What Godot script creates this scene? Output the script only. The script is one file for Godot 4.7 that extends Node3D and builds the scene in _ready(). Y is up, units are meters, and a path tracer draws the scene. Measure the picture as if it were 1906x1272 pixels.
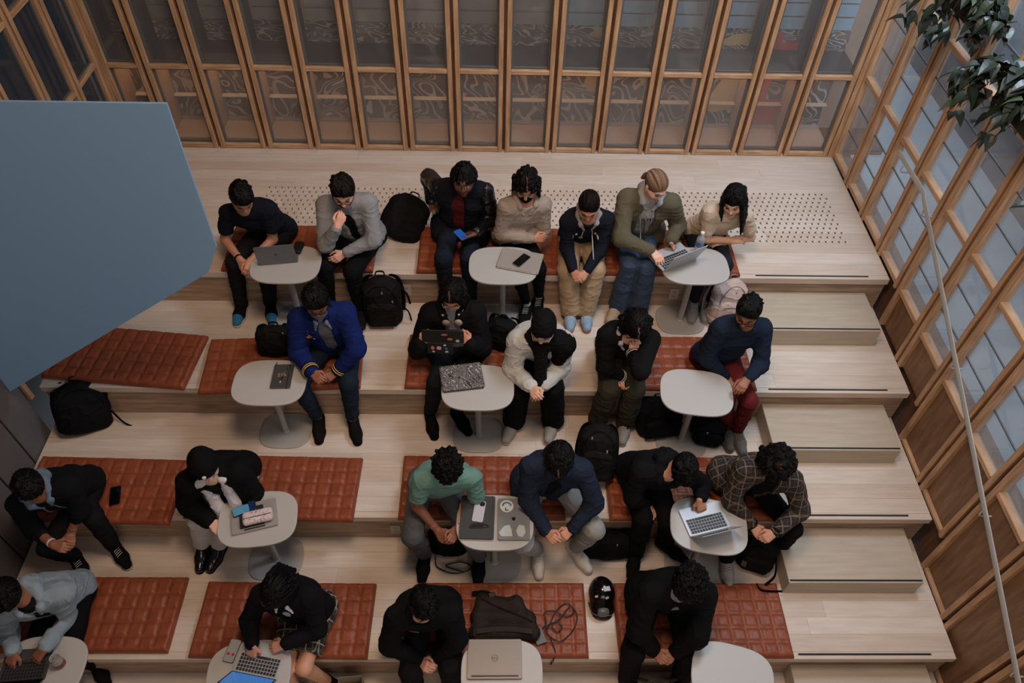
extends Node3D
# A stepped seating hall with students, seen from above.

const RISE := 0.356
const EDGE: Array[float] = [1.711, 2.604, 3.489, 4.363, 9.2]   # front edge of each tier
const TABLE_TOP := 0.62
const WALL_RIGHT := 3.008
const WALL_LEFT := -3.63
const CEILING := 6.4
const ROOM_FRONT := 9.2
const PITCH := 0.444

var M := {}
var used := {}
var cache := {}
var noise_a := FastNoiseLite.new()
var noise_b := FastNoiseLite.new()

func level(k: int) -> float:
	return -RISE * k

# ---------------------------------------------------------------- naming
func numbered(called: String) -> String:
	var n: int = used.get(called, 0)
	used[called] = n + 1
	return called if n == 0 else "%s_%03d" % [called, n]

func thing(called: String, label: String, category: String, at := Vector3.ZERO, turn := 0.0, group := "") -> Node3D:
	var o := Node3D.new()
	o.name = numbered(called)
	add_child(o)
	o.position = at
	o.rotation.y = turn
	o.set_meta("label", label)
	o.set_meta("category", category)
	if group != "":
		o.set_meta("group", group)
	return o

func structure(called: String, at := Vector3.ZERO) -> Node3D:
	var o := Node3D.new()
	o.name = called
	add_child(o, true)
	o.position = at
	o.set_meta("kind", "structure")
	return o

func part(called: String, mesh: Mesh, material: Material, parent: Node3D, at := Vector3.ZERO, rot := Vector3.ZERO) -> MeshInstance3D:
	var o := MeshInstance3D.new()
	o.name = called
	o.mesh = mesh
	o.material_override = material
	o.position = at
	o.rotation = rot
	parent.add_child(o, true)
	return o

# ---------------------------------------------------------------- materials
func mat(c: Color, rough := 0.7, metal := 0.0) -> StandardMaterial3D:
	var m := StandardMaterial3D.new()
	m.albedo_color = c
	m.roughness = rough
	m.metallic = metal
	return m

func noise_tex(freq: float, seed_: int, lo: Color, hi: Color, size := 256, octaves := 4, type := FastNoiseLite.TYPE_SIMPLEX_SMOOTH) -> NoiseTexture2D:
	var n := FastNoiseLite.new()
	n.seed = seed_
	n.noise_type = type
	n.frequency = freq
	n.fractal_octaves = octaves
	var t := NoiseTexture2D.new()
	t.width = size
	t.height = size
	t.seamless = true
	t.noise = n
	var g := Gradient.new()
	g.set_color(0, lo)
	g.set_color(1, hi)
	t.color_ramp = g
	return t

func bump_tex(freq: float, seed_: int, strength: float, size := 256, octaves := 4) -> NoiseTexture2D:
	var t := noise_tex(freq, seed_, Color.BLACK, Color.WHITE, size, octaves)
	t.color_ramp = null
	t.as_normal_map = true
	t.bump_strength = strength
	return t

func wood(c: Color, tex: Texture2D, scale: Vector3, offset: Vector3, rough := 0.55) -> StandardMaterial3D:
	var m := mat(c, rough)
	m.albedo_texture = tex
	m.uv1_triplanar = true
	m.uv1_world_triplanar = true
	m.uv1_scale = scale
	m.uv1_offset = offset
	return m

func cloth(c: Color, rough := 0.9, bump := true) -> StandardMaterial3D:
	var key := "cloth%s%.2f" % [c.to_html(), rough]
	if cache.has(key):
		return cache[key]
	var m := mat(c, rough)
	if bump:
		m.normal_enabled = true
		m.normal_texture = M.cloth_bump
		m.normal_scale = 0.6
		m.uv1_triplanar = true
		m.uv1_scale = Vector3.ONE * 2.2
	if c.get_luminance() > 0.2:
		m.rim_enabled = true
		m.rim = 0.1
	else:
		m.metallic_specular = 0.22
	cache[key] = m
	return m

func plain(c: Color, rough := 0.6, metal := 0.0) -> StandardMaterial3D:
	var key := "plain%s%.2f%.2f" % [c.to_html(), rough, metal]
	if not cache.has(key):
		cache[key] = mat(c, rough, metal)
	return cache[key]

# ---------------------------------------------------------------- mesh helpers
func quad(st: SurfaceTool, a: Vector3, b: Vector3, c: Vector3, d: Vector3) -> void:
	var n := (c - a).cross(b - a).normalized()
	for p in [a, b, c, a, c, d]:
		st.set_normal(n)
		st.add_vertex(p)

func tri(st: SurfaceTool, a: Vector3, b: Vector3, c: Vector3) -> void:
	var n := (c - a).cross(b - a).normalized()
	for p in [a, b, c]:
		st.set_normal(n)
		st.add_vertex(p)

func tri_out(st: SurfaceTool, a: Vector3, b: Vector3, c: Vector3, mid: Vector3) -> void:
	if (c - a).cross(b - a).dot((a + b + c) / 3.0 - mid) < 0.0:
		tri(st, a, c, b)
	else:
		tri(st, a, b, c)

func quad_out(st: SurfaceTool, a: Vector3, b: Vector3, c: Vector3, d: Vector3, mid: Vector3) -> void:
	tri_out(st, a, b, c, mid)
	tri_out(st, a, c, d, mid)

func add_box(st: SurfaceTool, center: Vector3, size: Vector3, bevel := 0.002, basis := Basis.IDENTITY) -> void:
	var h := size * 0.5
	var b: float = minf(bevel, minf(h.x, minf(h.y, h.z)) * 0.49)
	var i := h - Vector3.ONE * b
	var P := func(v: Vector3) -> Vector3: return center + basis * v
	for s in [-1.0, 1.0]:
		quad_out(st, P.call(Vector3(s * h.x, -i.y, -i.z)), P.call(Vector3(s * h.x, i.y, -i.z)), P.call(Vector3(s * h.x, i.y, i.z)), P.call(Vector3(s * h.x, -i.y, i.z)), center)
		quad_out(st, P.call(Vector3(-i.x, s * h.y, -i.z)), P.call(Vector3(i.x, s * h.y, -i.z)), P.call(Vector3(i.x, s * h.y, i.z)), P.call(Vector3(-i.x, s * h.y, i.z)), center)
		quad_out(st, P.call(Vector3(-i.x, -i.y, s * h.z)), P.call(Vector3(i.x, -i.y, s * h.z)), P.call(Vector3(i.x, i.y, s * h.z)), P.call(Vector3(-i.x, i.y, s * h.z)), center)
		for t in [-1.0, 1.0]:
			quad_out(st, P.call(Vector3(s * h.x, t * i.y, -i.z)), P.call(Vector3(s * h.x, t * i.y, i.z)), P.call(Vector3(s * i.x, t * h.y, i.z)), P.call(Vector3(s * i.x, t * h.y, -i.z)), center)
			quad_out(st, P.call(Vector3(s * h.x, -i.y, t * i.z)), P.call(Vector3(s * h.x, i.y, t * i.z)), P.call(Vector3(s * i.x, i.y, t * h.z)), P.call(Vector3(s * i.x, -i.y, t * h.z)), center)
			quad_out(st, P.call(Vector3(-i.x, s * h.y, t * i.z)), P.call(Vector3(i.x, s * h.y, t * i.z)), P.call(Vector3(i.x, s * i.y, t * h.z)), P.call(Vector3(-i.x, s * i.y, t * h.z)), center)
			for w in [-1.0, 1.0]:
				tri_out(st, P.call(Vector3(s * h.x, t * i.y, w * i.z)), P.call(Vector3(s * i.x, t * h.y, w * i.z)), P.call(Vector3(s * i.x, t * i.y, w * h.z)), center)

func tool() -> SurfaceTool:
	var st := SurfaceTool.new()
	st.begin(Mesh.PRIMITIVE_TRIANGLES)
	return st

func box(size: Vector3, bevel := 0.002) -> Mesh:
	var key := "box%s%.4f" % [size, bevel]
	if not cache.has(key):
		var st := tool()
		add_box(st, Vector3.ZERO, size, bevel)
		cache[key] = st.commit()
	return cache[key]

# a ring of points in the xz plane as a rounded rectangle (squareness e of a superellipse)
func rounded(w: float, d: float, e: float, n := 48) -> PackedVector2Array:
	var out := PackedVector2Array()
	for i in n:
		var a := TAU * i / n
		var c := cos(a)
		var s := sin(a)
		out.append(Vector2(signf(c) * pow(absf(c), 2.0 / e) * w * 0.5, signf(s) * pow(absf(s), 2.0 / e) * d * 0.5))
	return out

func corner_rect(w: float, d: float, r: float, seg := 4) -> PackedVector2Array:
	var out := PackedVector2Array()
	for q in 4:
		var cx: float = (w * 0.5 - r) * (1.0 if q == 0 or q == 3 else -1.0)
		var cy: float = (d * 0.5 - r) * (1.0 if q < 2 else -1.0)
		for i in seg + 1:
			var a := PI * 0.5 * (q + float(i) / seg)
			out.append(Vector2(cx + cos(a) * r, cy + sin(a) * r))
	return out

# vertical slab of a polygon (x, z) from y0 to y1 with rounded rims
func add_slab(st: SurfaceTool, poly: PackedVector2Array, y0: float, y1: float, bevel := 0.003, at := Vector3.ZERO, basis := Basis.IDENTITY) -> void:
	var n := poly.size()
	var mid := Vector2.ZERO
	for p in poly:
		mid += p
	mid /= n
	var rings := [[y0, bevel], [y0 + bevel, 0.0], [y1 - bevel, 0.0], [y1 - bevel * 0.3, bevel * 0.3], [y1, bevel]]
	var prev := PackedVector3Array()
	var first := PackedVector3Array()
	var m3 := at + basis * Vector3(mid.x, (y0 + y1) * 0.5, mid.y)
	for r in rings:
		var cur := PackedVector3Array()
		for i in n:
			var tangent := (poly[(i + 1) % n] - poly[(i + n - 1) % n]).normalized()
			var nrm := Vector2(tangent.y, -tangent.x)
			if nrm.dot(poly[i] - mid) < 0.0:
				nrm = -nrm
			var q: Vector2 = poly[i] - nrm * float(r[1])
			cur.append(at + basis * Vector3(q.x, r[0], q.y))
		if prev.size() > 0:
			for i in n:
				quad_out(st, prev[i], prev[(i + 1) % n], cur[(i + 1) % n], cur[i], m3)
		else:
			first = cur
		prev = cur
	var idx := Geometry2D.triangulate_polygon(poly)
	for i in range(0, idx.size(), 3):
		tri_out(st, prev[idx[i]], prev[idx[i + 1]], prev[idx[i + 2]], m3)
		tri_out(st, first[idx[i]], first[idx[i + 1]], first[idx[i + 2]], m3)

func slab(poly: PackedVector2Array, y0: float, y1: float, bevel := 0.003) -> Mesh:
	var st := tool()
	add_slab(st, poly, y0, y1, bevel)
	return st.commit()

# a tube along points; flat > 0 makes a strap of that half thickness whose width follows radius
func add_tube(st: SurfaceTool, pts: PackedVector3Array, radius: float, sides := 8, taper := 1.0, flat := 0.0, side_hint := Vector3.UP) -> void:
	var n := pts.size()
	var rings: Array[PackedVector3Array] = []
	var norms: Array[PackedVector3Array] = []
	var side := Vector3.ZERO
	for i in n:
		var t := (pts[mini(i + 1, n - 1)] - pts[maxi(i - 1, 0)]).normalized()
		if side == Vector3.ZERO:
			side = side_hint
			if absf(t.dot(side)) > 0.95:
				side = Vector3.RIGHT
		side = (side - t * t.dot(side)).normalized()
		var up := t.cross(side)
		var r := radius * lerpf(1.0, taper, float(i) / maxi(n - 1, 1))
		var ring := PackedVector3Array()
		var nr := PackedVector3Array()
		for j in sides:
			var a := TAU * j / sides
			var dir := side * cos(a) * r + up * sin(a) * (flat if flat > 0.0 else r)
			ring.append(pts[i] + dir)
			nr.append((side * cos(a) / r + up * sin(a) / (flat if flat > 0.0 else r)).normalized())
		rings.append(ring)
		norms.append(nr)
	for i in n - 1:
		for j in sides:
			var k := (j + 1) % sides
			for e in [[i, j], [i + 1, j], [i + 1, k], [i, j], [i + 1, k], [i, k]]:
				st.set_normal(norms[e[0]][e[1]])
				st.add_vertex(rings[e[0]][e[1]])
	for e in [0, n - 1]:
		var t2 := (pts[0] - pts[1]).normalized() if e == 0 else (pts[n - 1] - pts[n - 2]).normalized()
		for j in range(1, sides - 1):
			for q in [0, j, j + 1]:
				st.set_normal(t2)
				st.add_vertex(rings[e][q])

func tube(pts: PackedVector3Array, radius: float, sides := 8, taper := 1.0, flat := 0.0, side_hint := Vector3.UP) -> Mesh:
	var st := tool()
	add_tube(st, pts, radius, sides, taper, flat, side_hint)
	return st.commit()

# a smooth curve through points
func curve(keys: Array, steps := 6, closed := false) -> PackedVector3Array:
	var out := PackedVector3Array()
	var n := keys.size()
	var segs := n if closed else n - 1
	for i in segs:
		var a: Vector3 = keys[(i - 1 + n) % n] if closed or i > 0 else keys[0]
		var b: Vector3 = keys[i]
		var c: Vector3 = keys[(i + 1) % n]
		var d: Vector3 = keys[(i + 2) % n] if closed or i < n - 2 else keys[n - 1]
		for s in steps:
			out.append(b.cubic_interpolate(c, a, d, float(s) / steps))
	out.append(keys[0] if closed else keys[n - 1])
	return out

func lathe(profile: PackedVector2Array, sides := 24) -> Mesh:
	var st := tool()
	add_lathe(st, profile, sides)
	return st.commit()

func add_lathe(st: SurfaceTool, profile: PackedVector2Array, sides := 24, at := Vector3.ZERO, basis := Basis.IDENTITY) -> void:
	var n := profile.size()
	for i in n - 1:
		var d := (profile[i + 1] - profile[i]).normalized()
		for j in sides:
			var a0 := TAU * j / sides
			var a1 := TAU * (j + 1) / sides
			for e in [[i, a0], [i + 1, a1], [i + 1, a0], [i, a0], [i, a1], [i + 1, a1]]:
				var p: Vector2 = profile[e[0]]
				var a: float = e[1]
				st.set_normal(basis * Vector3(cos(a) * d.y, -d.x, sin(a) * d.y).normalized())
				st.add_vertex(at + basis * Vector3(cos(a) * p.x, p.y, sin(a) * p.x))

# flat lettering or marks that lie on a surface (x right, y up in the plane of basis.x / basis.y)
func text_mesh(words: String, size: float, depth := 0.0012, bold := false, serif := false) -> TextMesh:
	var f := SystemFont.new()
	f.font_names = PackedStringArray(["Droid Serif" if serif else "Droid Sans"])
	f.font_weight = 700 if bold else 400
	var t := TextMesh.new()
	t.text = words
	t.font = f
	t.font_size = 24
	t.pixel_size = size / 24.0
	t.depth = depth
	t.curve_step = 4.0
	return t

# ---------------------------------------------------------------- blobs: smooth unions of rounded bones on a grid, meshed as surface nets
class Field:
	var o: Vector3
	var nx: int
	var ny: int
	var nz: int
	var c: float
	var v: PackedFloat32Array

	func _init(lo: Vector3, hi: Vector3, cell: float) -> void:
		o = lo
		c = cell
		nx = int((hi.x - lo.x) / cell) + 2
		ny = int((hi.y - lo.y) / cell) + 2
		nz = int((hi.z - lo.z) / cell) + 2
		v.resize(nx * ny * nz)
		v.fill(1.0)

	# rounded, tapered bone
	func bone(a: Vector3, b: Vector3, ra: float, rb: float, k: float) -> void:
		var m := maxf(ra, rb) + k + 2.5 * c
		var x0 := maxi(0, int((minf(a.x, b.x) - m - o.x) / c))
		var x1 := mini(nx - 1, int((maxf(a.x, b.x) + m - o.x) / c) + 1)
		var y0 := maxi(0, int((minf(a.y, b.y) - m - o.y) / c))
		var y1 := mini(ny - 1, int((maxf(a.y, b.y) + m - o.y) / c) + 1)
		var z0 := maxi(0, int((minf(a.z, b.z) - m - o.z) / c))
		var z1 := mini(nz - 1, int((maxf(a.z, b.z) + m - o.z) / c) + 1)
		var d := b - a
		var inv := 1.0 / maxf(d.length_squared(), 1e-9)
		var dr := rb - ra
		var ik := 1.0 / maxf(k, 1e-6)
		for z in range(z0, z1 + 1):
			var pz := o.z + z * c - a.z
			for y in range(y0, y1 + 1):
				var py := o.y + y * c - a.y
				var at := (z * ny + y) * nx + x0
				var yz := py * d.y + pz * d.z
				var px := o.x + x0 * c - a.x
				for x in range(x0, x1 + 1):
					var t := clampf((px * d.x + yz) * inv, 0.0, 1.0)
					var ex := px - d.x * t
					var ey := py - d.y * t
					var ez := pz - d.z * t
					var dist := sqrt(ex * ex + ey * ey + ez * ez) - ra - dr * t
					if dist < m:
						var w: float = v[at]
						var h := k - absf(w - dist)
						if h > 0.0:
							v[at] = minf(w, dist) - h * h * ik * 0.25
						elif dist < w:
							v[at] = dist
					at += 1
					px += c

	# ellipsoid with its own axes; radii r along basis columns
	func egg(p: Vector3, axes: Basis, r: Vector3, k: float, sub := false) -> void:
		var big := maxf(r.x, maxf(r.y, r.z)) + k + 2.5 * c
		var x0 := maxi(0, int((p.x - big - o.x) / c))
		var x1 := mini(nx - 1, int((p.x + big - o.x) / c) + 1)
		var y0 := maxi(0, int((p.y - big - o.y) / c))
		var y1 := mini(ny - 1, int((p.y + big - o.y) / c) + 1)
		var z0 := maxi(0, int((p.z - big - o.z) / c))
		var z1 := mini(nz - 1, int((p.z + big - o.z) / c) + 1)
		var bx := axes.x / r.x
		var by := axes.y / r.y
		var bz := axes.z / r.z
		var qx := axes.x / (r.x * r.x)
		var qy := axes.y / (r.y * r.y)
		var qz := axes.z / (r.z * r.z)
		var ik := 1.0 / maxf(k, 1e-6)
		for z in range(z0, z1 + 1):
			for y in range(y0, y1 + 1):
				var at := (z * ny + y) * nx + x0
				var e := Vector3(o.x + x0 * c, o.y + y * c, o.z + z * c) - p
				for x in range(x0, x1 + 1):
					var k0 := Vector3(bx.dot(e), by.dot(e), bz.dot(e)).length()
					var k1 := Vector3(qx.dot(e), qy.dot(e), qz.dot(e)).length()
					var dist := k0 * (k0 - 1.0) / maxf(k1, 1e-5)
					var w: float = v[at]
					if sub:
						var nd := -dist
						var h2 := k - absf(w - nd)
						if h2 > 0.0:
							v[at] = maxf(w, nd) + h2 * h2 * ik * 0.25
						elif nd > w:
							v[at] = nd
					else:
						var h := k - absf(w - dist)
						if h > 0.0:
							v[at] = minf(w, dist) - h * h * ik * 0.25
						elif dist < w:
							v[at] = dist
					e.x += c
					at += 1

	# rounded box
	func block(p: Vector3, axes: Basis, half: Vector3, r: float, k: float) -> void:
		var big := half.length() + k + 2.5 * c
		var x0 := maxi(0, int((p.x - big - o.x) / c))
		var x1 := mini(nx - 1, int((p.x + big - o.x) / c) + 1)
		var y0 := maxi(0, int((p.y - big - o.y) / c))
		var y1 := mini(ny - 1, int((p.y + big - o.y) / c) + 1)
		var z0 := maxi(0, int((p.z - big - o.z) / c))
		var z1 := mini(nz - 1, int((p.z + big - o.z) / c) + 1)
		var ik := 1.0 / maxf(k, 1e-6)
		var hh := half - Vector3.ONE * r
		for z in range(z0, z1 + 1):
			for y in range(y0, y1 + 1):
				var at := (z * ny + y) * nx + x0
				var e := Vector3(o.x + x0 * c, o.y + y * c, o.z + z * c) - p
				for x in range(x0, x1 + 1):
					var q := Vector3(absf(axes.x.dot(e)), absf(axes.y.dot(e)), absf(axes.z.dot(e))) - hh
					var dist := q.max(Vector3.ZERO).length() + minf(maxf(q.x, maxf(q.y, q.z)), 0.0) - r
					var w: float = v[at]
					var h := k - absf(w - dist)
					if h > 0.0:
						v[at] = minf(w, dist) - h * h * ik * 0.25
					elif dist < w:
						v[at] = dist
					e.x += c
					at += 1

	# keep only the side of a plane that lies against n
	func cut(p: Vector3, n: Vector3, k := 0.004) -> void:
		var ik := 1.0 / maxf(k, 1e-6)
		var at := 0
		for z in nz:
			for y in ny:
				var e := n.dot(Vector3(o.x, o.y + y * c, o.z + z * c) - p)
				var sx := n.x * c
				for x in nx:
					var w: float = v[at]
					if w < 0.2:
						var h := k - absf(w - e)
						if h > 0.0:
							v[at] = maxf(w, e) + h * h * ik * 0.25
						elif e > w:
							v[at] = e
					e += sx
					at += 1

	# take a rounded bone away
	func groove(a: Vector3, b: Vector3, ra: float, rb: float, k: float) -> void:
		var m := maxf(ra, rb) + k + 2.0 * c
		var x0 := maxi(0, int((minf(a.x, b.x) - m - o.x) / c))
		var x1 := mini(nx - 1, int((maxf(a.x, b.x) + m - o.x) / c) + 1)
		var y0 := maxi(0, int((minf(a.y, b.y) - m - o.y) / c))
		var y1 := mini(ny - 1, int((maxf(a.y, b.y) + m - o.y) / c) + 1)
		var z0 := maxi(0, int((minf(a.z, b.z) - m - o.z) / c))
		var z1 := mini(nz - 1, int((maxf(a.z, b.z) + m - o.z) / c) + 1)
		var d := b - a
		var inv := 1.0 / maxf(d.length_squared(), 1e-9)
		var ik := 1.0 / maxf(k, 1e-6)
		for z in range(z0, z1 + 1):
			for y in range(y0, y1 + 1):
				var at := (z * ny + y) * nx + x0
				for x in range(x0, x1 + 1):
					var e := Vector3(o.x + x * c, o.y + y * c, o.z + z * c) - a
					var t := clampf(e.dot(d) * inv, 0.0, 1.0)
					var nd := lerpf(ra, rb, t) - (e - d * t).length()
					var w: float = v[at]
					var h := k - absf(w - nd)
					if h > 0.0:
						v[at] = maxf(w, nd) + h * h * ik * 0.25
					elif nd > w:
						v[at] = nd
					at += 1

	func sample(p: Vector3) -> float:
		var q := (p - o) / c
		var x := clampi(int(q.x), 0, nx - 2)
		var y := clampi(int(q.y), 0, ny - 2)
		var z := clampi(int(q.z), 0, nz - 2)
		var f := q - Vector3(x, y, z)
		var i := (z * ny + y) * nx + x
		var r := nx * ny
		var a := lerpf(lerpf(v[i], v[i + 1], f.x), lerpf(v[i + nx], v[i + nx + 1], f.x), f.y)
		var b := lerpf(lerpf(v[i + r], v[i + r + 1], f.x), lerpf(v[i + r + nx], v[i + r + nx + 1], f.x), f.y)
		return lerpf(a, b, f.z)

	# where a ray from outside meets the surface
	func hit(p: Vector3, dir: Vector3, reach := 0.5) -> Vector3:
		var t := 0.0
		while t < reach:
			var d := sample(p + dir * t)
			if d < 0.0005:
				break
			t += clampf(d * 0.8, 0.001, c)
		return p + dir * t

	# surface nets -> [vertices, normals, indices]
	func nets() -> Array:
		var verts := PackedVector3Array()
		var norms := PackedVector3Array()
		var index := PackedInt32Array()
		var at_cell := PackedInt32Array()
		at_cell.resize(v.size())
		at_cell.fill(-1)
		var sy := nx
		var sz := nx * ny
		var near := 2.6 * c
		for z in nz - 1:
			for y in ny - 1:
				var i := z * sz + y * sy
				for x in nx - 1:
					var a: float = v[i]
					if a < near and a > -near:
						var b: float = v[i + 1]
						var d: float = v[i + sy]
						var e: float = v[i + sy + 1]
						var f: float = v[i + sz]
						var g: float = v[i + sz + 1]
						var h: float = v[i + sz + sy]
						var j: float = v[i + sz + sy + 1]
						var s := int(a < 0.0) + int(b < 0.0) + int(d < 0.0) + int(e < 0.0) + int(f < 0.0) + int(g < 0.0) + int(h < 0.0) + int(j < 0.0)
						if s > 0 and s < 8:
							var sum := Vector3.ZERO
							var n := 0
							if (a < 0.0) != (b < 0.0): sum += Vector3(a / (a - b), 0, 0); n += 1
							if (d < 0.0) != (e < 0.0): sum += Vector3(d / (d - e), 1, 0); n += 1
							if (f < 0.0) != (g < 0.0): sum += Vector3(f / (f - g), 0, 1); n += 1
							if (h < 0.0) != (j < 0.0): sum += Vector3(h / (h - j), 1, 1); n += 1
							if (a < 0.0) != (d < 0.0): sum += Vector3(0, a / (a - d), 0); n += 1
							if (b < 0.0) != (e < 0.0): sum += Vector3(1, b / (b - e), 0); n += 1
							if (f < 0.0) != (h < 0.0): sum += Vector3(0, f / (f - h), 1); n += 1
							if (g < 0.0) != (j < 0.0): sum += Vector3(1, g / (g - j), 1); n += 1
							if (a < 0.0) != (f < 0.0): sum += Vector3(0, 0, a / (a - f)); n += 1
							if (b < 0.0) != (g < 0.0): sum += Vector3(1, 0, b / (b - g)); n += 1
							if (d < 0.0) != (h < 0.0): sum += Vector3(0, 1, d / (d - h)); n += 1
							if (e < 0.0) != (j < 0.0): sum += Vector3(1, 1, e / (e - j)); n += 1
							at_cell[i] = verts.size()
							verts.append(o + (Vector3(x, y, z) + sum / n) * c)
							norms.append(Vector3(b + e + g + j - a - d - f - h, d + e + h + j - a - b - f - g, f + g + h + j - a - b - d - e).normalized())
					i += 1
		for z in range(1, nz - 1):
			for y in range(1, ny - 1):
				var i := z * sz + y * sy + 1
				for x in range(1, nx - 1):
					if at_cell[i] >= 0:
						var a2 := v[i] < 0.0
						var q := at_cell[i]
						if a2 != (v[i + 1] < 0.0):
							_face(index, q, at_cell[i - sy], at_cell[i - sy - sz], at_cell[i - sz], not a2)
						if a2 != (v[i + sy] < 0.0):
							_face(index, q, at_cell[i - sz], at_cell[i - sz - 1], at_cell[i - 1], not a2)
						if a2 != (v[i + sz] < 0.0):
							_face(index, q, at_cell[i - 1], at_cell[i - 1 - sy], at_cell[i - sy], not a2)
					i += 1
		return [verts, norms, index]

	func _face(index: PackedInt32Array, a: int, b: int, c2: int, d: int, flip: bool) -> void:
		if a < 0 or b < 0 or c2 < 0 or d < 0:
			return
		if flip:
			index.append_array(PackedInt32Array([a, b, c2, a, c2, d]))
		else:
			index.append_array(PackedInt32Array([a, c2, b, a, d, c2]))

func join_nets(into: Array, more: Array) -> void:
	var base: int = into[0].size()
	into[0].append_array(more[0])
	into[1].append_array(more[1])
	for i in more[2]:
		into[2].append(base + i)

func net_mesh(n: Array, colors := PackedColorArray()) -> ArrayMesh:
	var arrays := []
	arrays.resize(Mesh.ARRAY_MAX)
	arrays[Mesh.ARRAY_VERTEX] = n[0]
	arrays[Mesh.ARRAY_NORMAL] = n[1]
	if colors.size() > 0:
		arrays[Mesh.ARRAY_COLOR] = colors
	arrays[Mesh.ARRAY_INDEX] = n[2]
	var m := ArrayMesh.new()
	if n[0].size() > 0:
		m.add_surface_from_arrays(Mesh.PRIMITIVE_TRIANGLES, arrays)
	return m

# soft folds: pushes the surface in and out and bends the normals with it
func fold(q: Vector3) -> float:
	var r := 1.0 - absf(noise_b.get_noise_3dv(q * Vector3(0.58, 1.05, 0.58))) * 1.5
	return 0.40 * noise_b.get_noise_3dv(q * 0.6 + Vector3(7, 3, 1)) + 0.60 * (r * r * r - 0.35)

func crease(n: Array, amount: float, stretch: Vector3, shift: Vector3) -> void:
	var vs: PackedVector3Array = n[0]
	var ns: PackedVector3Array = n[1]
	var e := 0.005
	for i in vs.size():
		var p := vs[i]
		var f := fold((p + shift) * stretch)
		var g := Vector3(fold((p + shift + Vector3(e, 0, 0)) * stretch) - f, fold((p + shift + Vector3(0, e, 0)) * stretch) - f, fold((p + shift + Vector3(0, 0, e)) * stretch) - f) * (amount / e)
		var nn := ns[i]
		g -= nn * nn.dot(g)
		vs[i] = p + nn * f * amount
		ns[i] = (nn - g).normalized()
	n[0] = vs
	n[1] = ns

# ---------------------------------------------------------------- camera, sky, lights
func set_camera_and_light() -> void:
	var cam := Camera3D.new()
	cam.name = "camera"
	cam.position = Vector3(-0.207, 4.295, 6.171)
	cam.rotation = Vector3(-0.8522, -0.0348, 0.0353)
	cam.fov = 48.036
	cam.near = 0.05
	cam.far = 120.0
	add_child(cam)
	cam.current = true
	var sky_mat := ProceduralSkyMaterial.new()
	sky_mat.sky_top_color = Color(0.56, 0.64, 0.72)
	sky_mat.sky_horizon_color = Color(0.76, 0.80, 0.84)
	sky_mat.ground_horizon_color = Color(0.60, 0.64, 0.68)
	sky_mat.ground_bottom_color = Color(0.42, 0.43, 0.44)
	sky_mat.energy_multiplier = 4.0
	var sky := Sky.new()
	sky.sky_material = sky_mat
	var env := Environment.new()
	env.background_mode = Environment.BG_SKY
	env.sky = sky
	env.tonemap_mode = Environment.TONE_MAPPER_LINEAR
	env.tonemap_exposure = 1.0
	env.sdfgi_enabled = true
	env.ssao_enabled = true
	env.ssil_enabled = true
	var we := WorldEnvironment.new()
	we.environment = env
	add_child(we)

# a luminous ceiling panel: metal tray, glowing diffuser and the light of the same size under it
func ceiling_panel(at: Vector3, w: float, d: float, energy: float, color: Color, label: String) -> void:
	var o := thing("ceiling_light", label, "light", at)
	part("tray", box(Vector3(w + 0.06, 0.06, d + 0.06), 0.004), M.white_metal, o, Vector3(0, 0.03, 0))
	var g := mat(Color(0.9, 0.9, 0.88), 0.6)
	g.emission_enabled = true
	g.emission = color
	g.emission_energy_multiplier = 1.2
	part("diffuser", box(Vector3(w, 0.01, d), 0.002), g, o, Vector3(0, -0.006, 0))
	var l := AreaLight3D.new()
	l.name = "panel_light"
	l.area_size = Vector2(w, d)
	l.light_color = color
	l.light_energy = energy
	l.area_range = 20.0
	l.area_attenuation = 2.0
	l.shadow_enabled = true
	l.rotation = Vector3(-PI / 2, 0, 0)
	l.position = Vector3(0, -0.03, 0)
	o.add_child(l)

# tall glazing added behind the camera, out of view, to light vertical faces
func added_front_window(at: Vector3, w: float, h: float, energy: float, color: Color) -> void:
	var o := structure("added_window_1", at)
	var g := mat(Color(0.85, 0.87, 0.9), 0.3)
	g.emission_enabled = true
	g.emission = color
	g.emission_energy_multiplier = 0.6
	part("added_window_pane", box(Vector3(w, h, 0.01), 0.002), g, o)
	for i in 5:
		part("mullion", box(Vector3(0.06, h, 0.05), 0.004), M.oak, o, Vector3(w * (i / 4.0 - 0.5), 0, -0.02))
	for s in [-0.5, 0.5]:
		part("window_rail", box(Vector3(w + 0.06, 0.06, 0.05), 0.004), M.oak_rail, o, Vector3(0, h * s, -0.02))
	var l := AreaLight3D.new()
	l.name = "added_window_light"
	l.area_size = Vector2(w, h)
	l.light_color = color
	l.light_energy = energy
	l.area_range = 24.0
	l.area_attenuation = 2.0
	l.shadow_enabled = true
	l.position = Vector3(0, 0, -0.08)
	o.add_child(l)

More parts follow.
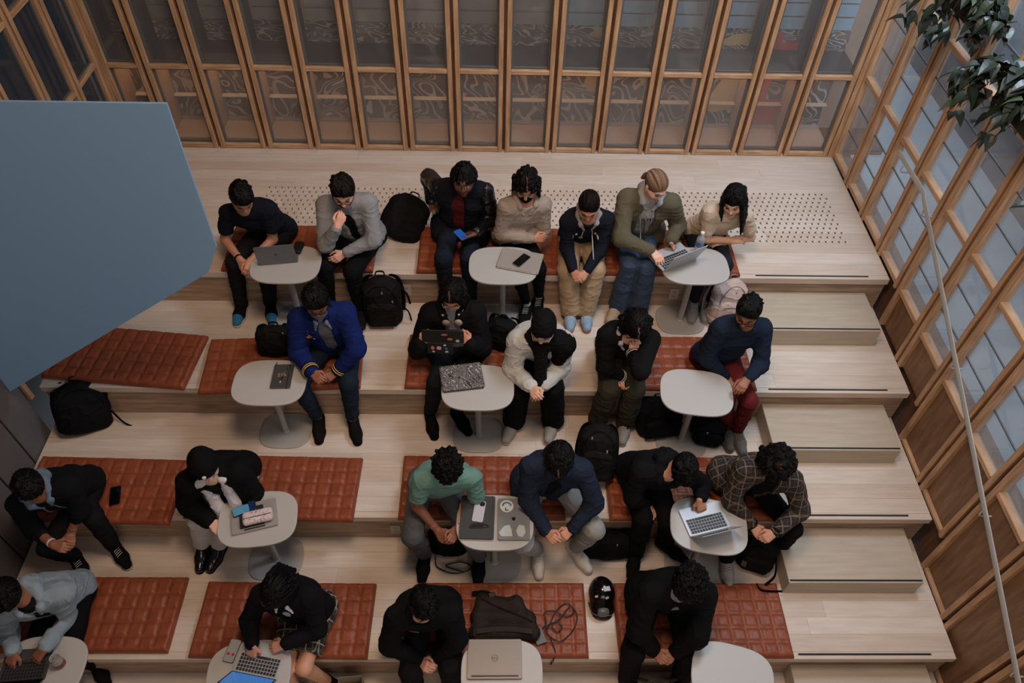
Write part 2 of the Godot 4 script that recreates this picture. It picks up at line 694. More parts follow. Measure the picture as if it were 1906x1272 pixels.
func set_materials() -> void:
	noise_a.seed = 7
	noise_a.frequency = 1.0
	noise_a.fractal_octaves = 3
	noise_b.seed = 21
	noise_b.frequency = 1.0
	noise_b.fractal_octaves = 1
	M.cloth_bump = bump_tex(0.012, 5, 6.0, 256, 5)
	M.grain = noise_tex(0.012, 3, Color(0.915, 0.905, 0.895), Color(1, 1, 1), 512, 5)
	M.grain_dark = noise_tex(0.015, 9, Color(0.72, 0.68, 0.64), Color(1, 1, 1), 512, 5)
	M.ash = []
	var tones := [Color(0.80, 0.74, 0.69), Color(0.785, 0.72, 0.665), Color(0.815, 0.76, 0.715), Color(0.77, 0.70, 0.64), Color(0.80, 0.75, 0.71)]
	for i in tones.size():
		M.ash.append(wood(tones[i], M.grain, Vector3(0.35, 3.2, 3.2), Vector3(0.13 * i, 0.37 * i, 0.21 * i), 0.5))
	M.riser = wood(Color(0.69, 0.59, 0.505), M.grain_dark, Vector3(0.3, 3.0, 3.0), Vector3(0.3, 0, 0), 0.6)
	M.step = wood(Color(0.70, 0.645, 0.575), M.grain, Vector3(0.3, 2.5, 2.5), Vector3(0.7, 0.1, 0.2), 0.55)
	M.oak = wood(Color(0.78, 0.625, 0.485), M.grain_dark, Vector3(3.5, 0.35, 3.5), Vector3(0.2, 0.5, 0), 0.5)
	M.oak_rail = wood(Color(0.80, 0.645, 0.50), M.grain_dark, Vector3(0.4, 3.5, 0.4), Vector3(0.2, 0.5, 0), 0.5)
	M.oak_groove = wood(Color(0.48, 0.34, 0.24), M.grain_dark, Vector3(3.5, 0.35, 3.5), Vector3(0.2, 0.5, 0), 0.6)
	M.oak_panel = wood(Color(0.55, 0.41, 0.30), M.grain_dark, Vector3(2.4, 0.3, 2.4), Vector3(0.6, 0.1, 0), 0.55)
	M.gasket = plain(Color(0.34, 0.335, 0.335), 0.45)
	M.black_strip = plain(Color(0.06, 0.06, 0.065), 0.7)
	M.white_metal = plain(Color(0.86, 0.86, 0.85), 0.4)
	M.steel = plain(Color(0.66, 0.66, 0.65), 0.4, 0.1)
	M.grey_wall = wood(Color(0.36, 0.35, 0.36), M.grain, Vector3.ONE, Vector3.ZERO, 0.7)
	M.plaster = plain(Color(0.62, 0.585, 0.55), 0.9)
	M.table = plain(Color(0.655, 0.64, 0.625), 0.45)
	M.table_metal = plain(Color(0.60, 0.58, 0.56), 0.5)
	var glass := mat(Color(0.62, 0.67, 0.72, 0.30), 0.06)
	glass.transparency = BaseMaterial3D.TRANSPARENCY_ALPHA
	M.ribbed_glass = glass
	var clear := mat(Color(0.55, 0.55, 0.56, 0.16), 0.05)
	clear.transparency = BaseMaterial3D.TRANSPARENCY_ALPHA
	M.clear_glass = clear
	var smoke := mat(Color(0.20, 0.25, 0.30, 0.55), 0.06)
	smoke.transparency = BaseMaterial3D.TRANSPARENCY_ALPHA
	M.smoke_glass = smoke
	var leather := mat(Color(0.545, 0.285, 0.19), 0.42)
	leather.metallic_specular = 0.36
	leather.albedo_texture = noise_tex(0.02, 31, Color(0.84, 0.82, 0.80), Color(1, 1, 1), 256, 4)
	leather.uv1_triplanar = true
	leather.uv1_scale = Vector3.ONE * 1.7
	leather.normal_enabled = true
	leather.normal_texture = bump_tex(0.03, 32, 3.0, 256, 4)
	leather.normal_scale = 0.35
	M.leather = leather

# ---------------------------------------------------------------- setting
func build_floor() -> void:
	var f := structure("floor")
	var rng := RandomNumberGenerator.new()
	rng.seed = 11
	var widths := WALL_RIGHT - WALL_LEFT
	var back := -0.02
	for k in 5:
		var y := level(k)
		var front: float = EDGE[k]
		var t := Node3D.new()
		t.name = "tier"
		f.add_child(t, true)
		# body under the boards
		var over := 0.028 if k < 4 else 0.0
		part("tier_body", box(Vector3(widths, 0.34 + 0.3, front - over - back), 0.001), M.riser, t, Vector3((WALL_LEFT + WALL_RIGHT) * 0.5, y - 0.022 - 0.32, (back + front - over) * 0.5))
		# boards: rows along x, butted at uneven lengths
		var edge_board := 0.05
		var depth := front - back - edge_board
		var rows := int(round(depth / (0.13 if k < 4 else 0.17)))
		var rd := depth / rows
		for r in rows:
			var x := WALL_LEFT
			while x < WALL_RIGHT - 0.01:
				var ln := rng.randf_range(1.3, 2.3)
				if WALL_RIGHT - x - ln < 0.5:
					ln = WALL_RIGHT - x
				part("plank", box(Vector3(ln - 0.0006, 0.022, rd - 0.0006), 0.0008), M.ash[rng.randi() % 5], t, Vector3(x + ln * 0.5, y - 0.011, back + rd * (r + 0.5)))
				x += ln
		if k < 4:
			part("nosing", box(Vector3(widths, 0.06, edge_board), 0.003), M.ash[1], t, Vector3((WALL_LEFT + WALL_RIGHT) * 0.5, y - 0.03, front - edge_board * 0.5))
			part("grip_strip", box(Vector3(0.93, 0.003, 0.014), 0.0005), M.black_strip, t, Vector3(2.375, y + 0.0005, front - 0.032))
		back = front - over
	# half-height step blocks of the stair
	for k in range(1, 5):
		var s := Node3D.new()
		s.name = "step"
		f.add_child(s, true)
		var z: float = EDGE[k - 1] - 0.028
		part("step_block", box(Vector3(0.971, 0.178, 0.433), 0.004), M.step, s, Vector3(2.39, level(k) + 0.089, z + 0.2165))
		part("grip_strip", box(Vector3(0.955, 0.003, 0.014), 0.0005), M.black_strip, s, Vector3(2.39, level(k) + 0.1785, z + 0.415))
	# rows of small raised studs; dark discs beside them paint their shade
	var st := tool()
	var shade_discs := tool()
	for r in 12:
		var n := 89
		for i in n:
			var x := -2.22 + 0.0565 * i + (0.028 if r % 2 == 1 else 0.0)
			var z := 0.615 + r * 0.0585
			add_lathe(st, PackedVector2Array([Vector2(0.0075, 0.0), Vector2(0.0072, 0.007), Vector2(0.004, 0.009), Vector2(0.0, 0.0095)]), 6, Vector3(x + 0.006, 0, z + 0.006))
			add_lathe(shade_discs, PackedVector2Array([Vector2(0.0135, 0.0), Vector2(0.013, 0.001), Vector2(0.0, 0.0012)]), 8, Vector3(x, 0, z))
	var studs := part("raised_studs", st.commit(), plain(Color(0.84, 0.81, 0.78), 0.3), f)
	studs.set_meta("kind", "stuff")
	var rings := part("stud_shade", shade_discs.commit(), plain(Color(0.36, 0.29, 0.24), 0.6), f)
	rings.set_meta("kind", "stuff")

func bay_frame(o: Node3D, w: float, y0: float, y1: float, rails: Array, turn: Basis, at: Vector3) -> void:
	# one wooden frame: two stiles and the rails; x runs along the wall, z out of it
	var stile := 0.040
	var gap := 0.028
	var half := w * 0.5 - gap * 0.5
	for s in [-1.0, 1.0]:
		var p := part("stile", box(Vector3(stile, y1 - y0, 0.07), 0.004), M.oak, o)
		p.transform = Transform3D(turn, at + turn * Vector3(s * (half - stile * 0.5), (y0 + y1) * 0.5, 0))
	for r in rails:
		var p := part("rail", box(Vector3(2.0 * (half - stile), 0.042, 0.062), 0.004), M.oak_rail, o)
		p.transform = Transform3D(turn, at + turn * Vector3(0, r, 0))
	var g := part("reveal", box(Vector3(gap + 0.004, y1 - y0, 0.02), 0.001), M.oak_groove, o)
	g.transform = Transform3D(turn, at + turn * Vector3(half + gap * 0.5, (y0 + y1) * 0.5, -0.035))

func gasket(o: Node3D, w: float, y0: float, y1: float, turn: Basis, at: Vector3, t := 0.02) -> void:
	var st := tool()
	for s in [-1.0, 1.0]:
		add_box(st, Vector3(s * (w - t) * 0.5, (y0 + y1) * 0.5, 0), Vector3(t, y1 - y0, 0.02), 0.002)
		add_box(st, Vector3(0, (y0 + t * 0.5) if s < 0 else (y1 - t * 0.5), 0), Vector3(w - 2 * t, t, 0.02), 0.002)
	var p := part("gasket", st.commit(), M.gasket, o)
	p.transform = Transform3D(turn, at)

func swirl_print(i: int) -> ImageTexture:
	# flat psychedelic print for the display cases: warped bands of ink, with colour patches in some
	var w := 96
	var h := 144
	var img := Image.create(w, h, false, Image.FORMAT_RGB8)
	var n := FastNoiseLite.new()
	n.seed = 100 + i
	n.frequency = 0.008
	n.fractal_octaves = 2
	var warm := Color(0.66, 0.61, 0.57)
	var ink := Color(0.34, 0.305, 0.285)
	for y in h:
		for x in w:
			var a := n.get_noise_2d(x, y)
			var b := n.get_noise_2d(x + 300 + 40.0 * a, y * 1.4 + 90.0 * a)
			var s := sin((b * 17.0 + a * 9.0) + y * 0.035)
			var c := ink.lerp(Color(0.47, 0.43, 0.40), clampf(a + 0.4, 0, 1))
			if s > 0.62:
				c = warm.lerp(Color(0.76, 0.74, 0.72), clampf(b + 0.5, 0, 1))
			elif s > 0.5:
				c = Color(0.55, 0.50, 0.46)
			var q := n.get_noise_2d(x * 0.6 + 900, y * 0.6)
			if i >= 11 and q > 0.22:
				c = Color(0.72, 0.30, 0.20) if i >= 12 else Color(0.80, 0.70, 0.48)
			elif i in [6, 8, 9] and q > 0.28:
				c = Color(0.78, 0.66, 0.46)
			img.set_pixel(x, y, c)
	return ImageTexture.create_from_image(img)

func build_back_wall() -> void:
	var wall := structure("wall_back")
	# wooden cabinet front; x0 is the joint at the middle of the picture
	var first := -3.247
	var n := 14
	var cx := PITCH * 0.5
	var lamp := mat(Color(1, 0.9, 0.75), 0.5)
	lamp.emission_enabled = true
	lamp.emission = Color(1.0, 0.80, 0.58)
	lamp.emission_energy_multiplier = 1.6
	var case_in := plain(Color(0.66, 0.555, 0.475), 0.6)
	var case_dark := plain(Color(0.27, 0.24, 0.23), 0.6)  # darker copy of the case colour, as the upper case has no lamp
	for i in range(-1, n):
		var x := first + PITCH * i + cx
		var wide := PITCH
		if i < 0:
			wide = 0.36
			x = first - wide * 0.5
		var b := Node3D.new()
		b.name = "display_bay"
		wall.add_child(b, true)
		bay_frame(b, wide, 0.0, 3.2, [0.026, 0.817, 2.3, 3.18], Basis.IDENTITY, Vector3(x, 0, 0))
		var gw := wide - 0.028 - 0.080
		gasket(b, gw, 0.047, 0.796, Basis.IDENTITY, Vector3(x, 0, -0.008))
		gasket(b, gw, 0.838, 2.279, Basis.IDENTITY, Vector3(x, 0, -0.008))
		part("pane", box(Vector3(gw - 0.03, 0.72, 0.006), 0.001), M.clear_glass, b, Vector3(x, 0.4215, -0.008))
		part("pane", box(Vector3(gw - 0.03, 1.41, 0.006), 0.001), M.clear_glass, b, Vector3(x, 1.5585, -0.008))
		part("top_panel", box(Vector3(gw, 0.86, 0.012), 0.001), M.oak_panel, b, Vector3(x, 2.74, -0.01))
		# print on the back of the case
		var pm := mat(Color.WHITE, 0.75)
		pm.albedo_texture = swirl_print(i)
		var pr := QuadMesh.new()
		pr.size = Vector2(wide - 0.02, 0.70)
		var shift := 0.0
		part("print", pr, pm, b, Vector3(x + shift, 0.415, -0.398))
		var pr2 := QuadMesh.new()
		pr2.size = Vector2(wide - 0.02, 0.20)
		part("print", pr2, pm, b, Vector3(x, 0.945, -0.398))
		# shelves: thin glass with bright edges
		part("shelf", box(Vector3(wide - 0.02, 0.010, 0.06), 0.001), plain(Color(0.74, 0.70, 0.66), 0.3), b, Vector3(x, 0.318, -0.36))
		part("ledge", box(Vector3(wide - 0.02, 0.014, 0.04), 0.001), plain(Color(0.70, 0.63, 0.57), 0.4), b, Vector3(x, 0.072, -0.375))
		# pale boards above the upper print; right ones coloured blue for outside light
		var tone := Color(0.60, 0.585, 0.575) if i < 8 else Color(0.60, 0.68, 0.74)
		for q in 3:
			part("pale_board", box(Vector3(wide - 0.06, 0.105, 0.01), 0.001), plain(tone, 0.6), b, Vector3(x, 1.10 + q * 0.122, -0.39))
		# the case itself
		part("case_floor", box(Vector3(wide - 0.004, 0.02, 0.36), 0.001), case_in, b, Vector3(x, 0.055, -0.225))
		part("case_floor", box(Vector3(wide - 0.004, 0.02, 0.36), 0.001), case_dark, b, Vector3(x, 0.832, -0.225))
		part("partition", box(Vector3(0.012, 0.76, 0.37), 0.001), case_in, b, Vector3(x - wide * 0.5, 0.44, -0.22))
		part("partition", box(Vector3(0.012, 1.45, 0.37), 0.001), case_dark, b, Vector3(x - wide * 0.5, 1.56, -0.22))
		part("case_strip_lamp", box(Vector3(wide - 0.08, 0.008, 0.02), 0.001), lamp, b, Vector3(x, 0.806, -0.33))
		var l := AreaLight3D.new()
		l.name = "strip_light"
		l.area_size = Vector2(wide - 0.1, 0.02)
		l.light_color = Color(1.0, 0.80, 0.60)
		l.light_energy = 0.09
		l.area_range = 12.0
		l.area_attenuation = 2.0
		l.shadow_enabled = true
		b.add_child(l)
		l.transform = Transform3D(Basis(Vector3.RIGHT, -PI / 2), Vector3(x, 0.80, -0.33))
	part("case_back", box(Vector3(WALL_RIGHT - WALL_LEFT + 1.0, 3.4, 0.06), 0.001), case_in, wall, Vector3((WALL_LEFT + WALL_RIGHT) * 0.5, 1.6, -0.435))
	part("wall_body", box(Vector3(WALL_RIGHT - WALL_LEFT + 1.0, CEILING - 3.2, 0.2), 0.001), M.plaster, wall, Vector3((WALL_LEFT + WALL_RIGHT) * 0.5, 3.2 + (CEILING - 3.2) * 0.5, -0.06))
	for cxx in [WALL_LEFT + 0.01, 2.99]:
		part("corner_post", box(Vector3(0.05, 3.3, 0.09), 0.004), M.oak, wall, Vector3(cxx, 1.62, -0.01))
	part("plinth", box(Vector3(WALL_RIGHT - WALL_LEFT + 1.0, 0.05, 0.42), 0.001), M.oak_groove, wall, Vector3((WALL_LEFT + WALL_RIGHT) * 0.5, 0.015, -0.235))

func build_right_wall() -> void:
	var wall := structure("wall_right")
	var turn := Basis(Vector3.UP, -PI / 2)     # x of the frame runs along +z, its face looks to -x
	var pitch := 0.455
	var rails := [0.045, 0.845, 1.655, 2.48, 3.28]
	for i in 20:
		var z := 0.012 + pitch * (i + 0.5)
		if z > ROOM_FRONT:
			break
		var b := Node3D.new()
		b.name = "window_bay"
		wall.add_child(b, true)
		var low := 0.0
		for k in 5:
			if z > EDGE[k] - 0.03:
				low = level(k + 1) if k < 4 else level(4)
		var at := Vector3(WALL_RIGHT + 0.03, 0, z)
		bay_frame(b, pitch, low, 3.3, rails, turn, at)
		var gw := pitch - 0.028 - 0.080
		for s in 4:
			var y0: float = rails[s] + 0.021
			var y1: float = rails[s + 1] - 0.021
			var step := (y1 - y0) / 3.0
			for q in 3:
				var p := part("pane", box(Vector3(gw, step - 0.008, 0.006), 0.001), M.ribbed_glass, b)
				p.transform = Transform3D(turn, at + turn * Vector3(0, y0 + step * (q + 0.5), -0.012))
				if q > 0:
					var d := part("pane_joint", box(Vector3(gw, 0.009, 0.012), 0.001), plain(Color(0.30, 0.31, 0.33), 0.5), b)
					d.transform = Transform3D(turn, at + turn * Vector3(0, y0 + step * q, -0.012))
		if low < -0.01:
			var lp := part("wood_panel", box(Vector3(gw, 0.03 - low, 0.02), 0.002), M.oak_panel, b)
			lp.transform = Transform3D(turn, at + turn * Vector3(0, (0.03 + low) * 0.5, -0.012))
			if low < -0.4:
				var tr := part("rail", box(Vector3(gw, 0.03, 0.05), 0.003), M.oak_rail, b)
				tr.transform = Transform3D(turn, at + turn * Vector3(0, low + 0.015, 0))
	part("wall_body", box(Vector3(0.2, CEILING - 3.3, ROOM_FRONT + 0.6), 0.001), M.plaster, wall, Vector3(WALL_RIGHT + 0.09, 3.3 + (CEILING - 3.3) * 0.5, ROOM_FRONT * 0.5))
	part("wall_foot", box(Vector3(0.10, 1.6, ROOM_FRONT + 0.6), 0.001), M.oak_groove, wall, Vector3(WALL_RIGHT + 0.125, -0.8 + 0.02, ROOM_FRONT * 0.5))
	# ground, and a low dark wall added to darken the upper panes
	var yard := structure("floor_outside")
	part("paving", box(Vector3(14, 0.2, 26), 0.002), plain(Color(0.66, 0.68, 0.69), 0.85), yard, Vector3(WALL_RIGHT + 7.2, -0.62, 4))
	part("added_dark_wall", box(Vector3(0.4, 1.3, 26), 0.01), plain(Color(0.20, 0.175, 0.15), 0.9), yard, Vector3(WALL_RIGHT + 2.15, 0.12, 4))

func build_left_wall() -> void:
	var wall := structure("wall_left")
	var turn := Basis(Vector3.UP, PI / 2)
	var pitch := 0.455
	var rails := [0.045, 0.845, 1.655, 2.48, 3.28]
	for i in 6:
		var z := 0.012 + pitch * (i + 0.5)
		var b := Node3D.new()
		b.name = "window_bay"
		wall.add_child(b, true)
		var at := Vector3(WALL_LEFT - 0.03, 0, z)
		bay_frame(b, pitch, 0.0 if z < EDGE[0] else level(1), 3.3, rails, turn, at)
		var gw := pitch - 0.028 - 0.080
		for s in 4:
			var y0: float = rails[s] + 0.021
			var y1: float = rails[s + 1] - 0.021
			gasket(b, gw, y0, y1, turn, at + turn * Vector3(0, 0, -0.004), 0.014)
			var p := part("pane", box(Vector3(gw - 0.02, y1 - y0 - 0.02, 0.006), 0.001), M.smoke_glass, b)
			p.transform = Transform3D(turn, at + turn * Vector3(0, (y0 + y1) * 0.5, -0.012))
	part("wall_backing", box(Vector3(0.1, CEILING + 2.0, 3.2), 0.001), plain(Color(0.13, 0.17, 0.21), 0.6), wall, Vector3(WALL_LEFT - 0.35, (CEILING - 2.0) * 0.5, 1.3))
	# grey panelled wall further forward, with dark joints
	var x := WALL_LEFT - 0.06
	var z0 := 2.75
	while z0 < ROOM_FRONT:
		part("panel", box(Vector3(0.1, CEILING + 2.0, 0.285), 0.004), M.grey_wall, wall, Vector3(x, (CEILING - 2.0) * 0.5, z0 + 0.1425))
		z0 += 0.30
	part("joint_backing", box(Vector3(0.1, CEILING + 2.0, ROOM_FRONT - 2.4), 0.001), plain(Color(0.05, 0.05, 0.055), 0.8), wall, Vector3(x - 0.07, (CEILING - 2.0) * 0.5, 2.74 + (ROOM_FRONT - 2.4) * 0.5))

func build_shell() -> void:
	var front := structure("wall_front")
	part("wall_body", box(Vector3(WALL_RIGHT - WALL_LEFT + 1.2, CEILING + 2.2, 0.2), 0.001), M.plaster, front, Vector3((WALL_LEFT + WALL_RIGHT) * 0.5, (CEILING - 2.0) * 0.5, ROOM_FRONT + 0.15))
	var c := structure("ceiling")
	part("ceiling_slab", box(Vector3(WALL_RIGHT - WALL_LEFT + 1.4, 0.2, ROOM_FRONT + 1.4), 0.001), plain(Color(0.55, 0.52, 0.49), 0.9), c, Vector3((WALL_LEFT + WALL_RIGHT) * 0.5, CEILING + 0.1, ROOM_FRONT * 0.5 - 0.1))

# hanging panel at the left, cut at a slant below
func build_hanging_panel() -> void:
	var o := thing("glowing_panel", "large blue-grey panel with an added faint glow and a slanted lower edge at the left", "screen", Vector3(-1.803, 0, 2.85))
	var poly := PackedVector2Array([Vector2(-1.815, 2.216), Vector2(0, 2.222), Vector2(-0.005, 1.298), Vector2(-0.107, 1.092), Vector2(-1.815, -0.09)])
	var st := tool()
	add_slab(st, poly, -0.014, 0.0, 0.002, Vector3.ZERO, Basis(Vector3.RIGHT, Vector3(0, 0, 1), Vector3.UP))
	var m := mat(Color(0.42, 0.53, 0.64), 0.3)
	m.emission_enabled = true  # faint blue glow added to brighten the panel
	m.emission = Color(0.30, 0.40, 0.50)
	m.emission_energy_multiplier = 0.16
	part("glow_face", st.commit(), m, o)

func build_handrail() -> void:
	var x := WALL_RIGHT - 0.09
	var o := thing("handrail", "flat steel handrail running down the right wall beside the steps", "handrail", Vector3(x, 0, 1.17))
	var run := PackedVector3Array()
	for p in [Vector2(0.0, 0.852), Vector2(0.50, 0.862), Vector2(0.53, 0.855), Vector2(0.57, 0.83), Vector2(4.6, -0.815)]:
		run.append(Vector3(0, p.y, p.x))
	part("bar", tube(run, 0.026, 12, 1.0, 0.007, Vector3.UP), M.steel, o)
	for z in [0.13, 0.62, 1.70, 2.62, 3.5]:
		var y: float = 0.845 if z < 0.55 else 0.83 - (z - 0.57) * 0.4082
		part("bracket", tube(curve([Vector3(0, y - 0.022, z), Vector3(0, y - 0.07, z + 0.005), Vector3(0.03, y - 0.085, z + 0.005), Vector3(0.085, y - 0.085, z + 0.005)], 4), 0.006, 8), M.steel, o)

# plants that hang over the top of the right wall
func build_plants() -> void:
	var rng := RandomNumberGenerator.new()
	rng.seed = 5
	var greens := [Color(0.075, 0.115, 0.08), Color(0.09, 0.135, 0.09), Color(0.115, 0.16, 0.11), Color(0.22, 0.27, 0.18)]
	var leaf_meshes: Array[Mesh] = []
	for v in 3:
		var st := tool()
		var ln := 0.090 + 0.016 * v
		var wd := 0.031 + 0.004 * v
		var rows := 7
		var prev: Array[Vector3] = []
		for r in rows:
			var t := float(r) / (rows - 1)
			var half := wd * sin(PI * pow(t, 0.62)) + 0.001
			var bend := -0.045 * t * t
			var cur: Array[Vector3] = [Vector3(-half, bend + half * 0.35, t * ln), Vector3(0, bend, t * ln), Vector3(half, bend + half * 0.35, t * ln)]
			if prev.size() > 0:
				for q in 2:
					quad(st, prev[q], cur[q], cur[q + 1], prev[q + 1])
					quad(st, prev[q] - Vector3(0, 0.002, 0), prev[q + 1] - Vector3(0, 0.002, 0), cur[q + 1] - Vector3(0, 0.002, 0), cur[q] - Vector3(0, 0.002, 0))
			prev = cur
		leaf_meshes.append(st.commit())
	var spots := [[Vector3(2.84, 1.93, 1.34), 280, 0.42, "dark green leafy plant hanging at the top of the right wall"], [Vector3(2.80, 1.80, 2.34), 290, 0.42, "dense dark green plant with broad leaves at the right edge of the picture"]]
	for s in spots:
		var o := thing("hanging_plant", s[3], "plant", s[0], 0.0, "plants hanging on the right wall")
		part("planter", box(Vector3(0.16, 0.12, 0.42), 0.01), plain(Color(0.10, 0.09, 0.085), 0.7), o, Vector3(0.03, 0.12, 0))
		for i in 14:
			var dir := Vector3(rng.randf_range(-0.24, 0.04), rng.randf_range(-0.34, 0.14), rng.randf_range(-0.9, 0.9) * s[2])
			var from := Vector3(0, 0.18, dir.z * 0.5)
			var mid := from + Vector3(dir.x * 0.6, 0.10, dir.z * 0.4)
			var pts := curve([from, mid, from + dir + Vector3(0, -0.02, 0)], 6)
			part("stem", tube(pts, 0.004, 6, 0.5), plain(Color(0.11, 0.13, 0.08), 0.7), o)
			for j in int(s[1]) / 14:
				var p: Vector3 = pts[rng.randi_range(3, pts.size() - 1)]
				var l := part("leaf", leaf_meshes[rng.randi() % 3], plain(greens[[0, 0, 1, 1, 2, 2, 3][rng.randi() % 7]], 0.4), o)
				var yaw := rng.randf_range(0, TAU)
				l.transform = Transform3D(Basis(Vector3.UP, yaw) * Basis(Vector3.RIGHT, rng.randf_range(0.0, 0.9)), p + Vector3(rng.randf_range(-0.04, 0.04), rng.randf_range(-0.03, 0.04), rng.randf_range(-0.04, 0.04)))

func outlet(at: Vector3, label: String) -> void:
	var o := thing("wall_outlet", label, "outlet", at)
	part("plate", box(Vector3(0.075, 0.115, 0.008), 0.002), plain(Color(0.66, 0.64, 0.61), 0.45), o)
	for s in [-0.024, 0.024]:
		var q := Node3D.new()
		q.name = "socket"
		o.add_child(q, true)
		q.position = Vector3(0, s, 0.0035)
		part("socket_face", box(Vector3(0.034, 0.03, 0.004), 0.001), plain(Color(0.60, 0.58, 0.55), 0.5), q)
		for h in [-0.007, 0.007]:
			part("slot", box(Vector3(0.003, 0.010, 0.004), 0.0004), plain(Color(0.08, 0.08, 0.08), 0.6), q, Vector3(h, 0.002, 0.0005))

# ---------------------------------------------------------------- furniture
func cushion_mesh(w: float, d: float, t: float, seed_: int) -> Mesh:
	var c := 0.0125
	var nx := int(w / c)
	var nz := int(d / c)
	var verts := PackedVector3Array()
	var sq := 0.1
	var hgt := func(x: float, z: float) -> float:
		var ex := w * 0.5 - absf(x)
		var ez := d * 0.5 - absf(z)
		var fx := absf(fposmod(x + sq * 0.5, sq) - sq * 0.5)
		var fz := absf(fposmod(z + 0.035 + sq * 0.5, sq) - sq * 0.5)
		var groove := maxf(exp(-pow(fx / 0.0085, 2.0)), exp(-pow(fz / 0.0085, 2.0)))
		if ex < 0.03 or ez < 0.03:
			groove *= 0.4
		var soft := noise_a.get_noise_3d(x * 9.0 + seed_, z * 9.0, 3.0) * 0.004
		var y := t - 0.016 * groove + soft
		var e := minf(ex, ez)
		if e < 0.022:
			y -= 0.022 - sqrt(maxf(0.0, 0.022 * 0.022 - (0.022 - e) * (0.022 - e)))
		return y
	for j in nz + 1:
		for i in nx + 1:
			var x := -w * 0.5 + w * i / nx
			var z := -d * 0.5 + d * j / nz
			verts.append(Vector3(x, hgt.call(x, z), z))
	var st := tool()
	st.set_smooth_group(0)
	for p in verts:
		st.add_vertex(p)
	for j in nz:
		for i in nx:
			var a := j * (nx + 1) + i
			for q in [a, a + 1, a + nx + 2, a, a + nx + 2, a + nx + 1]:
				st.add_index(q)
	# skirt
	var rim: Array[int] = []
	for i in nx + 1: rim.append(i)
	for j in range(1, nz + 1): rim.append(j * (nx + 1) + nx)
	for i in range(nx - 1, -1, -1): rim.append(nz * (nx + 1) + i)
	for j in range(nz - 1, 0, -1): rim.append(j * (nx + 1))
	var base := verts.size()
	for r in rim:
		var p := verts[r]
		st.add_vertex(Vector3(p.x * 1.004, p.y * 0.45, p.z * 1.008))
	for r in rim:
		var p := verts[r]
		st.add_vertex(Vector3(p.x * 0.99, 0.001, p.z * 0.98))
	var n := rim.size()
	for i in n:
		var k := (i + 1) % n
		for q in [rim[i], base + i, base + k, rim[i], base + k, rim[k], base + i, base + n + i, base + n + k, base + i, base + n + k, base + k]:
			st.add_index(q)
	st.generate_normals()
	return st.commit()

func build_cushions() -> void:
	var meshes := [cushion_mesh(1.2, 0.525, 0.062, 1), cushion_mesh(1.2, 0.525, 0.062, 40), cushion_mesh(1.1, 0.525, 0.062, 60)]
	var rows := [
		[0, -1.785, -0.262, 0.0, "tufted tan leather cushion behind the open laptop at the back row's left"],
		[0, -0.235, -0.262, 0.0, "tufted tan leather cushion in the back row under the person with the phone"],
		[0, 1.17, -0.262, 0.0, "tufted tan leather cushion at the right end of the back row"],
		[1, -3.055, -0.285, -0.10, "dark shaded leather cushion lying askew under the big panel"],
		[1, -1.835, -0.225, 0.06, "tufted tan leather cushion beside the person in the royal blue jacket"],
		[1, -0.285, -0.262, 0.0, "tufted tan leather cushion under the person holding the tablet"],
		[1, 1.205, -0.262, 0.0, "tufted tan leather cushion at the second row's right end behind the empty table"],
		[2, -3.035, -0.20, -0.025, "tufted leather cushion with a black phone on it at the far left"],
		[2, -1.80, -0.225, -0.02, "tufted tan leather cushion right of the person in the black beanie"],
		[2, -0.285, -0.235, 0.0, "tufted tan leather cushion under the person in the green T-shirt"],
		[2, 1.235, -0.235, 0.0, "tufted tan leather cushion under the person in the plaid shirt"],
		[3, -2.995, -0.30, 0.0, "tufted leather cushion at the lower left under the grey jacket"],
		[3, -1.645, -0.262, -0.012, "tufted tan leather cushion under the person in the plaid skirt"],
		[3, -0.145, -0.262, 0.0, "tufted tan leather cushion with the brown bag and black cables on it"],
		[3, 1.265, -0.262, 0.0, "tufted tan leather cushion under the curly-haired person in front"]]
	for i in rows.size():
		var r: Array = rows[i]
		var o := thing("seat_cushion", r[4], "cushion", Vector3(r[1], level(r[0]), EDGE[r[0]] + r[2]), r[3], "tufted leather seat cushions")
		part("upholstery", meshes[2 if i in [3, 7] else i % 2], M.leather, o)

func build_table(k: int, x: float, z: float, turn: float, label: String) -> void:
	# k: tier the table stands on
	var o := thing("side_table", label, "table", Vector3(x, level(k), z), turn, "small grey side tables")
	if not cache.has("table_top"):
		cache["table_top"] = slab(rounded(0.525, 0.415, 3.0, 64), TABLE_TOP - 0.018, TABLE_TOP, 0.004)
		cache["table_base"] = slab(rounded(0.395, 0.33, 3.0, 64), 0.0, 0.010, 0.003)
		cache["table_column"] = lathe(PackedVector2Array([Vector2(0.032, 0.009), Vector2(0.032, 0.016), Vector2(0.024, 0.022), Vector2(0.024, TABLE_TOP - 0.03), Vector2(0.07, TABLE_TOP - 0.022), Vector2(0.07, TABLE_TOP - 0.017)]), 24)
	part("table_top", cache["table_top"], M.table, o)
	part("column", cache["table_column"], M.table_metal, o)
	part("base_plate", cache["table_base"], M.table_metal, o)

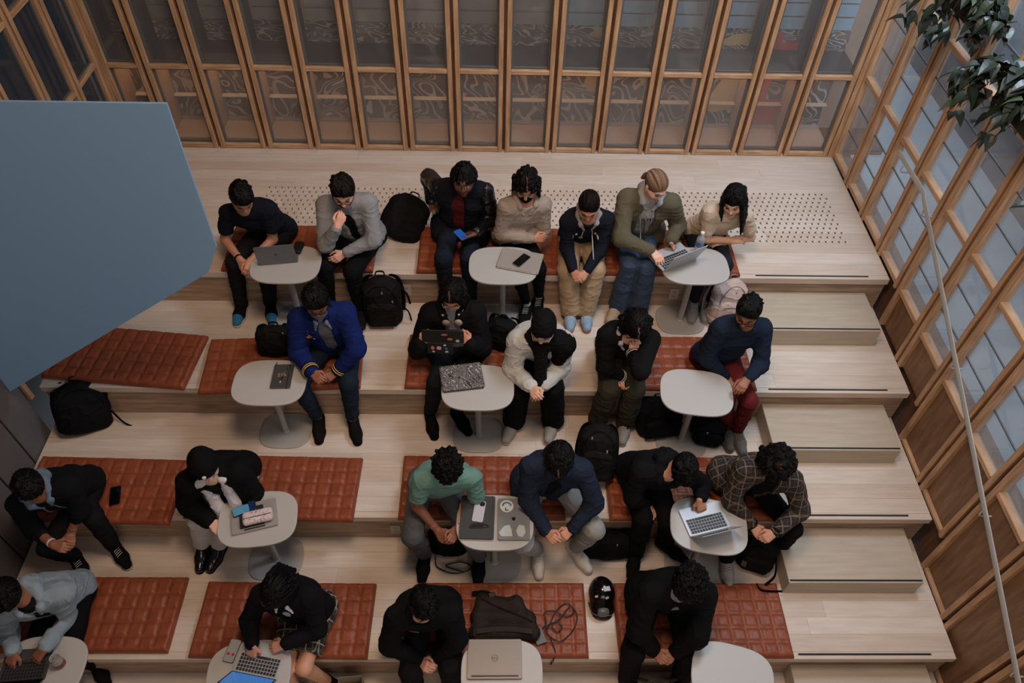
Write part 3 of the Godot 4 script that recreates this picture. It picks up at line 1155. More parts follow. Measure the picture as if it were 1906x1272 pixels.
func build_tables() -> void:
	build_table(1, -1.795, 1.885, 0.0, "grey side table with the open laptop beside the person in the navy T-shirt")
	build_table(1, -0.146, 1.87, 0.0, "grey side table with a silver tablet and a black phone in the back row")
	build_table(1, 1.332, 1.85, 0.0, "grey side table under the silver laptop and the water bottle")
	build_table(2, -1.823, 2.745, 0.0, "grey side table with the black notebook on it")
	build_table(2, -0.324, 2.775, 0.0, "grey side table under the marbled laptop sleeve")
	build_table(2, 1.26, 2.805, -0.12, "empty grey side table in front of the second row's right cushion")
	build_table(3, -1.80, 3.64, 0.1, "grey side table with a patterned pencil case and phones")
	build_table(3, -0.192, 3.66, 0.0, "grey side table with the dark folio and stickered laptop")
	build_table(3, 1.27, 3.68, -0.15, "grey side table with the laptop between the black hoodie and plaid shirt")
	build_table(4, -3.06, 4.51, 0.0, "grey side table at the lower left corner with a drink can")
	build_table(4, -1.75, 4.54, 0.12, "grey side table with the laptop used by the person in the plaid skirt")
	build_table(4, -0.14, 4.53, 0.0, "grey side table under the closed grey laptop in front")
	build_table(4, 1.345, 4.56, -0.25, "empty grey side table in front at the lower right")

func top_of(k: int) -> float:
	return level(k) + TABLE_TOP + 0.0005

# ---------------------------------------------------------------- electronics
# the user sits on the -z side; the hinge is at +z; open is the angle between deck and lid
func laptop(at: Vector3, turn: float, label: String, tone: Color, open: float, w := 0.305, d := 0.212, glow := Color.BLACK) -> Node3D:
	var o := thing("laptop", label, "laptop", at, turn)
	var body := plain(tone, 0.38, 0.25)
	part("base", slab(corner_rect(w, d, 0.010), 0.001, 0.013, 0.002), body, o)
	if open > 0.05:
		part("keyboard_well", slab(corner_rect(w - 0.03, d * 0.52, 0.003), 0.0125, 0.0135, 0.0004), plain(tone.darkened(0.12), 0.5), o, Vector3(0, 0, d * 0.17))
		var st := tool()
		for r in 5:
			var n := 13
			for i in n:
				if r == 0 and i > 3 and i < 9:
					continue
				add_box(st, Vector3((i - 6.0) * (w - 0.04) / 13.0, 0.0142, d * 0.17 - d * 0.21 + r * d * 0.105), Vector3((w - 0.04) / 13.0 * 0.80, 0.0016, d * 0.082), 0.0004)
		add_box(st, Vector3(0, 0.0142, d * 0.17 - d * 0.21), Vector3(w * 0.34, 0.0016, d * 0.082), 0.0004)
		var keys := part("keys", st.commit(), plain(Color(0.045, 0.045, 0.05), 0.55), o)
		keys.set_meta("kind", "stuff")
		part("trackpad", slab(corner_rect(w * 0.38, d * 0.30, 0.004), 0.0125, 0.0137, 0.0004), plain(tone.lightened(0.06), 0.35, 0.2), o, Vector3(0, 0, -d * 0.30))
	var lid := Node3D.new()
	lid.name = "lid"
	o.add_child(lid, true)
	lid.position = Vector3(0, 0.015, d * 0.5 - 0.004)
	lid.rotation.x = open
	part("shell", slab(corner_rect(w, d, 0.010), 0.0, 0.005, 0.0015), body, lid, Vector3(0, 0, -d * 0.5 + 0.004))
	if open > 0.05:
		var sm := mat(Color(0.03, 0.03, 0.035), 0.15)
		if glow != Color.BLACK:
			sm.albedo_color = Color(0.05, 0.06, 0.08)
			sm.emission_enabled = true
			sm.emission = glow
			sm.emission_energy_multiplier = 0.55
		part("bezel", slab(corner_rect(w - 0.004, d - 0.004, 0.009), -0.0008, 0.0002, 0.0003), plain(Color(0.03, 0.03, 0.033), 0.3), lid, Vector3(0, 0, -d * 0.5 + 0.004))
		part("screen", box(Vector3(w - 0.022, 0.0008, d - 0.03), 0.0002), sm, lid, Vector3(0, -0.0009, -d * 0.5 + 0.004))
	return o

func lid_of(o: Node3D) -> Node3D:
	return o.get_node("lid")

func apple_mark(parent: Node3D, at: Vector3, s: float, m: Material, flip := 1.0) -> void:
	var poly := PackedVector2Array()
	for i in 28:
		var a := TAU * i / 28.0
		var r := 1.0 + 0.07 * cos(2.0 * a)
		var p := Vector2(cos(a) * r, sin(a) * r * 0.98)
		if p.x > 0.8 and absf(p.y + 0.12) < 0.35:
			p.x = 0.74
		if absf(p.x) < 0.3:
			p.y *= 0.9
		poly.append(p * s * flip)
	part("emblem", slab(poly, 0.0, 0.0008, 0.0002), m, parent, at)
	part("emblem_leaf", slab(rounded(s * 0.4, s * 0.7, 2.0, 12), 0.0, 0.0008, 0.0002), m, parent, at + Vector3(s * 0.25, 0, -s * 1.35) * flip, Vector3(0, -0.6, 0))

func phone(at: Vector3, turn: float, label: String, shell: Color, face: Material, w := 0.074, d := 0.152, cameras := false) -> Node3D:
	var o := thing("phone", label, "phone", at, turn)
	part("body", slab(corner_rect(w, d, 0.011), 0.0, 0.0085, 0.002), plain(shell, 0.35), o)
	if cameras:
		part("camera_plate", slab(corner_rect(0.034, 0.034, 0.008), 0.0085, 0.0105, 0.001), plain(Color(0.16, 0.16, 0.18), 0.3), o, Vector3(w * 0.5 - 0.022, 0, -d * 0.5 + 0.024))
		for q in [Vector3(-0.008, 0, -0.008), Vector3(-0.008, 0, 0.008), Vector3(0.008, 0, 0)]:
			part("lens", lathe(PackedVector2Array([Vector2(0.0068, 0.010), Vector2(0.0065, 0.0125), Vector2(0.0, 0.0125)]), 14), plain(Color(0.03, 0.03, 0.035), 0.12), o, q + Vector3(w * 0.5 - 0.022, 0, -d * 0.5 + 0.024))
	else:
		part("screen", slab(corner_rect(w - 0.006, d - 0.006, 0.009), 0.0082, 0.0089, 0.0003), face, o)
	return o

func glow_mat(c: Color, e := 0.5) -> Material:
	var m := mat(Color(0.05, 0.06, 0.08), 0.15)
	m.emission_enabled = true
	m.emission = c
	m.emission_energy_multiplier = e
	return m

# ---------------------------------------------------------------- bags
# body, front pocket, top handle, straps, zips; x right, y up, z to the front face
func backpack(at: Vector3, basis: Basis, size: Vector3, label: String, tone: Color, spec: Dictionary = {}) -> Node3D:
	var o := thing(spec.get("name", "backpack"), label, "bag", at)
	o.basis = basis
	var w := size.x
	var h := size.y
	var d := size.z
	var m := cloth(tone, spec.get("rough", 0.75))
	var dark := cloth(tone.darkened(0.35), 0.7)
	var c := 0.011
	var F := Field.new(Vector3(-w * 0.7, -0.03, -d * 0.8), Vector3(w * 0.7, h * 1.12, d * 1.25), c)
	var I := Basis.IDENTITY
	F.block(Vector3(0, h * 0.42, 0), I, Vector3(w * 0.5, h * 0.42, d * 0.42), minf(d * 0.32, 0.07), 0.02)
	F.egg(Vector3(0, h * 0.74, -0.005), I, Vector3(w * 0.46, h * 0.27, d * 0.42), 0.05)
	F.egg(Vector3(0, h * 0.36, d * 0.2), I, Vector3(w * 0.44, h * 0.34, d * 0.34), 0.05)
	var net := F.nets()
	crease(net, spec.get("folds", 0.012), Vector3(9, 8, 9), Vector3(at.x * 3.0, at.z, 0))
	part("body", net_mesh(net), m, o)
	if spec.get("pocket", true):
		var G := Field.new(Vector3(-w * 0.6, -0.02, -d * 0.2), Vector3(w * 0.6, h * 0.8, d * 1.2), c)
		G.block(Vector3(0, h * 0.30, d * 0.47), I, Vector3(w * 0.40, h * 0.24, d * 0.14), 0.03, 0.01)
		G.egg(Vector3(0, h * 0.42, d * 0.46), I, Vector3(w * 0.38, h * 0.2, d * 0.16), 0.03)
		var pn := G.nets()
		crease(pn, 0.007, Vector3(10, 14, 10), Vector3(at.z, 0, 2))
		part("front_pocket", net_mesh(pn), m, o)
		var z: Array = []
		for i in 9:
			var x := lerpf(-w * 0.30, w * 0.30, i / 8.0)
			z.append(G.hit(Vector3(x, h * 0.50 - absf(x) * 0.1, d * 1.3), Vector3(0, 0, -1), d * 1.6))
		part("zip", tube(PackedVector3Array(z), 0.004, 6), dark, o)
	var arc: Array = []
	for i in 13:
		var a := lerpf(PI * 1.06, -PI * 0.06, i / 12.0)
		arc.append(F.hit(Vector3(cos(a) * w * 0.40, h * 0.58 + sin(a) * h * 0.33, d * 1.3), Vector3(0, 0, -1), d * 2.0))
	part("zip", tube(PackedVector3Array(arc), 0.0045, 6), dark, o)
	part("handle", tube(curve([Vector3(-w * 0.12, h * 0.97, -d * 0.15), Vector3(-w * 0.09, h * 1.06, -d * 0.18), Vector3(w * 0.09, h * 1.06, -d * 0.18), Vector3(w * 0.12, h * 0.97, -d * 0.15)], 5), 0.012, 8, 1.0, 0.005, Vector3.FORWARD), dark, o)
	for s in [-1.0, 1.0]:
		part("strap", tube(curve([Vector3(s * w * 0.25, h * 0.93, -d * 0.38), Vector3(s * w * 0.42, h * 0.8, -d * 0.55), Vector3(s * w * 0.52, h * 0.45, -d * 0.6), Vector3(s * w * 0.50, h * 0.12, -d * 0.42)], 6), 0.024, 8, 0.7, 0.008, Vector3.RIGHT), dark, o)
	for t in spec.get("tails", []):
		part("webbing_tail", tube(curve(t, 6), 0.011, 8, 1.0, 0.003, Vector3.UP), dark, o)
	for q in spec.get("pulls", []):
		var p := F.hit(Vector3(q[0] * w, q[1] * h, d * 1.4), Vector3(0, 0, -1), d * 2.0) + Vector3(0, 0, 0.004)
		part("zip_pull", box(Vector3(0.010, 0.022, 0.004), 0.001), plain(Color(0.66, 0.66, 0.67), 0.3, 0.6), o, p)
	return o

func turned(yaw: float, lean := 0.0, roll := 0.0) -> Basis:
	return Basis(Vector3.UP, yaw) * Basis(Vector3.RIGHT, lean) * Basis(Vector3.BACK, roll)

func build_bags() -> void:
	var blk := Color(0.066, 0.064, 0.066)
	backpack(Vector3(-1.105, level(1), 1.90), turned(0.04, -0.10), Vector3(0.30, 0.46, 0.19), "black backpack standing on the floor beside the grey cardigan's legs", Color(0.072, 0.066, 0.062), {"pulls": [[0.05, 0.80], [0.30, 0.62]], "tails": [[Vector3(0.15, 0.34, -0.02), Vector3(0.20, 0.28, 0.0), Vector3(0.22, 0.20, 0.02)], [Vector3(0.15, 0.14, -0.02), Vector3(0.20, 0.12, 0.02), Vector3(0.22, 0.04, 0.04)]]})
	backpack(Vector3(-1.03, 0.001, 1.30), turned(0.25, -0.75, -0.55), Vector3(0.34, 0.40, 0.18), "black soft bag leaning on the landing left of the person with locs", Color(0.05, 0.05, 0.052), {"pocket": false})
	backpack(Vector3(1.66, level(1), 1.86), turned(0.25, -0.22, -0.22), Vector3(0.28, 0.40, 0.17), "pale pink backpack on the floor by the cream T-shirt's feet", Color(0.73, 0.635, 0.60), {"pulls": [[0.0, 0.8]]})
	backpack(Vector3(-1.885, level(1) + 0.062, 2.30), turned(0.05, -0.20), Vector3(0.28, 0.26, 0.12), "black laptop bag on the cushion left of the royal blue jacket", blk, {"pocket": false, "pulls": [[0.28, 0.85]]})
	backpack(Vector3(-0.155, level(1) + 0.062, 2.20), turned(-0.3, -0.12), Vector3(0.24, 0.27, 0.16), "round black bag on the cushion between the tablet holder and the headscarf", Color(0.055, 0.055, 0.06), {"pocket": false})
	backpack(Vector3(1.09, level(2), 2.72), turned(0.15, -0.25), Vector3(0.36, 0.33, 0.20), "larger black backpack under the empty table of the second row", Color(0.052, 0.055, 0.068), {"tails": [[Vector3(-0.18, 0.15, 0), Vector3(-0.25, 0.10, 0.02), Vector3(-0.28, 0.02, 0.06)], [Vector3(-0.18, 0.22, 0), Vector3(-0.23, 0.2, 0.0), Vector3(-0.25, 0.13, 0.0)]]})
	backpack(Vector3(1.46, level(2), 2.82), turned(-0.2, -0.3), Vector3(0.24, 0.24, 0.15), "smaller black bag by the red trousers' shoes", Color(0.06, 0.062, 0.068), {"pulls": [[-0.1, 0.6], [0.2, 0.5]]})
	backpack(Vector3(-3.36, level(2), 2.74), turned(0.5, -0.35, -0.2), Vector3(0.38, 0.42, 0.22), "black backpack on the floor against the dark left wall", Color(0.05, 0.053, 0.062), {"pocket": false, "tails": [[Vector3(0.19, 0.15, 0.05), Vector3(0.26, 0.05, 0.10), Vector3(0.33, 0.0, 0.12)]]})
	backpack(Vector3(0.545, level(2) + 0.062, 3.19), turned(-0.12, -0.55), Vector3(0.28, 0.44, 0.18), "black backpack lying on the cushion behind the navy hooded jacket", Color(0.07, 0.066, 0.063), {"pulls": [[-0.2, 0.8], [0.22, 0.6], [0.2, 0.4]]})
	backpack(Vector3(0.665, level(3), 3.58), turned(0.02, -0.15), Vector3(0.38, 0.20, 0.17), "flat black bag on the floor between the sweatpants and the black hoodie", Color(0.05, 0.05, 0.054), {"pocket": false, "pulls": [[0.1, 0.9]]})
	var cord_bag := backpack(Vector3(-0.53, level(3), 3.56), turned(0.0, -0.1), Vector3(0.28, 0.20, 0.15), "small black bag with a cord under the green T-shirt's table", Color(0.048, 0.048, 0.05), {"pocket": false})
	part("cord", tube(curve([Vector3(-0.10, 0.06, 0.08), Vector3(-0.08, 0.006, 0.15), Vector3(0.05, 0.006, 0.20), Vector3(0.17, 0.006, 0.16), Vector3(0.10, 0.006, 0.11), Vector3(-0.02, 0.006, 0.14), Vector3(0.12, 0.006, 0.19)], 8), 0.005, 6), plain(Color(0.05, 0.05, 0.052), 0.6), cord_bag)
	var sling := backpack(Vector3(1.73, level(3), 3.68), turned(-0.35, -0.2), Vector3(0.26, 0.30, 0.15), "black bag with a loose strap between the plaid shirt's shoes", Color(0.06, 0.057, 0.055), {"tails": [[Vector3(0.11, 0.24, 0.08), Vector3(0.14, 0.12, 0.13), Vector3(0.10, 0.02, 0.16)], [Vector3(0.04, 0.02, 0.17), Vector3(0.08, 0.03, 0.22), Vector3(0.22, 0.04, 0.18)]]})
	part("name_patch", box(Vector3(0.035, 0.055, 0.003), 0.001), plain(Color(0.34, 0.28, 0.23), 0.6), sling, Vector3(-0.08, 0.10, 0.095), Vector3(-0.1, -0.3, 0.1))
	var olive := backpack(Vector3(0.93, level(4), 4.60), turned(0.0, -0.1), Vector3(0.32, 0.34, 0.20), "olive green backpack on the floor between the legs of the curly-haired person", Color(0.26, 0.25, 0.16), {"pulls": [[0.0, 0.8]]})
	olive.set_meta("category", "bag")
	# brown sling bag lying on the front cushion
	var b := thing("shoulder_bag", "dark brown shoulder bag lying on the front cushion beside the cables", "bag", Vector3(-0.13, level(3) + 0.064, 4.11))
	var F := Field.new(Vector3(-0.30, -0.02, -0.24), Vector3(0.30, 0.16, 0.24), 0.010)
	for q in [[Vector3(-0.18, 0.05, 0.12), Vector3(0.20, 0.045, 0.12), 0.045], [Vector3(-0.17, 0.05, 0.0), Vector3(0.18, 0.05, 0.02), 0.05], [Vector3(-0.14, 0.05, -0.10), Vector3(0.08, 0.05, -0.08), 0.045], [Vector3(-0.18, 0.04, 0.12), Vector3(-0.14, 0.045, -0.12), 0.035], [Vector3(0.20, 0.04, 0.10), Vector3(0.09, 0.045, -0.10), 0.04]]:
		F.bone(q[0], q[1], q[2], q[2], 0.05)
	var net := F.nets()
	crease(net, 0.012, Vector3(9, 9, 9), Vector3(3, 0, 1))
	part("body", net_mesh(net), cloth(Color(0.155, 0.125, 0.11), 0.7), b)
	var flap: Array = []
	for i in 9:
		var t := i / 8.0
		flap.append(F.hit(Vector3(lerpf(-0.15, 0.20, t), 0.25, lerpf(-0.10, 0.06, t)), Vector3.DOWN, 0.3) + Vector3(0, 0.003, 0))
	part("flap_seam", tube(PackedVector3Array(flap), 0.006, 6), cloth(Color(0.09, 0.075, 0.07), 0.7), b)
	var hem: Array = []
	for i in 9:
		hem.append(F.hit(Vector3(lerpf(-0.18, 0.20, i / 8.0), 0.25, 0.125 - 0.02 * sin(i / 8.0 * PI)), Vector3.DOWN, 0.3) + Vector3(0, 0.004, 0))
	part("front_band", tube(PackedVector3Array(hem), 0.022, 8, 1.0, 0.005, Vector3.BACK), cloth(Color(0.20, 0.16, 0.14), 0.7), b)
	part("strap", tube(curve([Vector3(-0.09, 0.08, -0.14), Vector3(-0.14, 0.05, -0.17), Vector3(-0.22, 0.015, -0.175)], 6), 0.016, 8, 1.0, 0.005, Vector3.BACK), cloth(Color(0.06, 0.058, 0.058), 0.7), b)
	part("buckle", box(Vector3(0.05, 0.02, 0.035), 0.005), plain(Color(0.06, 0.06, 0.062), 0.4), b, Vector3(-0.08, 0.085, -0.135), Vector3(0, 0.3, 0))

func build_electronics() -> void:
	var silver := Color(0.66, 0.66, 0.675)
	var grey := Color(0.40, 0.40, 0.415)
	var off := plain(Color(0.025, 0.025, 0.03), 0.15)
	var l := laptop(Vector3(-1.862, top_of(1), 1.79), 0.15, "space grey laptop standing open with its lid to the camera", grey, deg_to_rad(100), 0.29, 0.205)
	apple_mark(lid_of(l), Vector3(0, 0.0052, -0.10), 0.011, plain(Color(0.26, 0.26, 0.27), 0.2, 0.4), -1.0)
	var c := thing("glasses_case", "black case beside the open grey laptop", "case", Vector3(-1.727, top_of(1), 1.725), -0.12)
	part("shell", slab(corner_rect(0.07, 0.13, 0.02), 0.0, 0.035, 0.010), plain(Color(0.05, 0.05, 0.055), 0.5), c)
	part("seam", slab(corner_rect(0.0715, 0.1315, 0.02), 0.016, 0.0185, 0.0008), plain(Color(0.02, 0.02, 0.022), 0.6), c)
	l = laptop(Vector3(-0.014, top_of(1), 1.835), -0.24, "closed silver laptop under a black phone in the back row", Color(0.62, 0.59, 0.565), 0.0, 0.325, 0.222)
	part("hinge_bar", tube(PackedVector3Array([Vector3(-0.15, 0.010, 0.110), Vector3(0.15, 0.010, 0.110)]), 0.005, 8), plain(Color(0.72, 0.70, 0.68), 0.25, 0.6), l)
	phone(Vector3(-0.005, top_of(1) + 0.0205, 1.845), -0.68, "black phone lying on the closed silver laptop", Color(0.46, 0.44, 0.42), off)
	l = laptop(Vector3(1.165, top_of(1), 1.765), 0.50, "silver laptop typed on by the person in the olive jacket", silver, deg_to_rad(112), 0.32, 0.215)
	apple_mark(lid_of(l), Vector3(0, 0.0052, -0.105), 0.012, plain(Color(0.86, 0.88, 0.90), 0.25, 0.2), -1.0)
	# held phone
	phone(Vector3(-0.475, 0.352, 1.635), 0.6, "phone with a lit blue screen in the hand of the person with locs", Color(0.04, 0.04, 0.05), glow_mat(Color(0.16, 0.42, 0.80), 0.5), 0.07, 0.13)
	# table with the beanie
	laptop(Vector3(-1.822, top_of(3), 3.632), 0.27, "closed silver laptop under the patterned pencil case", Color(0.60, 0.585, 0.57), 0.0, 0.30, 0.212)
	var nb := thing("notebook", "thin black notebook half hidden under the pencil case", "notebook", Vector3(-1.835, top_of(3) + 0.0205, 3.64), 0.27)
	part("cover", slab(corner_rect(0.16, 0.15, 0.006), 0.0, 0.008, 0.001), plain(Color(0.08, 0.075, 0.075), 0.6), nb)
	var p2 := thing("pencil_case", "pale pencil case with dark floral print on the third row's table", "pencil case", Vector3(-1.785, top_of(3) + 0.029, 3.655), 0.27)
	var F := Field.new(Vector3(-0.13, -0.01, -0.09), Vector3(0.13, 0.08, 0.09), 0.006)
	F.block(Vector3(0, 0.026, 0), Basis.IDENTITY, Vector3(0.10, 0.026, 0.048), 0.024, 0.01)
	var fl := mat(Color.WHITE, 0.7)
	fl.albedo_texture = floral_print()
	fl.uv1_triplanar = true
	fl.uv1_scale = Vector3.ONE * 7.0
	part("pouch", net_mesh(F.nets()), fl, p2)
	part("zip", tube(PackedVector3Array([Vector3(-0.09, 0.050, 0.010), Vector3(0, 0.0525, 0.012), Vector3(0.09, 0.050, 0.010)]), 0.003, 6), plain(Color(0.10, 0.09, 0.09), 0.5), p2)
	var pen := thing("pen", "black pen in front of the pencil case", "pen", Vector3(-1.80, top_of(3) + 0.0245, 3.722), 0.27)
	part("barrel", tube(PackedVector3Array([Vector3(-0.065, 0, 0), Vector3(0.06, 0, 0), Vector3(0.072, 0, 0)]), 0.0045, 8, 0.7), plain(Color(0.05, 0.05, 0.05), 0.4), pen)
	phone(Vector3(-1.913, top_of(3) + 0.0305, 3.600), 0.47 + PI / 2, "phone with a pale blue lit screen on the third row's left table", Color(0.06, 0.06, 0.09), glow_mat(Color(0.36, 0.60, 0.72), 0.5), 0.065, 0.115)
	phone(Vector3(-1.848, top_of(3) + 0.0305, 3.560), 0.35, "small phone with app icons beside the lit blue phone", Color(0.03, 0.03, 0.04), glow_mat(Color(0.10, 0.16, 0.32), 0.5), 0.05, 0.09)
	# dark folio, phone and stickered laptop
	var folio := thing("tablet_folio", "dark grey folio under the pale phone on the middle table", "folio", Vector3(-0.312, top_of(3), 3.633), -0.03)
	part("cover", slab(corner_rect(0.232, 0.325, 0.014), 0.006, 0.022, 0.003), plain(Color(0.17, 0.175, 0.17), 0.65), folio)
	part("tray", slab(corner_rect(0.242, 0.335, 0.018), 0.0, 0.008, 0.002), plain(Color(0.62, 0.585, 0.545), 0.5), folio)
	part("pencil", tube(PackedVector3Array([Vector3(-0.124, 0.012, -0.10), Vector3(-0.124, 0.012, 0.05)]), 0.0045, 8), plain(Color(0.78, 0.47, 0.28), 0.5), folio)
	phone(Vector3(-0.302, top_of(3) + 0.0225, 3.595), -0.14, "pale lilac phone lying camera side up on the dark folio", Color(0.68, 0.67, 0.71), off, 0.076, 0.160, true)
	var cable := thing("cable", "short black charging cable coiled below the pale phone", "cable", Vector3(-0.30, top_of(3) + 0.0225, 3.70))
	part("wire", tube(curve([Vector3(-0.06, 0.004, 0.0), Vector3(-0.02, 0.004, -0.014), Vector3(0.05, 0.004, -0.004), Vector3(0.06, 0.004, 0.012), Vector3(-0.04, 0.006, 0.016), Vector3(-0.055, 0.008, 0.004), Vector3(0.03, 0.008, 0.002)], 6), 0.0035, 6), plain(Color(0.04, 0.04, 0.045), 0.5), cable)
	l = laptop(Vector3(-0.064, top_of(3), 3.646), PI / 2, "closed grey laptop with round stickers on the middle table", Color(0.47, 0.475, 0.485), 0.0, 0.308, 0.216)
	# stickers lie on the lid: x of the laptop points away from the camera
	var lid := lid_of(l)
	apple_mark(lid, Vector3(0.0, 0.0052, -0.105), 0.014, plain(Color(0.05, 0.05, 0.055), 0.3), 1.0)
	var white := plain(Color(0.78, 0.79, 0.79), 0.5)
	var teal := plain(Color(0.10, 0.42, 0.56), 0.5)
	part("sticker", lathe(PackedVector2Array([Vector2(0.046, 0.005), Vector2(0.046, 0.0056), Vector2(0.0, 0.0056)]), 32), white, lid, Vector3(0.095, 0, -0.152))
	var arc := PackedVector3Array()
	for i in 13:
		var a := lerpf(-PI * 0.5, PI * 0.5, i / 12.0)
		arc.append(Vector3(0.097 + cos(a) * 0.026, 0.0058, -0.152 + sin(a) * 0.028))
	part("sticker_print", tube(arc, 0.006, 8, 1.0, 0.0005, Vector3.UP.cross(Vector3.RIGHT)), teal, lid)
	part("sticker_print", box(Vector3(0.022, 0.0006, 0.008), 0.0002), teal, lid, Vector3(0.072, 0.006, -0.160))
	part("sticker_print", box(Vector3(0.008, 0.0006, 0.024), 0.0002), teal, lid, Vector3(0.064, 0.006, -0.150))
	part("sticker", lathe(PackedVector2Array([Vector2(0.024, 0.005), Vector2(0.024, 0.0056), Vector2(0.0, 0.0056)]), 20), plain(Color(0.66, 0.74, 0.75), 0.5), lid, Vector3(0.098, 0, -0.055))
	part("sticker", slab(PackedVector2Array([Vector2(-0.13, -0.19), Vector2(-0.10, -0.205), Vector2(-0.055, -0.17), Vector2(-0.045, -0.135), Vector2(-0.08, -0.12), Vector2(-0.13, -0.115)]), 0.005, 0.0056, 0.0002), plain(Color(0.70, 0.74, 0.73), 0.5), lid)
	part("sticker", slab(PackedVector2Array([Vector2(-0.13, -0.075), Vector2(-0.09, -0.09), Vector2(-0.045, -0.07), Vector2(-0.05, -0.035), Vector2(-0.10, -0.025), Vector2(-0.135, -0.045)]), 0.005, 0.0056, 0.0002), plain(Color(0.68, 0.70, 0.70), 0.5), lid)
	laptop(Vector3(1.245, top_of(3), 3.635), 0.25, "silver laptop open under the hand of the black hoodie", silver, deg_to_rad(118), 0.30, 0.212)
	laptop(Vector3(-1.69, top_of(4), 4.455), -0.185, "silver laptop with a lit blue screen in front of the plaid skirt", silver, deg_to_rad(128), 0.302, 0.212, Color(0.30, 0.55, 0.85))
	var ph := phone(Vector3(-1.885, top_of(4), 4.40), -0.195, "phone in a pale marbled case with two red marks on the front left table", Color(0.10, 0.12, 0.16), plain(Color(0.56, 0.57, 0.57), 0.5), 0.074, 0.150)
	for s in [-0.016, 0.016]:
		part("red_mark", lathe(PackedVector2Array([Vector2(0.010, 0.0088), Vector2(0.010, 0.0094), Vector2(0.0, 0.0094)]), 12), plain(Color(0.62, 0.16, 0.17), 0.5), ph, Vector3(s, 0, 0.022))
	l = laptop(Vector3(-0.186, top_of(4), 4.455), 0.005, "closed grey laptop with a round emblem on the front table", Color(0.475, 0.445, 0.42), 0.0, 0.35, 0.25)
	lid = lid_of(l)
	var ring := PackedVector3Array()
	for i in 25:
		ring.append(Vector3(cos(TAU * i / 24.0) * 0.020, 0.0054, -0.125 + sin(TAU * i / 24.0) * 0.020))
	part("emblem_ring", tube(ring, 0.0012, 6), plain(Color(0.14, 0.13, 0.13), 0.4), lid)
	var word := text_mesh("DELL", 0.016, 0.0006, true)
	part("emblem_word", word, plain(Color(0.14, 0.13, 0.13), 0.4), lid, Vector3(0, 0.0054, -0.125), Vector3(-PI / 2, 0, 0))
	part("hinge_slot", box(Vector3(0.30, 0.004, 0.010), 0.001), plain(Color(0.05, 0.05, 0.05), 0.5), l, Vector3(0, 0.0195, 0.108))
	laptop(Vector3(-3.165, top_of(4), 4.49), 0.08, "dark laptop typed on at the lower left corner", Color(0.24, 0.24, 0.25), deg_to_rad(135), 0.29, 0.20)
	phone(Vector3(-2.918, level(2) + 0.0665, 3.36), 0.25, "black phone lying on the far left leather cushion", Color(0.03, 0.03, 0.033), off)
	# tablet with stickers, held upright
	var tb := thing("tablet", "black tablet with a sticker-covered cover held up by the person in the black coat", "tablet", Vector3(-0.575, 0.145, 2.555))
	tb.basis = turned(-0.03, -0.12)
	part("back_cover", slab_facing(corner_rect(0.30, 0.115, 0.012), 0.010), plain(Color(0.055, 0.053, 0.055), 0.4), tb, Vector3(0, 0.055, 0))
	part("flap", slab_facing(corner_rect(0.185, 0.105, 0.008), 0.008), plain(Color(0.05, 0.048, 0.05), 0.45), tb, Vector3(-0.02, -0.055, 0.006))
	var tints := [Color(0.72, 0.42, 0.42), Color(0.66, 0.58, 0.62), Color(0.14, 0.42, 0.50), Color(0.70, 0.65, 0.58), Color(0.68, 0.68, 0.66), Color(0.66, 0.36, 0.16), Color(0.62, 0.30, 0.28)]
	var spots := [[-0.075, -0.05, 0.024, 0.034, 0], [-0.03, -0.05, 0.036, 0.034, 1], [0.022, -0.055, 0.022, 0.022, 2], [-0.07, -0.085, 0.018, 0.016, 3], [0.012, -0.022, 0.022, 0.016, 4], [0.05, 0.035, 0.040, 0.020, 5], [0.012, 0.075, 0.046, 0.020, 6], [0.025, -0.085, 0.026, 0.016, 4], [0.105, 0.02, 0.026, 0.024, 4]]
	for q in spots:
		part("sticker", slab_facing(rounded(q[2], q[3], 2.4, 18), 0.001), plain(tints[q[4]], 0.5), tb, Vector3(q[0], q[1], 0.0105 if q[1] < 0 else 0.006))

func slab_facing(poly: PackedVector2Array, t: float) -> Mesh:
	var st := tool()
	add_slab(st, poly, -t * 0.5, t * 0.5, minf(0.002, t * 0.3), Vector3.ZERO, Basis(Vector3.RIGHT, Vector3.BACK, Vector3.DOWN))
	return st.commit()

func floral_print() -> ImageTexture:
	var img := Image.create(128, 128, false, Image.FORMAT_RGB8)
	img.fill(Color(0.76, 0.68, 0.69))
	var rng := RandomNumberGenerator.new()
	rng.seed = 77
	for i in 34:
		var c := Vector2(rng.randf() * 128, rng.randf() * 128)
		var tone: Color = [Color(0.30, 0.26, 0.29), Color(0.86, 0.80, 0.80), Color(0.58, 0.50, 0.54)][i % 3]
		var a := rng.randf() * TAU
		for s in 14:
			var q := c + Vector2(cos(a), sin(a)) * s
			a += rng.randf_range(-0.4, 0.4)
			var w := int(3.5 * sin(PI * s / 14.0)) + 1
			img.fill_rect(Rect2i(int(q.x), int(q.y), w, w), tone)
	return ImageTexture.create_from_image(img)

func marble_print() -> ImageTexture:
	var n := FastNoiseLite.new()
	n.seed = 44
	n.frequency = 0.011
	n.fractal_octaves = 2
	var img := Image.create(256, 200, false, Image.FORMAT_RGB8)
	for y in 200:
		for x in 256:
			var a := n.get_noise_2d(x, y * 1.3)
			var b := n.get_noise_2d(x + 60.0 * a + 500, y + 90.0 * a)
			var s := sin(b * 34.0)
			var c := Color(0.13, 0.105, 0.105)
			if s > 0.55:
				c = Color(0.66, 0.63, 0.62)
			elif s > 0.35:
				c = Color(0.38, 0.35, 0.34)
			img.set_pixel(x, y, c)
	return ImageTexture.create_from_image(img)

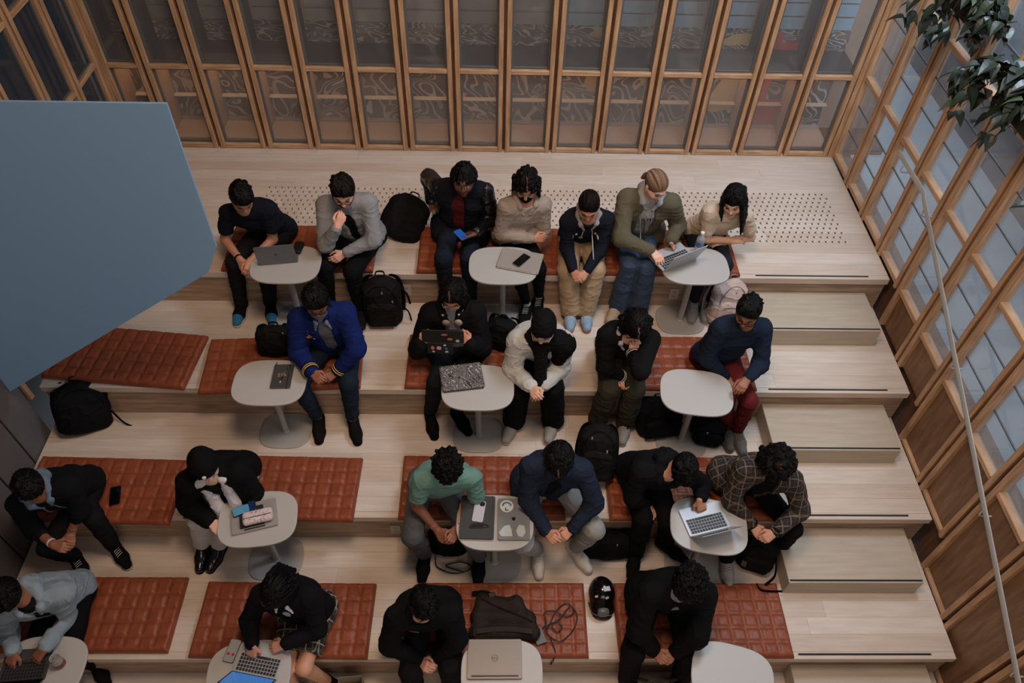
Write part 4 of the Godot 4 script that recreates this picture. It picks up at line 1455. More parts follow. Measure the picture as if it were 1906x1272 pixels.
func build_small_things() -> void:
	# notebook and pen
	var nb := thing("notebook", "black notebook with gold letters and an elastic band", "notebook", Vector3(-1.738, top_of(2), 2.70), 0.03)
	var y := 0.0
	part("cover", slab(corner_rect(0.140, 0.215, 0.006), 0.0, 0.004, 0.001), plain(Color(0.20, 0.185, 0.18), 0.6), nb)
	part("pages", slab(corner_rect(0.134, 0.209, 0.004), 0.004, 0.012, 0.0005), plain(Color(0.60, 0.57, 0.54), 0.8), nb)
	part("cover", slab(corner_rect(0.140, 0.215, 0.006), 0.012, 0.016, 0.001), plain(Color(0.215, 0.20, 0.195), 0.6), nb)
	part("elastic_band", box(Vector3(0.007, 0.019, 0.217), 0.001), plain(Color(0.06, 0.055, 0.055), 0.7), nb, Vector3(0.045, 0.0085, 0))
	part("ribbon", tube(PackedVector3Array([Vector3(-0.062, 0.010, -0.10), Vector3(-0.060, 0.006, -0.135)]), 0.003, 6), plain(Color(0.05, 0.05, 0.055), 0.7), nb)
	var gold := plain(Color(0.78, 0.58, 0.30), 0.4, 0.3)
	for s in words("SVA", -0.032, -0.012, 0.026, 0.0, 0.85):
		var pts := PackedVector3Array()
		for q in s:
			pts.append(Vector3(q[0], 0.0165, -q[1] - 0.006))
		part("gold_letter", tube(pts, 0.0024, 6), gold, nb)
	var pen := thing("pen", "black and silver pen lying across the black notebook", "pen", Vector3(-1.726, top_of(2) + 0.0215, 2.70), 1.36)
	part("barrel", tube(PackedVector3Array([Vector3(-0.070, 0, 0), Vector3(0.062, 0, 0), Vector3(0.072, 0, 0)]), 0.0052, 10, 0.6), plain(Color(0.05, 0.05, 0.052), 0.35), pen)
	part("tip_ring", tube(PackedVector3Array([Vector3(-0.072, 0, 0), Vector3(-0.056, 0, 0)]), 0.0058, 10), plain(Color(0.78, 0.77, 0.76), 0.25, 0.6), pen)
	part("clip", box(Vector3(0.045, 0.002, 0.004), 0.0006), plain(Color(0.75, 0.74, 0.73), 0.25, 0.6), pen, Vector3(0.02, 0.0058, 0))
	# marbled sleeve
	var sl := thing("laptop_sleeve", "black and white marbled laptop sleeve on the second row's middle table", "sleeve", Vector3(-0.442, top_of(2), 2.695), 0.16)
	var F := Field.new(Vector3(-0.19, -0.01, -0.15), Vector3(0.19, 0.05, 0.15), 0.007)
	F.block(Vector3(0, 0.0125, 0), Basis.IDENTITY, Vector3(0.155, 0.0125, 0.117), 0.012, 0.004)
	var mm := mat(Color.WHITE, 0.6)
	mm.albedo_texture = marble_print()
	mm.uv1_triplanar = true
	mm.uv1_scale = Vector3(2.9, 2.9, 2.9)
	part("shell", net_mesh(F.nets()), mm, sl)
	part("zip", tube(PackedVector3Array([Vector3(-0.145, 0.0125, 0.118), Vector3(0.145, 0.0125, 0.118)]), 0.004, 6), plain(Color(0.05, 0.045, 0.045), 0.5), sl)
	# water bottle
	var wb := thing("water_bottle", "clear plastic water bottle with a blue label behind the laptop lid", "bottle", Vector3(1.378, top_of(1), 1.70))
	var pet := mat(Color(0.74, 0.77, 0.80, 0.42), 0.1)
	pet.transparency = BaseMaterial3D.TRANSPARENCY_ALPHA
	part("bottle_body", lathe(PackedVector2Array([Vector2(0.0, 0.002), Vector2(0.028, 0.0), Vector2(0.033, 0.008), Vector2(0.033, 0.06), Vector2(0.031, 0.065), Vector2(0.033, 0.07), Vector2(0.033, 0.125), Vector2(0.030, 0.145), Vector2(0.016, 0.172), Vector2(0.013, 0.178), Vector2(0.013, 0.19)]), 24), pet, wb)
	part("label_wrap", lathe(PackedVector2Array([Vector2(0.0336, 0.075), Vector2(0.0338, 0.076), Vector2(0.0338, 0.118), Vector2(0.0336, 0.119)]), 24), plain(Color(0.34, 0.45, 0.64), 0.5), wb)
	part("cap", lathe(PackedVector2Array([Vector2(0.016, 0.186), Vector2(0.016, 0.203), Vector2(0.013, 0.206), Vector2(0.0, 0.206)]), 20), plain(Color(0.80, 0.80, 0.80), 0.5), wb)
	# can
	var can := thing("drink_can", "red and white drink can on the lower left table", "can", Vector3(-2.945, top_of(4), 4.485))
	part("can_body", lathe(PackedVector2Array([Vector2(0.0, 0.001), Vector2(0.024, 0.0), Vector2(0.033, 0.012), Vector2(0.033, 0.104), Vector2(0.027, 0.116), Vector2(0.027, 0.120), Vector2(0.025, 0.118), Vector2(0.0, 0.116)]), 24), plain(Color(0.62, 0.60, 0.58), 0.3, 0.5), can)
	part("label_wrap", lathe(PackedVector2Array([Vector2(0.0331, 0.018), Vector2(0.0334, 0.019), Vector2(0.0334, 0.060), Vector2(0.0331, 0.061)]), 24), plain(Color(0.44, 0.17, 0.15), 0.4), can)
	part("pull_tab", slab(rounded(0.014, 0.022, 2.5, 16), 0.1165, 0.1185, 0.0005), plain(Color(0.60, 0.60, 0.60), 0.25, 0.7), can, Vector3(0, 0, 0.006))
	# helmet
	var hl := thing("helmet", "glossy black helmet with grey front on the floor between two front cushions", "helmet", Vector3(0.575, level(3), 3.95))
	var H := Field.new(Vector3(-0.16, -0.02, -0.19), Vector3(0.16, 0.24, 0.19), 0.008)
	H.egg(Vector3(0, 0.085, -0.02), Basis.IDENTITY, Vector3(0.095, 0.115, 0.115), 0.02)
	H.bone(Vector3(-0.03, 0.05, 0.08), Vector3(0.03, 0.05, 0.08), 0.055, 0.055, 0.04)
	H.cut(Vector3(0, 0.004, 0), Vector3.DOWN, 0.006)
	part("shell", net_mesh(H.nets()), plain(Color(0.045, 0.035, 0.037), 0.14), hl)
	var V := Field.new(Vector3(-0.13, -0.02, 0.0), Vector3(0.13, 0.16, 0.20), 0.007)
	V.egg(Vector3(0, 0.06, 0.055), Basis.IDENTITY, Vector3(0.078, 0.062, 0.088), 0.01)
	V.cut(Vector3(0, 0.006, 0), Vector3.DOWN, 0.004)
	V.cut(Vector3(0, 0, 0.05), Vector3(0, 0, -1), 0.004)
	part("chin_guard", net_mesh(V.nets()), plain(Color(0.36, 0.35, 0.35), 0.2), hl)
	part("rim", tube(curve([Vector3(-0.09, 0.012, 0.02), Vector3(-0.06, 0.012, 0.12), Vector3(0, 0.012, 0.145), Vector3(0.06, 0.012, 0.12), Vector3(0.09, 0.012, 0.02)], 5), 0.006, 8), plain(Color(0.03, 0.03, 0.03), 0.4), hl)
	part("vent", box(Vector3(0.05, 0.006, 0.035), 0.002), plain(Color(0.55, 0.53, 0.53), 0.3), hl, Vector3(0.02, 0.199, 0.0), Vector3(0.0, 0.2, -0.1))
	for q in [Vector3(-0.05, 0.165, 0.04), Vector3(0.02, 0.175, 0.055)]:
		part("decal", slab(rounded(0.030, 0.016, 2.0, 14), 0.0, 0.002, 0.0006), plain(Color(0.60, 0.58, 0.57), 0.4), hl, q, Vector3(0.5, 0.3, 0.3 if q.x < 0 else -0.1))
	# thin tablet and cables on the front cushion
	var gt := thing("grey_tablet", "flat grey tablet lying beside the brown bag", "charger", Vector3(0.118, level(3) + 0.064, 4.235), 0.35)
	part("case", slab(corner_rect(0.075, 0.11, 0.008), 0.0, 0.020, 0.003), plain(Color(0.32, 0.31, 0.30), 0.45), gt)
	var cb := thing("cable", "tangled black cable looped over the front leather cushion", "cable", Vector3(0.25, level(3) + 0.068, 4.16))
	part("wire", tube(curve([Vector3(-0.155, 0.022, 0.04), Vector3(-0.11, 0.01, 0.02), Vector3(-0.08, 0.008, -0.02), Vector3(-0.09, 0.008, -0.09), Vector3(-0.02, 0.012, -0.10), Vector3(0.06, 0.010, -0.06), Vector3(0.12, 0.008, -0.10), Vector3(0.07, 0.012, -0.155), Vector3(0.0, 0.010, -0.11), Vector3(-0.05, 0.014, -0.02), Vector3(-0.075, 0.012, 0.05), Vector3(0.0, 0.008, 0.11), Vector3(0.08, 0.008, 0.06), Vector3(0.135, 0.008, -0.03), Vector3(0.13, 0.008, -0.10), Vector3(0.09, 0.012, -0.13), Vector3(0.02, 0.016, -0.05), Vector3(-0.04, 0.014, 0.0), Vector3(-0.01, 0.008, 0.045), Vector3(0.03, 0.008, 0.01), Vector3(-0.02, 0.012, -0.02), Vector3(-0.085, 0.012, 0.02), Vector3(-0.05, 0.010, 0.10), Vector3(-0.025, -0.005, 0.175), Vector3(-0.035, -0.06, 0.212), Vector3(-0.045, -0.105, 0.214)], 6), 0.0042, 7), plain(Color(0.045, 0.043, 0.045), 0.5), cb)
	part("plug", tube(PackedVector3Array([Vector3(-0.045, -0.105, 0.214), Vector3(-0.05, -0.130, 0.216)]), 0.007, 8), plain(Color(0.04, 0.04, 0.042), 0.5), cb)
	# open paper bag
	var pb := thing("paper_bag", "open cream paper bag with a handle at the bottom edge", "paper bag", Vector3(-1.165, level(4), 4.50), 0.1)
	var paper := plain(Color(0.60, 0.53, 0.44), 0.85)
	for s in [-1.0, 1.0]:
		part("bag_side", box(Vector3(0.16, 0.24, 0.0025), 0.0005), paper, pb, Vector3(0, 0.12, s * 0.055), Vector3(s * 0.06, 0, 0))
		part("bag_gusset", box(Vector3(0.0025, 0.235, 0.11), 0.0005), paper, pb, Vector3(s * 0.08, 0.118, 0))
	part("bag_bottom", box(Vector3(0.158, 0.003, 0.108), 0.0005), paper, pb, Vector3(0, 0.002, 0))
	part("handle", tube(curve([Vector3(0.02, 0.235, 0.058), Vector3(0.04, 0.28, 0.075), Vector3(0.085, 0.285, 0.08), Vector3(0.09, 0.235, 0.06)], 6), 0.004, 7), plain(Color(0.52, 0.46, 0.39), 0.8), pb)
	part("tissue", tube(curve([Vector3(-0.03, 0.12, 0), Vector3(0.0, 0.17, 0.01), Vector3(0.03, 0.15, -0.01)], 4), 0.03, 8, 0.5), plain(Color(0.50, 0.49, 0.47), 0.9), pb)
	# wall outlets in the risers
	outlet(Vector3(-0.935, -0.205, 1.687), "power outlet in the riser right of the black backpack")
	outlet(Vector3(1.282, -0.215, 1.687), "power outlet in the riser behind the right table's column")
	outlet(Vector3(-1.893, -0.59, 2.580), "power outlet in the riser behind the notebook table's column")
	outlet(Vector3(0.028, -0.56, 2.580), "power outlet in the riser behind the headscarf's knees")
	outlet(Vector3(-0.929, -0.935, 3.465), "power outlet in the riser below the green T-shirt's cushion")
	outlet(Vector3(-3.03, -0.90, 3.465), "power outlet in the riser at the far left")

# joints in millimetres from (pelvis x, seat level, edge of the seat tier): pelvis, neck, head, then left/right in the picture of
# shoulder, elbow, wrist, knuckles, hip, knee, ankle, ball of the foot
const POSES := {
	"A1": [0, -2005, [[0, 156, -357], [-77, 579, -87], [-52, 734, -20], [-237, 513, -121], [95, 571, -92], [-320, 243, -115], [69, 288, -74], [-167, 223, 84], [-62, 261, 138], [-131, 175, 143], [-74, 228, 209], [-90, 155, -357], [90, 155, -359], [-238, 140, 33], [16, 138, 51], [-279, -263, 75], [-46, -265, 63], [-283, -322, 216], [-14, -321, 196]]],
	"A2": [0, -1275, [[0, 155, -300], [-60, 642, -120], [-40, 791, -33], [-228, 579, -144], [116, 626, -126], [-219, 366, 70], [141, 359, -7], [-92, 586, 118], [-92, 267, 48], [-50, 653, 72], [-165, 237, 95], [-91, 155, -316], [91, 155, -286], [-261, 153, 78], [-38, 145, 127], [-284, -265, 101], [-30, -272, 120], [-294, -320, 241], [-13, -318, 253]]],
	"A3": [0, -485, [[0, 120, -437], [8, 642, -328], [38, 782, -218], [-173, 576, -381], [199, 605, -304], [-272, 448, -687], [242, 303, -332], [-241, 313, -516], [121, 360, -97], [-227, 339, -435], [42, 330, -91], [-97, 132, -443], [97, 132, -436], [-130, 184, -1], [73, 184, 7], [-118, -262, 0], [78, -261, 17], [-132, -320, 144], [99, -320, 163]]],
	"A4": [0, -65, [[0, 155, -335], [86, 608, -185], [85, 773, -161], [-69, 584, -141], [233, 539, -227], [-96, 316, -152], [235, 270, -212], [155, 291, -112], [-11, 225, -177], [234, 299, -112], [-87, 233, -169], [-86, 155, -337], [85, 155, -335], [23, 111, 41], [204, 116, 40], [124, -266, 67], [225, -267, -22], [99, -319, 184], [208, -319, 98]]],
	"A5": [0, 490, [[0, 158, -338], [5, 540, -84], [-6, 687, -34], [-149, 502, -89], [159, 507, -107], [-138, 252, -70], [127, 274, -30], [-88, 188, 147], [7, 188, 152], [-67, 188, 216], [-32, 179, 212], [-81, 157, -337], [81, 157, -340], [-119, 102, 31], [97, 103, 29], [-75, -262, 120], [56, -262, 118], [-81, -319, 228], [56, -319, 226]]],
	"A6": [0, 940, [[0, 154, -394], [30, 649, -200], [40, 812, -130], [-153, 622, -217], [207, 591, -211], [-182, 395, -11], [314, 316, -268], [61, 330, 55], [214, 358, -31], [100, 317, 119], [251, 303, -61], [-93, 154, -410], [93, 154, -379], [-86, 161, 26], [51, 160, 59], [-120, -268, 38], [45, -267, 64], [-186, -318, 154], [63, -320, 207]]],
	"A7": [0, 1523, [[0, 155, -410], [71, 552, -163], [56, 701, -109], [-89, 540, -162], [220, 488, -194], [-52, 278, -150], [327, 247, -216], [170, 236, -183], [97, 222, -188], [243, 247, -188], [26, 229, -166], [-84, 155, -410], [84, 155, -413], [-70, 118, -25], [112, 116, -29], [-71, -261, 17], [48, -259, 9], [-99, -323, 147], [15, -323, 141]]],
	"B1": [1, -1426, [[0, 155, -346], [-22, 650, -194], [-17, 815, -140], [-191, 589, -182], [152, 623, -220], [-226, 311, -102], [217, 382, -77], [-85, 336, 109], [56, 198, -9], [-26, 334, 166], [-19, 181, 40], [-90, 155, -329], [90, 155, -364], [-221, 144, 78], [144, 153, 56], [-147, -263, 71], [122, -262, 85], [-127, -323, 225], [166, -322, 228]]],
	"B2": [1, -471, [[0, 136, -389], [-48, 612, -285], [-37, 777, -251], [-214, 543, -293], [125, 576, -281], [-308, 262, -180], [172, 281, -189], [-267, 456, -71], [86, 456, -75], [-211, 500, -106], [30, 500, -108], [-88, 142, -385], [88, 142, -392], [-168, 123, 20], [16, 129, 13], [-238, -266, 28], [-23, -266, 8], [-204, -321, 161], [49, -321, 127]]],
	"B3": [1, 108, [[0, 155, -326], [16, 560, -38], [21, 722, 7], [-150, 527, -52], [180, 514, -57], [-180, 256, 9], [177, 235, -42], [-44, 307, 207], [36, 267, 156], [-24, 327, 280], [-4, 249, 221], [-88, 155, -318], [88, 155, -336], [-130, 127, 90], [119, 129, 71], [-157, -269, 74], [147, -268, 67], [-196, -319, 175], [122, -319, 178]]],
	"B4": [1, 771, [[0, 160, -327], [-15, 572, -57], [7, 718, -27], [-179, 549, -82], [152, 547, -58], [-171, 326, 25], [43, 501, 211], [-17, 166, -3], [8, 497, 11], [-5, 165, 82], [8, 582, 39], [-88, 158, -331], [88, 158, -326], [-116, 134, 73], [65, 132, 80], [-159, -264, 61], [59, -268, 73], [-246, -320, 151], [34, -319, 184]]],
	"B5": [1, 1494, [[0, 157, -241], [79, 658, -109], [51, 827, -66], [-97, 642, -82], [245, 584, -140], [-142, 362, -42], [260, 322, -8], [34, 190, 6], [105, 396, 183], [64, 175, 86], [55, 375, 245], [-93, 156, -250], [92, 156, -233], [18, 140, 166], [178, 150, 190], [117, -265, 125], [204, -265, 158], [127, -321, 272], [220, -322, 307]]],
	"C0": [2, -3153, [[0, 163, -167], [29, 580, 150], [61, 746, 194], [-136, 505, 179], [199, 585, 86], [-148, 213, 208], [175, 322, 113], [62, 266, 347], [72, 143, 203], [139, 276, 374], [101, 160, 288], [79, 160, -119], [-83, 160, -218], [-49, 126, 299], [195, 171, 94], [-85, -268, 172], [173, -257, 91], [5, -320, 278], [273, -321, 196]]],
	"C1": [2, -2086, [[0, 155, -298], [10, 541, -11], [14, 702, 11], [-152, 486, 8], [175, 519, -56], [-222, 225, 20], [208, 251, -35], [-35, 239, 165], [-18, 199, 12], [22, 244, 215], [-93, 190, 16], [-85, 155, -309], [85, 155, -288], [-163, 113, 76], [31, 97, 102], [-257, -264, 70], [-131, -259, 71], [-249, -321, 194], [-159, -322, 186]]],
	"C2": [2, -637, [[0, 151, -193], [138, 614, 22], [138, 789, 54], [-43, 621, 52], [298, 519, -24], [-84, 340, 94], [323, 200, 10], [50, 166, 185], [171, 204, 205], [90, 190, 254], [159, 241, 279], [-91, 152, -219], [92, 152, -165], [-120, 150, 219], [292, 146, 235], [-70, -266, 142], [333, -268, 165], [-79, -321, 287], [327, -321, 310]]],
	"C3": [2, 175, [[0, 158, -205], [40, 676, -21], [37, 851, 31], [-141, 648, -30], [216, 614, -30], [-141, 356, 53], [311, 348, 69], [-11, 190, 207], [161, 184, 183], [29, 224, 276], [94, 177, 243], [-96, 157, -188], [95, 157, -223], [-178, 126, 258], [323, 157, 166], [-48, -266, 114], [228, -265, 97], [-42, -321, 276], [319, -321, 234]]],
	"C4": [2, 872, [[0, 157, -326], [94, 563, -42], [172, 706, 14], [-87, 573, -49], [261, 486, -75], [-115, 323, 12], [417, 239, -142], [20, 148, -39], [344, 362, 43], [13, 173, 40], [360, 309, 79], [-89, 156, -340], [89, 156, -314], [-19, 138, 69], [164, 133, 97], [-13, -265, 125], [213, -267, 56], [-49, -321, 237], [329, -320, 151]]],
	"C5": [2, 1616, [[0, 156, -245], [38, 608, -17], [18, 774, 19], [-133, 597, -47], [200, 536, -8], [-175, 329, 25], [306, 288, 84], [-18, 191, 151], [108, 232, 227], [15, 193, 223], [42, 203, 260], [-88, 156, -263], [89, 155, -227], [-103, 140, 154], [283, 135, 147], [-94, -265, 176], [320, -263, 89], [-99, -321, 308], [402, -323, 182]]],
	"D0": [3, -3155, [[0, 147, -418], [49, 600, -153], [5, 769, -119], [-125, 543, -108], [221, 568, -228], [-228, 255, -103], [125, 277, -179], [-70, 355, 72], [113, 354, 53], [-91, 308, 120], [64, 312, 99], [-94, 150, -418], [95, 150, -418], [-56, 136, 21], [172, 147, 16], [-46, -266, 158], [142, -268, -70], [-45, -321, 306], [228, -320, 26]]],
	"D1": [3, -1470, [[0, 147, -291], [-62, 612, -203], [-61, 767, -161], [-225, 545, -217], [109, 593, -190], [-341, 288, -151], [133, 350, -74], [-265, 362, 36], [-70, 343, 24], [-277, 307, 66], [-138, 314, 32], [-85, 150, -283], [85, 150, -298], [-92, 118, 115], [30, 114, 94], [-73, -266, 135], [113, -263, 55], [-135, -321, 251], [217, -322, 105]]],
	"D2": [3, -609, [[0, 162, -310], [-34, 630, -71], [-11, 802, -55], [-204, 566, -70], [143, 612, -84], [-262, 293, 1], [181, 346, -12], [-64, 184, 73], [41, 163, 51], [-18, 229, 125], [7, 192, 120], [-91, 160, -298], [91, 160, -326], [-124, 153, 129], [131, 155, 98], [-128, -265, 137], [128, -264, 106], [-145, -321, 280], [103, -321, 248]]],
	"D3": [3, 991, [[0, 161, -400], [-9, 658, -204], [29, 832, -184], [-190, 615, -210], [172, 616, -204], [-248, 381, -58], [132, 408, -13], [-112, 176, -2], [20, 182, 14], [-76, 202, 69], [-39, 194, 73], [-93, 159, -395], [94, 159, -410], [-256, 159, 9], [119, 159, 24], [-242, -264, 71], [120, -264, 85], [-216, -321, 215], [115, -321, 232]]],
}

# ---------------------------------------------------------------- people
const PEL := 0
const NECK := 1
const HEAD := 2

func lin(c: Color) -> Color:
	return c.srgb_to_linear()

func shoulder(s: int) -> int: return 3 + s
func elbow(s: int) -> int: return 5 + s
func wrist(s: int) -> int: return 7 + s
func knuckle(s: int) -> int: return 9 + s
func hip(s: int) -> int: return 11 + s
func knee(s: int) -> int: return 13 + s
func ankle(s: int) -> int: return 15 + s
func ball(s: int) -> int: return 17 + s

func bounds(J: PackedVector3Array, which: Array, pad: float) -> Array:
	var lo := Vector3.ONE * 9.0
	var hi := Vector3.ONE * -9.0
	for i in which:
		lo = lo.min(J[i])
		hi = hi.max(J[i])
	return [lo - Vector3.ONE * pad, hi + Vector3.ONE * pad]

func torso_bones(F: Field, J: PackedVector3Array, B: Basis, e: float, slim: float, low := true) -> void:
	var r := B.x
	var u := B.y
	var f := B.z
	var p := J[PEL]
	var n := J[NECK]
	var c1 := p.lerp(n, 0.70) - f * 0.012
	var c0 := p.lerp(n, 0.34) - f * 0.004
	F.bone(c1 - r * 0.088 * slim, c1 + r * 0.088 * slim, 0.098 * slim + e, 0.098 * slim + e, 0.05)
	F.bone(c0 - r * 0.062 * slim, c0 + r * 0.062 * slim, 0.092 * slim + e, 0.092 * slim + e, 0.06)
	F.bone(c0, c1, 0.108 * slim + e, 0.110 * slim + e, 0.05)
	if low:
		F.bone(p - r * 0.075 + u * 0.03, p + r * 0.075 + u * 0.03, 0.098 + e, 0.098 + e, 0.06)
	var a := J[3].lerp(J[4], 0.08)
	var b := J[4].lerp(J[3], 0.08)
	F.bone(a, b, 0.054 + e * 0.7, 0.054 + e * 0.7, 0.045)
	F.bone(a.lerp(n, 0.25), n - u * 0.005, 0.045 + e * 0.5, 0.050 + e * 0.4, 0.045)
	F.bone(b.lerp(n, 0.25), n - u * 0.005, 0.045 + e * 0.5, 0.050 + e * 0.4, 0.045)

func head_net(sp: Dictionary, H: Transform3D, neck: Vector3) -> Array:
	# face in head space: x to the picture's right, y up, z forward
	var F := Field.new(Vector3(-0.105, -0.155, -0.13), Vector3(0.105, 0.145, 0.135), 0.0048)
	var I := Basis.IDENTITY
	F.egg(Vector3(0, 0.035, -0.014), I, Vector3(0.073, 0.086, 0.092), 0.02)
	F.egg(Vector3(0, -0.035, 0.024), I, Vector3(0.056, 0.076, 0.066), 0.035)
	F.bone(Vector3(0, -0.096, 0.062), Vector3(0, -0.092, 0.055), 0.019, 0.022, 0.03)
	for s in [-1.0, 1.0]:
		F.bone(Vector3(s * 0.038, -0.026, 0.056), Vector3(s * 0.044, -0.02, 0.03), 0.025, 0.025, 0.03)
		F.bone(Vector3(s * 0.014, 0.026, 0.082), Vector3(s * 0.042, 0.024, 0.066), 0.011, 0.010, 0.016)
		F.egg(Vector3(s * 0.032, 0.004, 0.093), I, Vector3(0.018, 0.013, 0.014), 0.012, true)
		F.egg(Vector3(s * 0.031, 0.002, 0.074), I, Vector3(0.0145, 0.0125, 0.0125), 0.004)
		F.bone(Vector3(s * 0.073, 0.012, -0.012), Vector3(s * 0.070, -0.032, 0.0), 0.013, 0.009, 0.006)
		F.bone(Vector3(s * 0.079, 0.016, -0.018), Vector3(s * 0.078, -0.01, -0.014), 0.008, 0.008, 0.006)
		F.bone(Vector3(s * 0.010, -0.030, 0.090), Vector3(s * 0.008, -0.029, 0.094), 0.008, 0.008, 0.008)
	F.bone(Vector3(0, 0.012, 0.084), Vector3(0, -0.025, 0.101), 0.008, 0.0115, 0.014)
	F.bone(Vector3(-0.018, -0.061, 0.080), Vector3(0.018, -0.061, 0.080), 0.0062, 0.0062, 0.008)
	F.bone(Vector3(-0.013, -0.071, 0.079), Vector3(0.013, -0.071, 0.079), 0.0068, 0.0068, 0.008)
	var nl := H.affine_inverse() * neck
	F.bone(Vector3(0, -0.05, -0.022), nl, 0.050, 0.054, 0.03)
	var net := F.nets()
	var vs: PackedVector3Array = net[0]
	var ns: PackedVector3Array = net[1]
	var cols := PackedColorArray()
	var skin := lin(sp.skin)
	var lip := lin(sp.skin.lerp(Color(0.55, 0.22, 0.20), 0.45))
	var brow := lin(sp.get("brow", Color(0.05, 0.04, 0.035)))
	var cheek := lin(sp.skin.lerp(Color(0.70, 0.30, 0.24), 0.16))
	for i in vs.size():
		var p := vs[i]
		var c := skin
		var ax := absf(p.x)
		if p.z > 0.04:
			var cd := Vector2(ax - 0.040, p.y + 0.022).length()
			c = c.lerp(cheek, clampf(1.0 - cd / 0.03, 0, 1))
			if ax < 0.022 and absf(p.y + 0.066) < 0.0095:
				c = c.lerp(lip, clampf((0.022 - ax) / 0.006, 0, 1))
			if absf(p.y + 0.066) < 0.002 and ax < 0.020:
				c = c.lerp(brow, 0.4)
			var arc := 0.030 - (ax - 0.03) * (ax - 0.03) * 9.0
			if ax > 0.013 and ax < 0.052 and absf(p.y - arc) < 0.006:
				c = c.lerp(brow, 0.8)
			var ex := (ax - 0.031) / 0.0155
			var ey := (p.y - 0.002) / 0.0075
			if ex * ex + ey * ey < 1.0 and p.z > 0.06:
				c = Color(0.5, 0.47, 0.44)
				if absf(ax - 0.030) < 0.006:
					c = Color(0.02, 0.014, 0.01)
			if absf(ex) < 1.05 and absf(p.y - 0.002 - 0.0075 * sqrt(maxf(0.0, 1.0 - ex * ex))) < 0.0032 and p.z > 0.06:
				c = Color(0.012, 0.01, 0.009)
			if sp.has("stubble"):
				var on := (absf(p.y + 0.049) < 0.006 and ax < 0.028) or (p.y < -0.078 and p.z > 0.03)
				if on:
					c = c.lerp(brow, sp.stubble)
		cols.append(c)
		vs[i] = H * p
		ns[i] = H.basis * ns[i]
	net[0] = vs
	net[1] = ns
	return [net, cols]

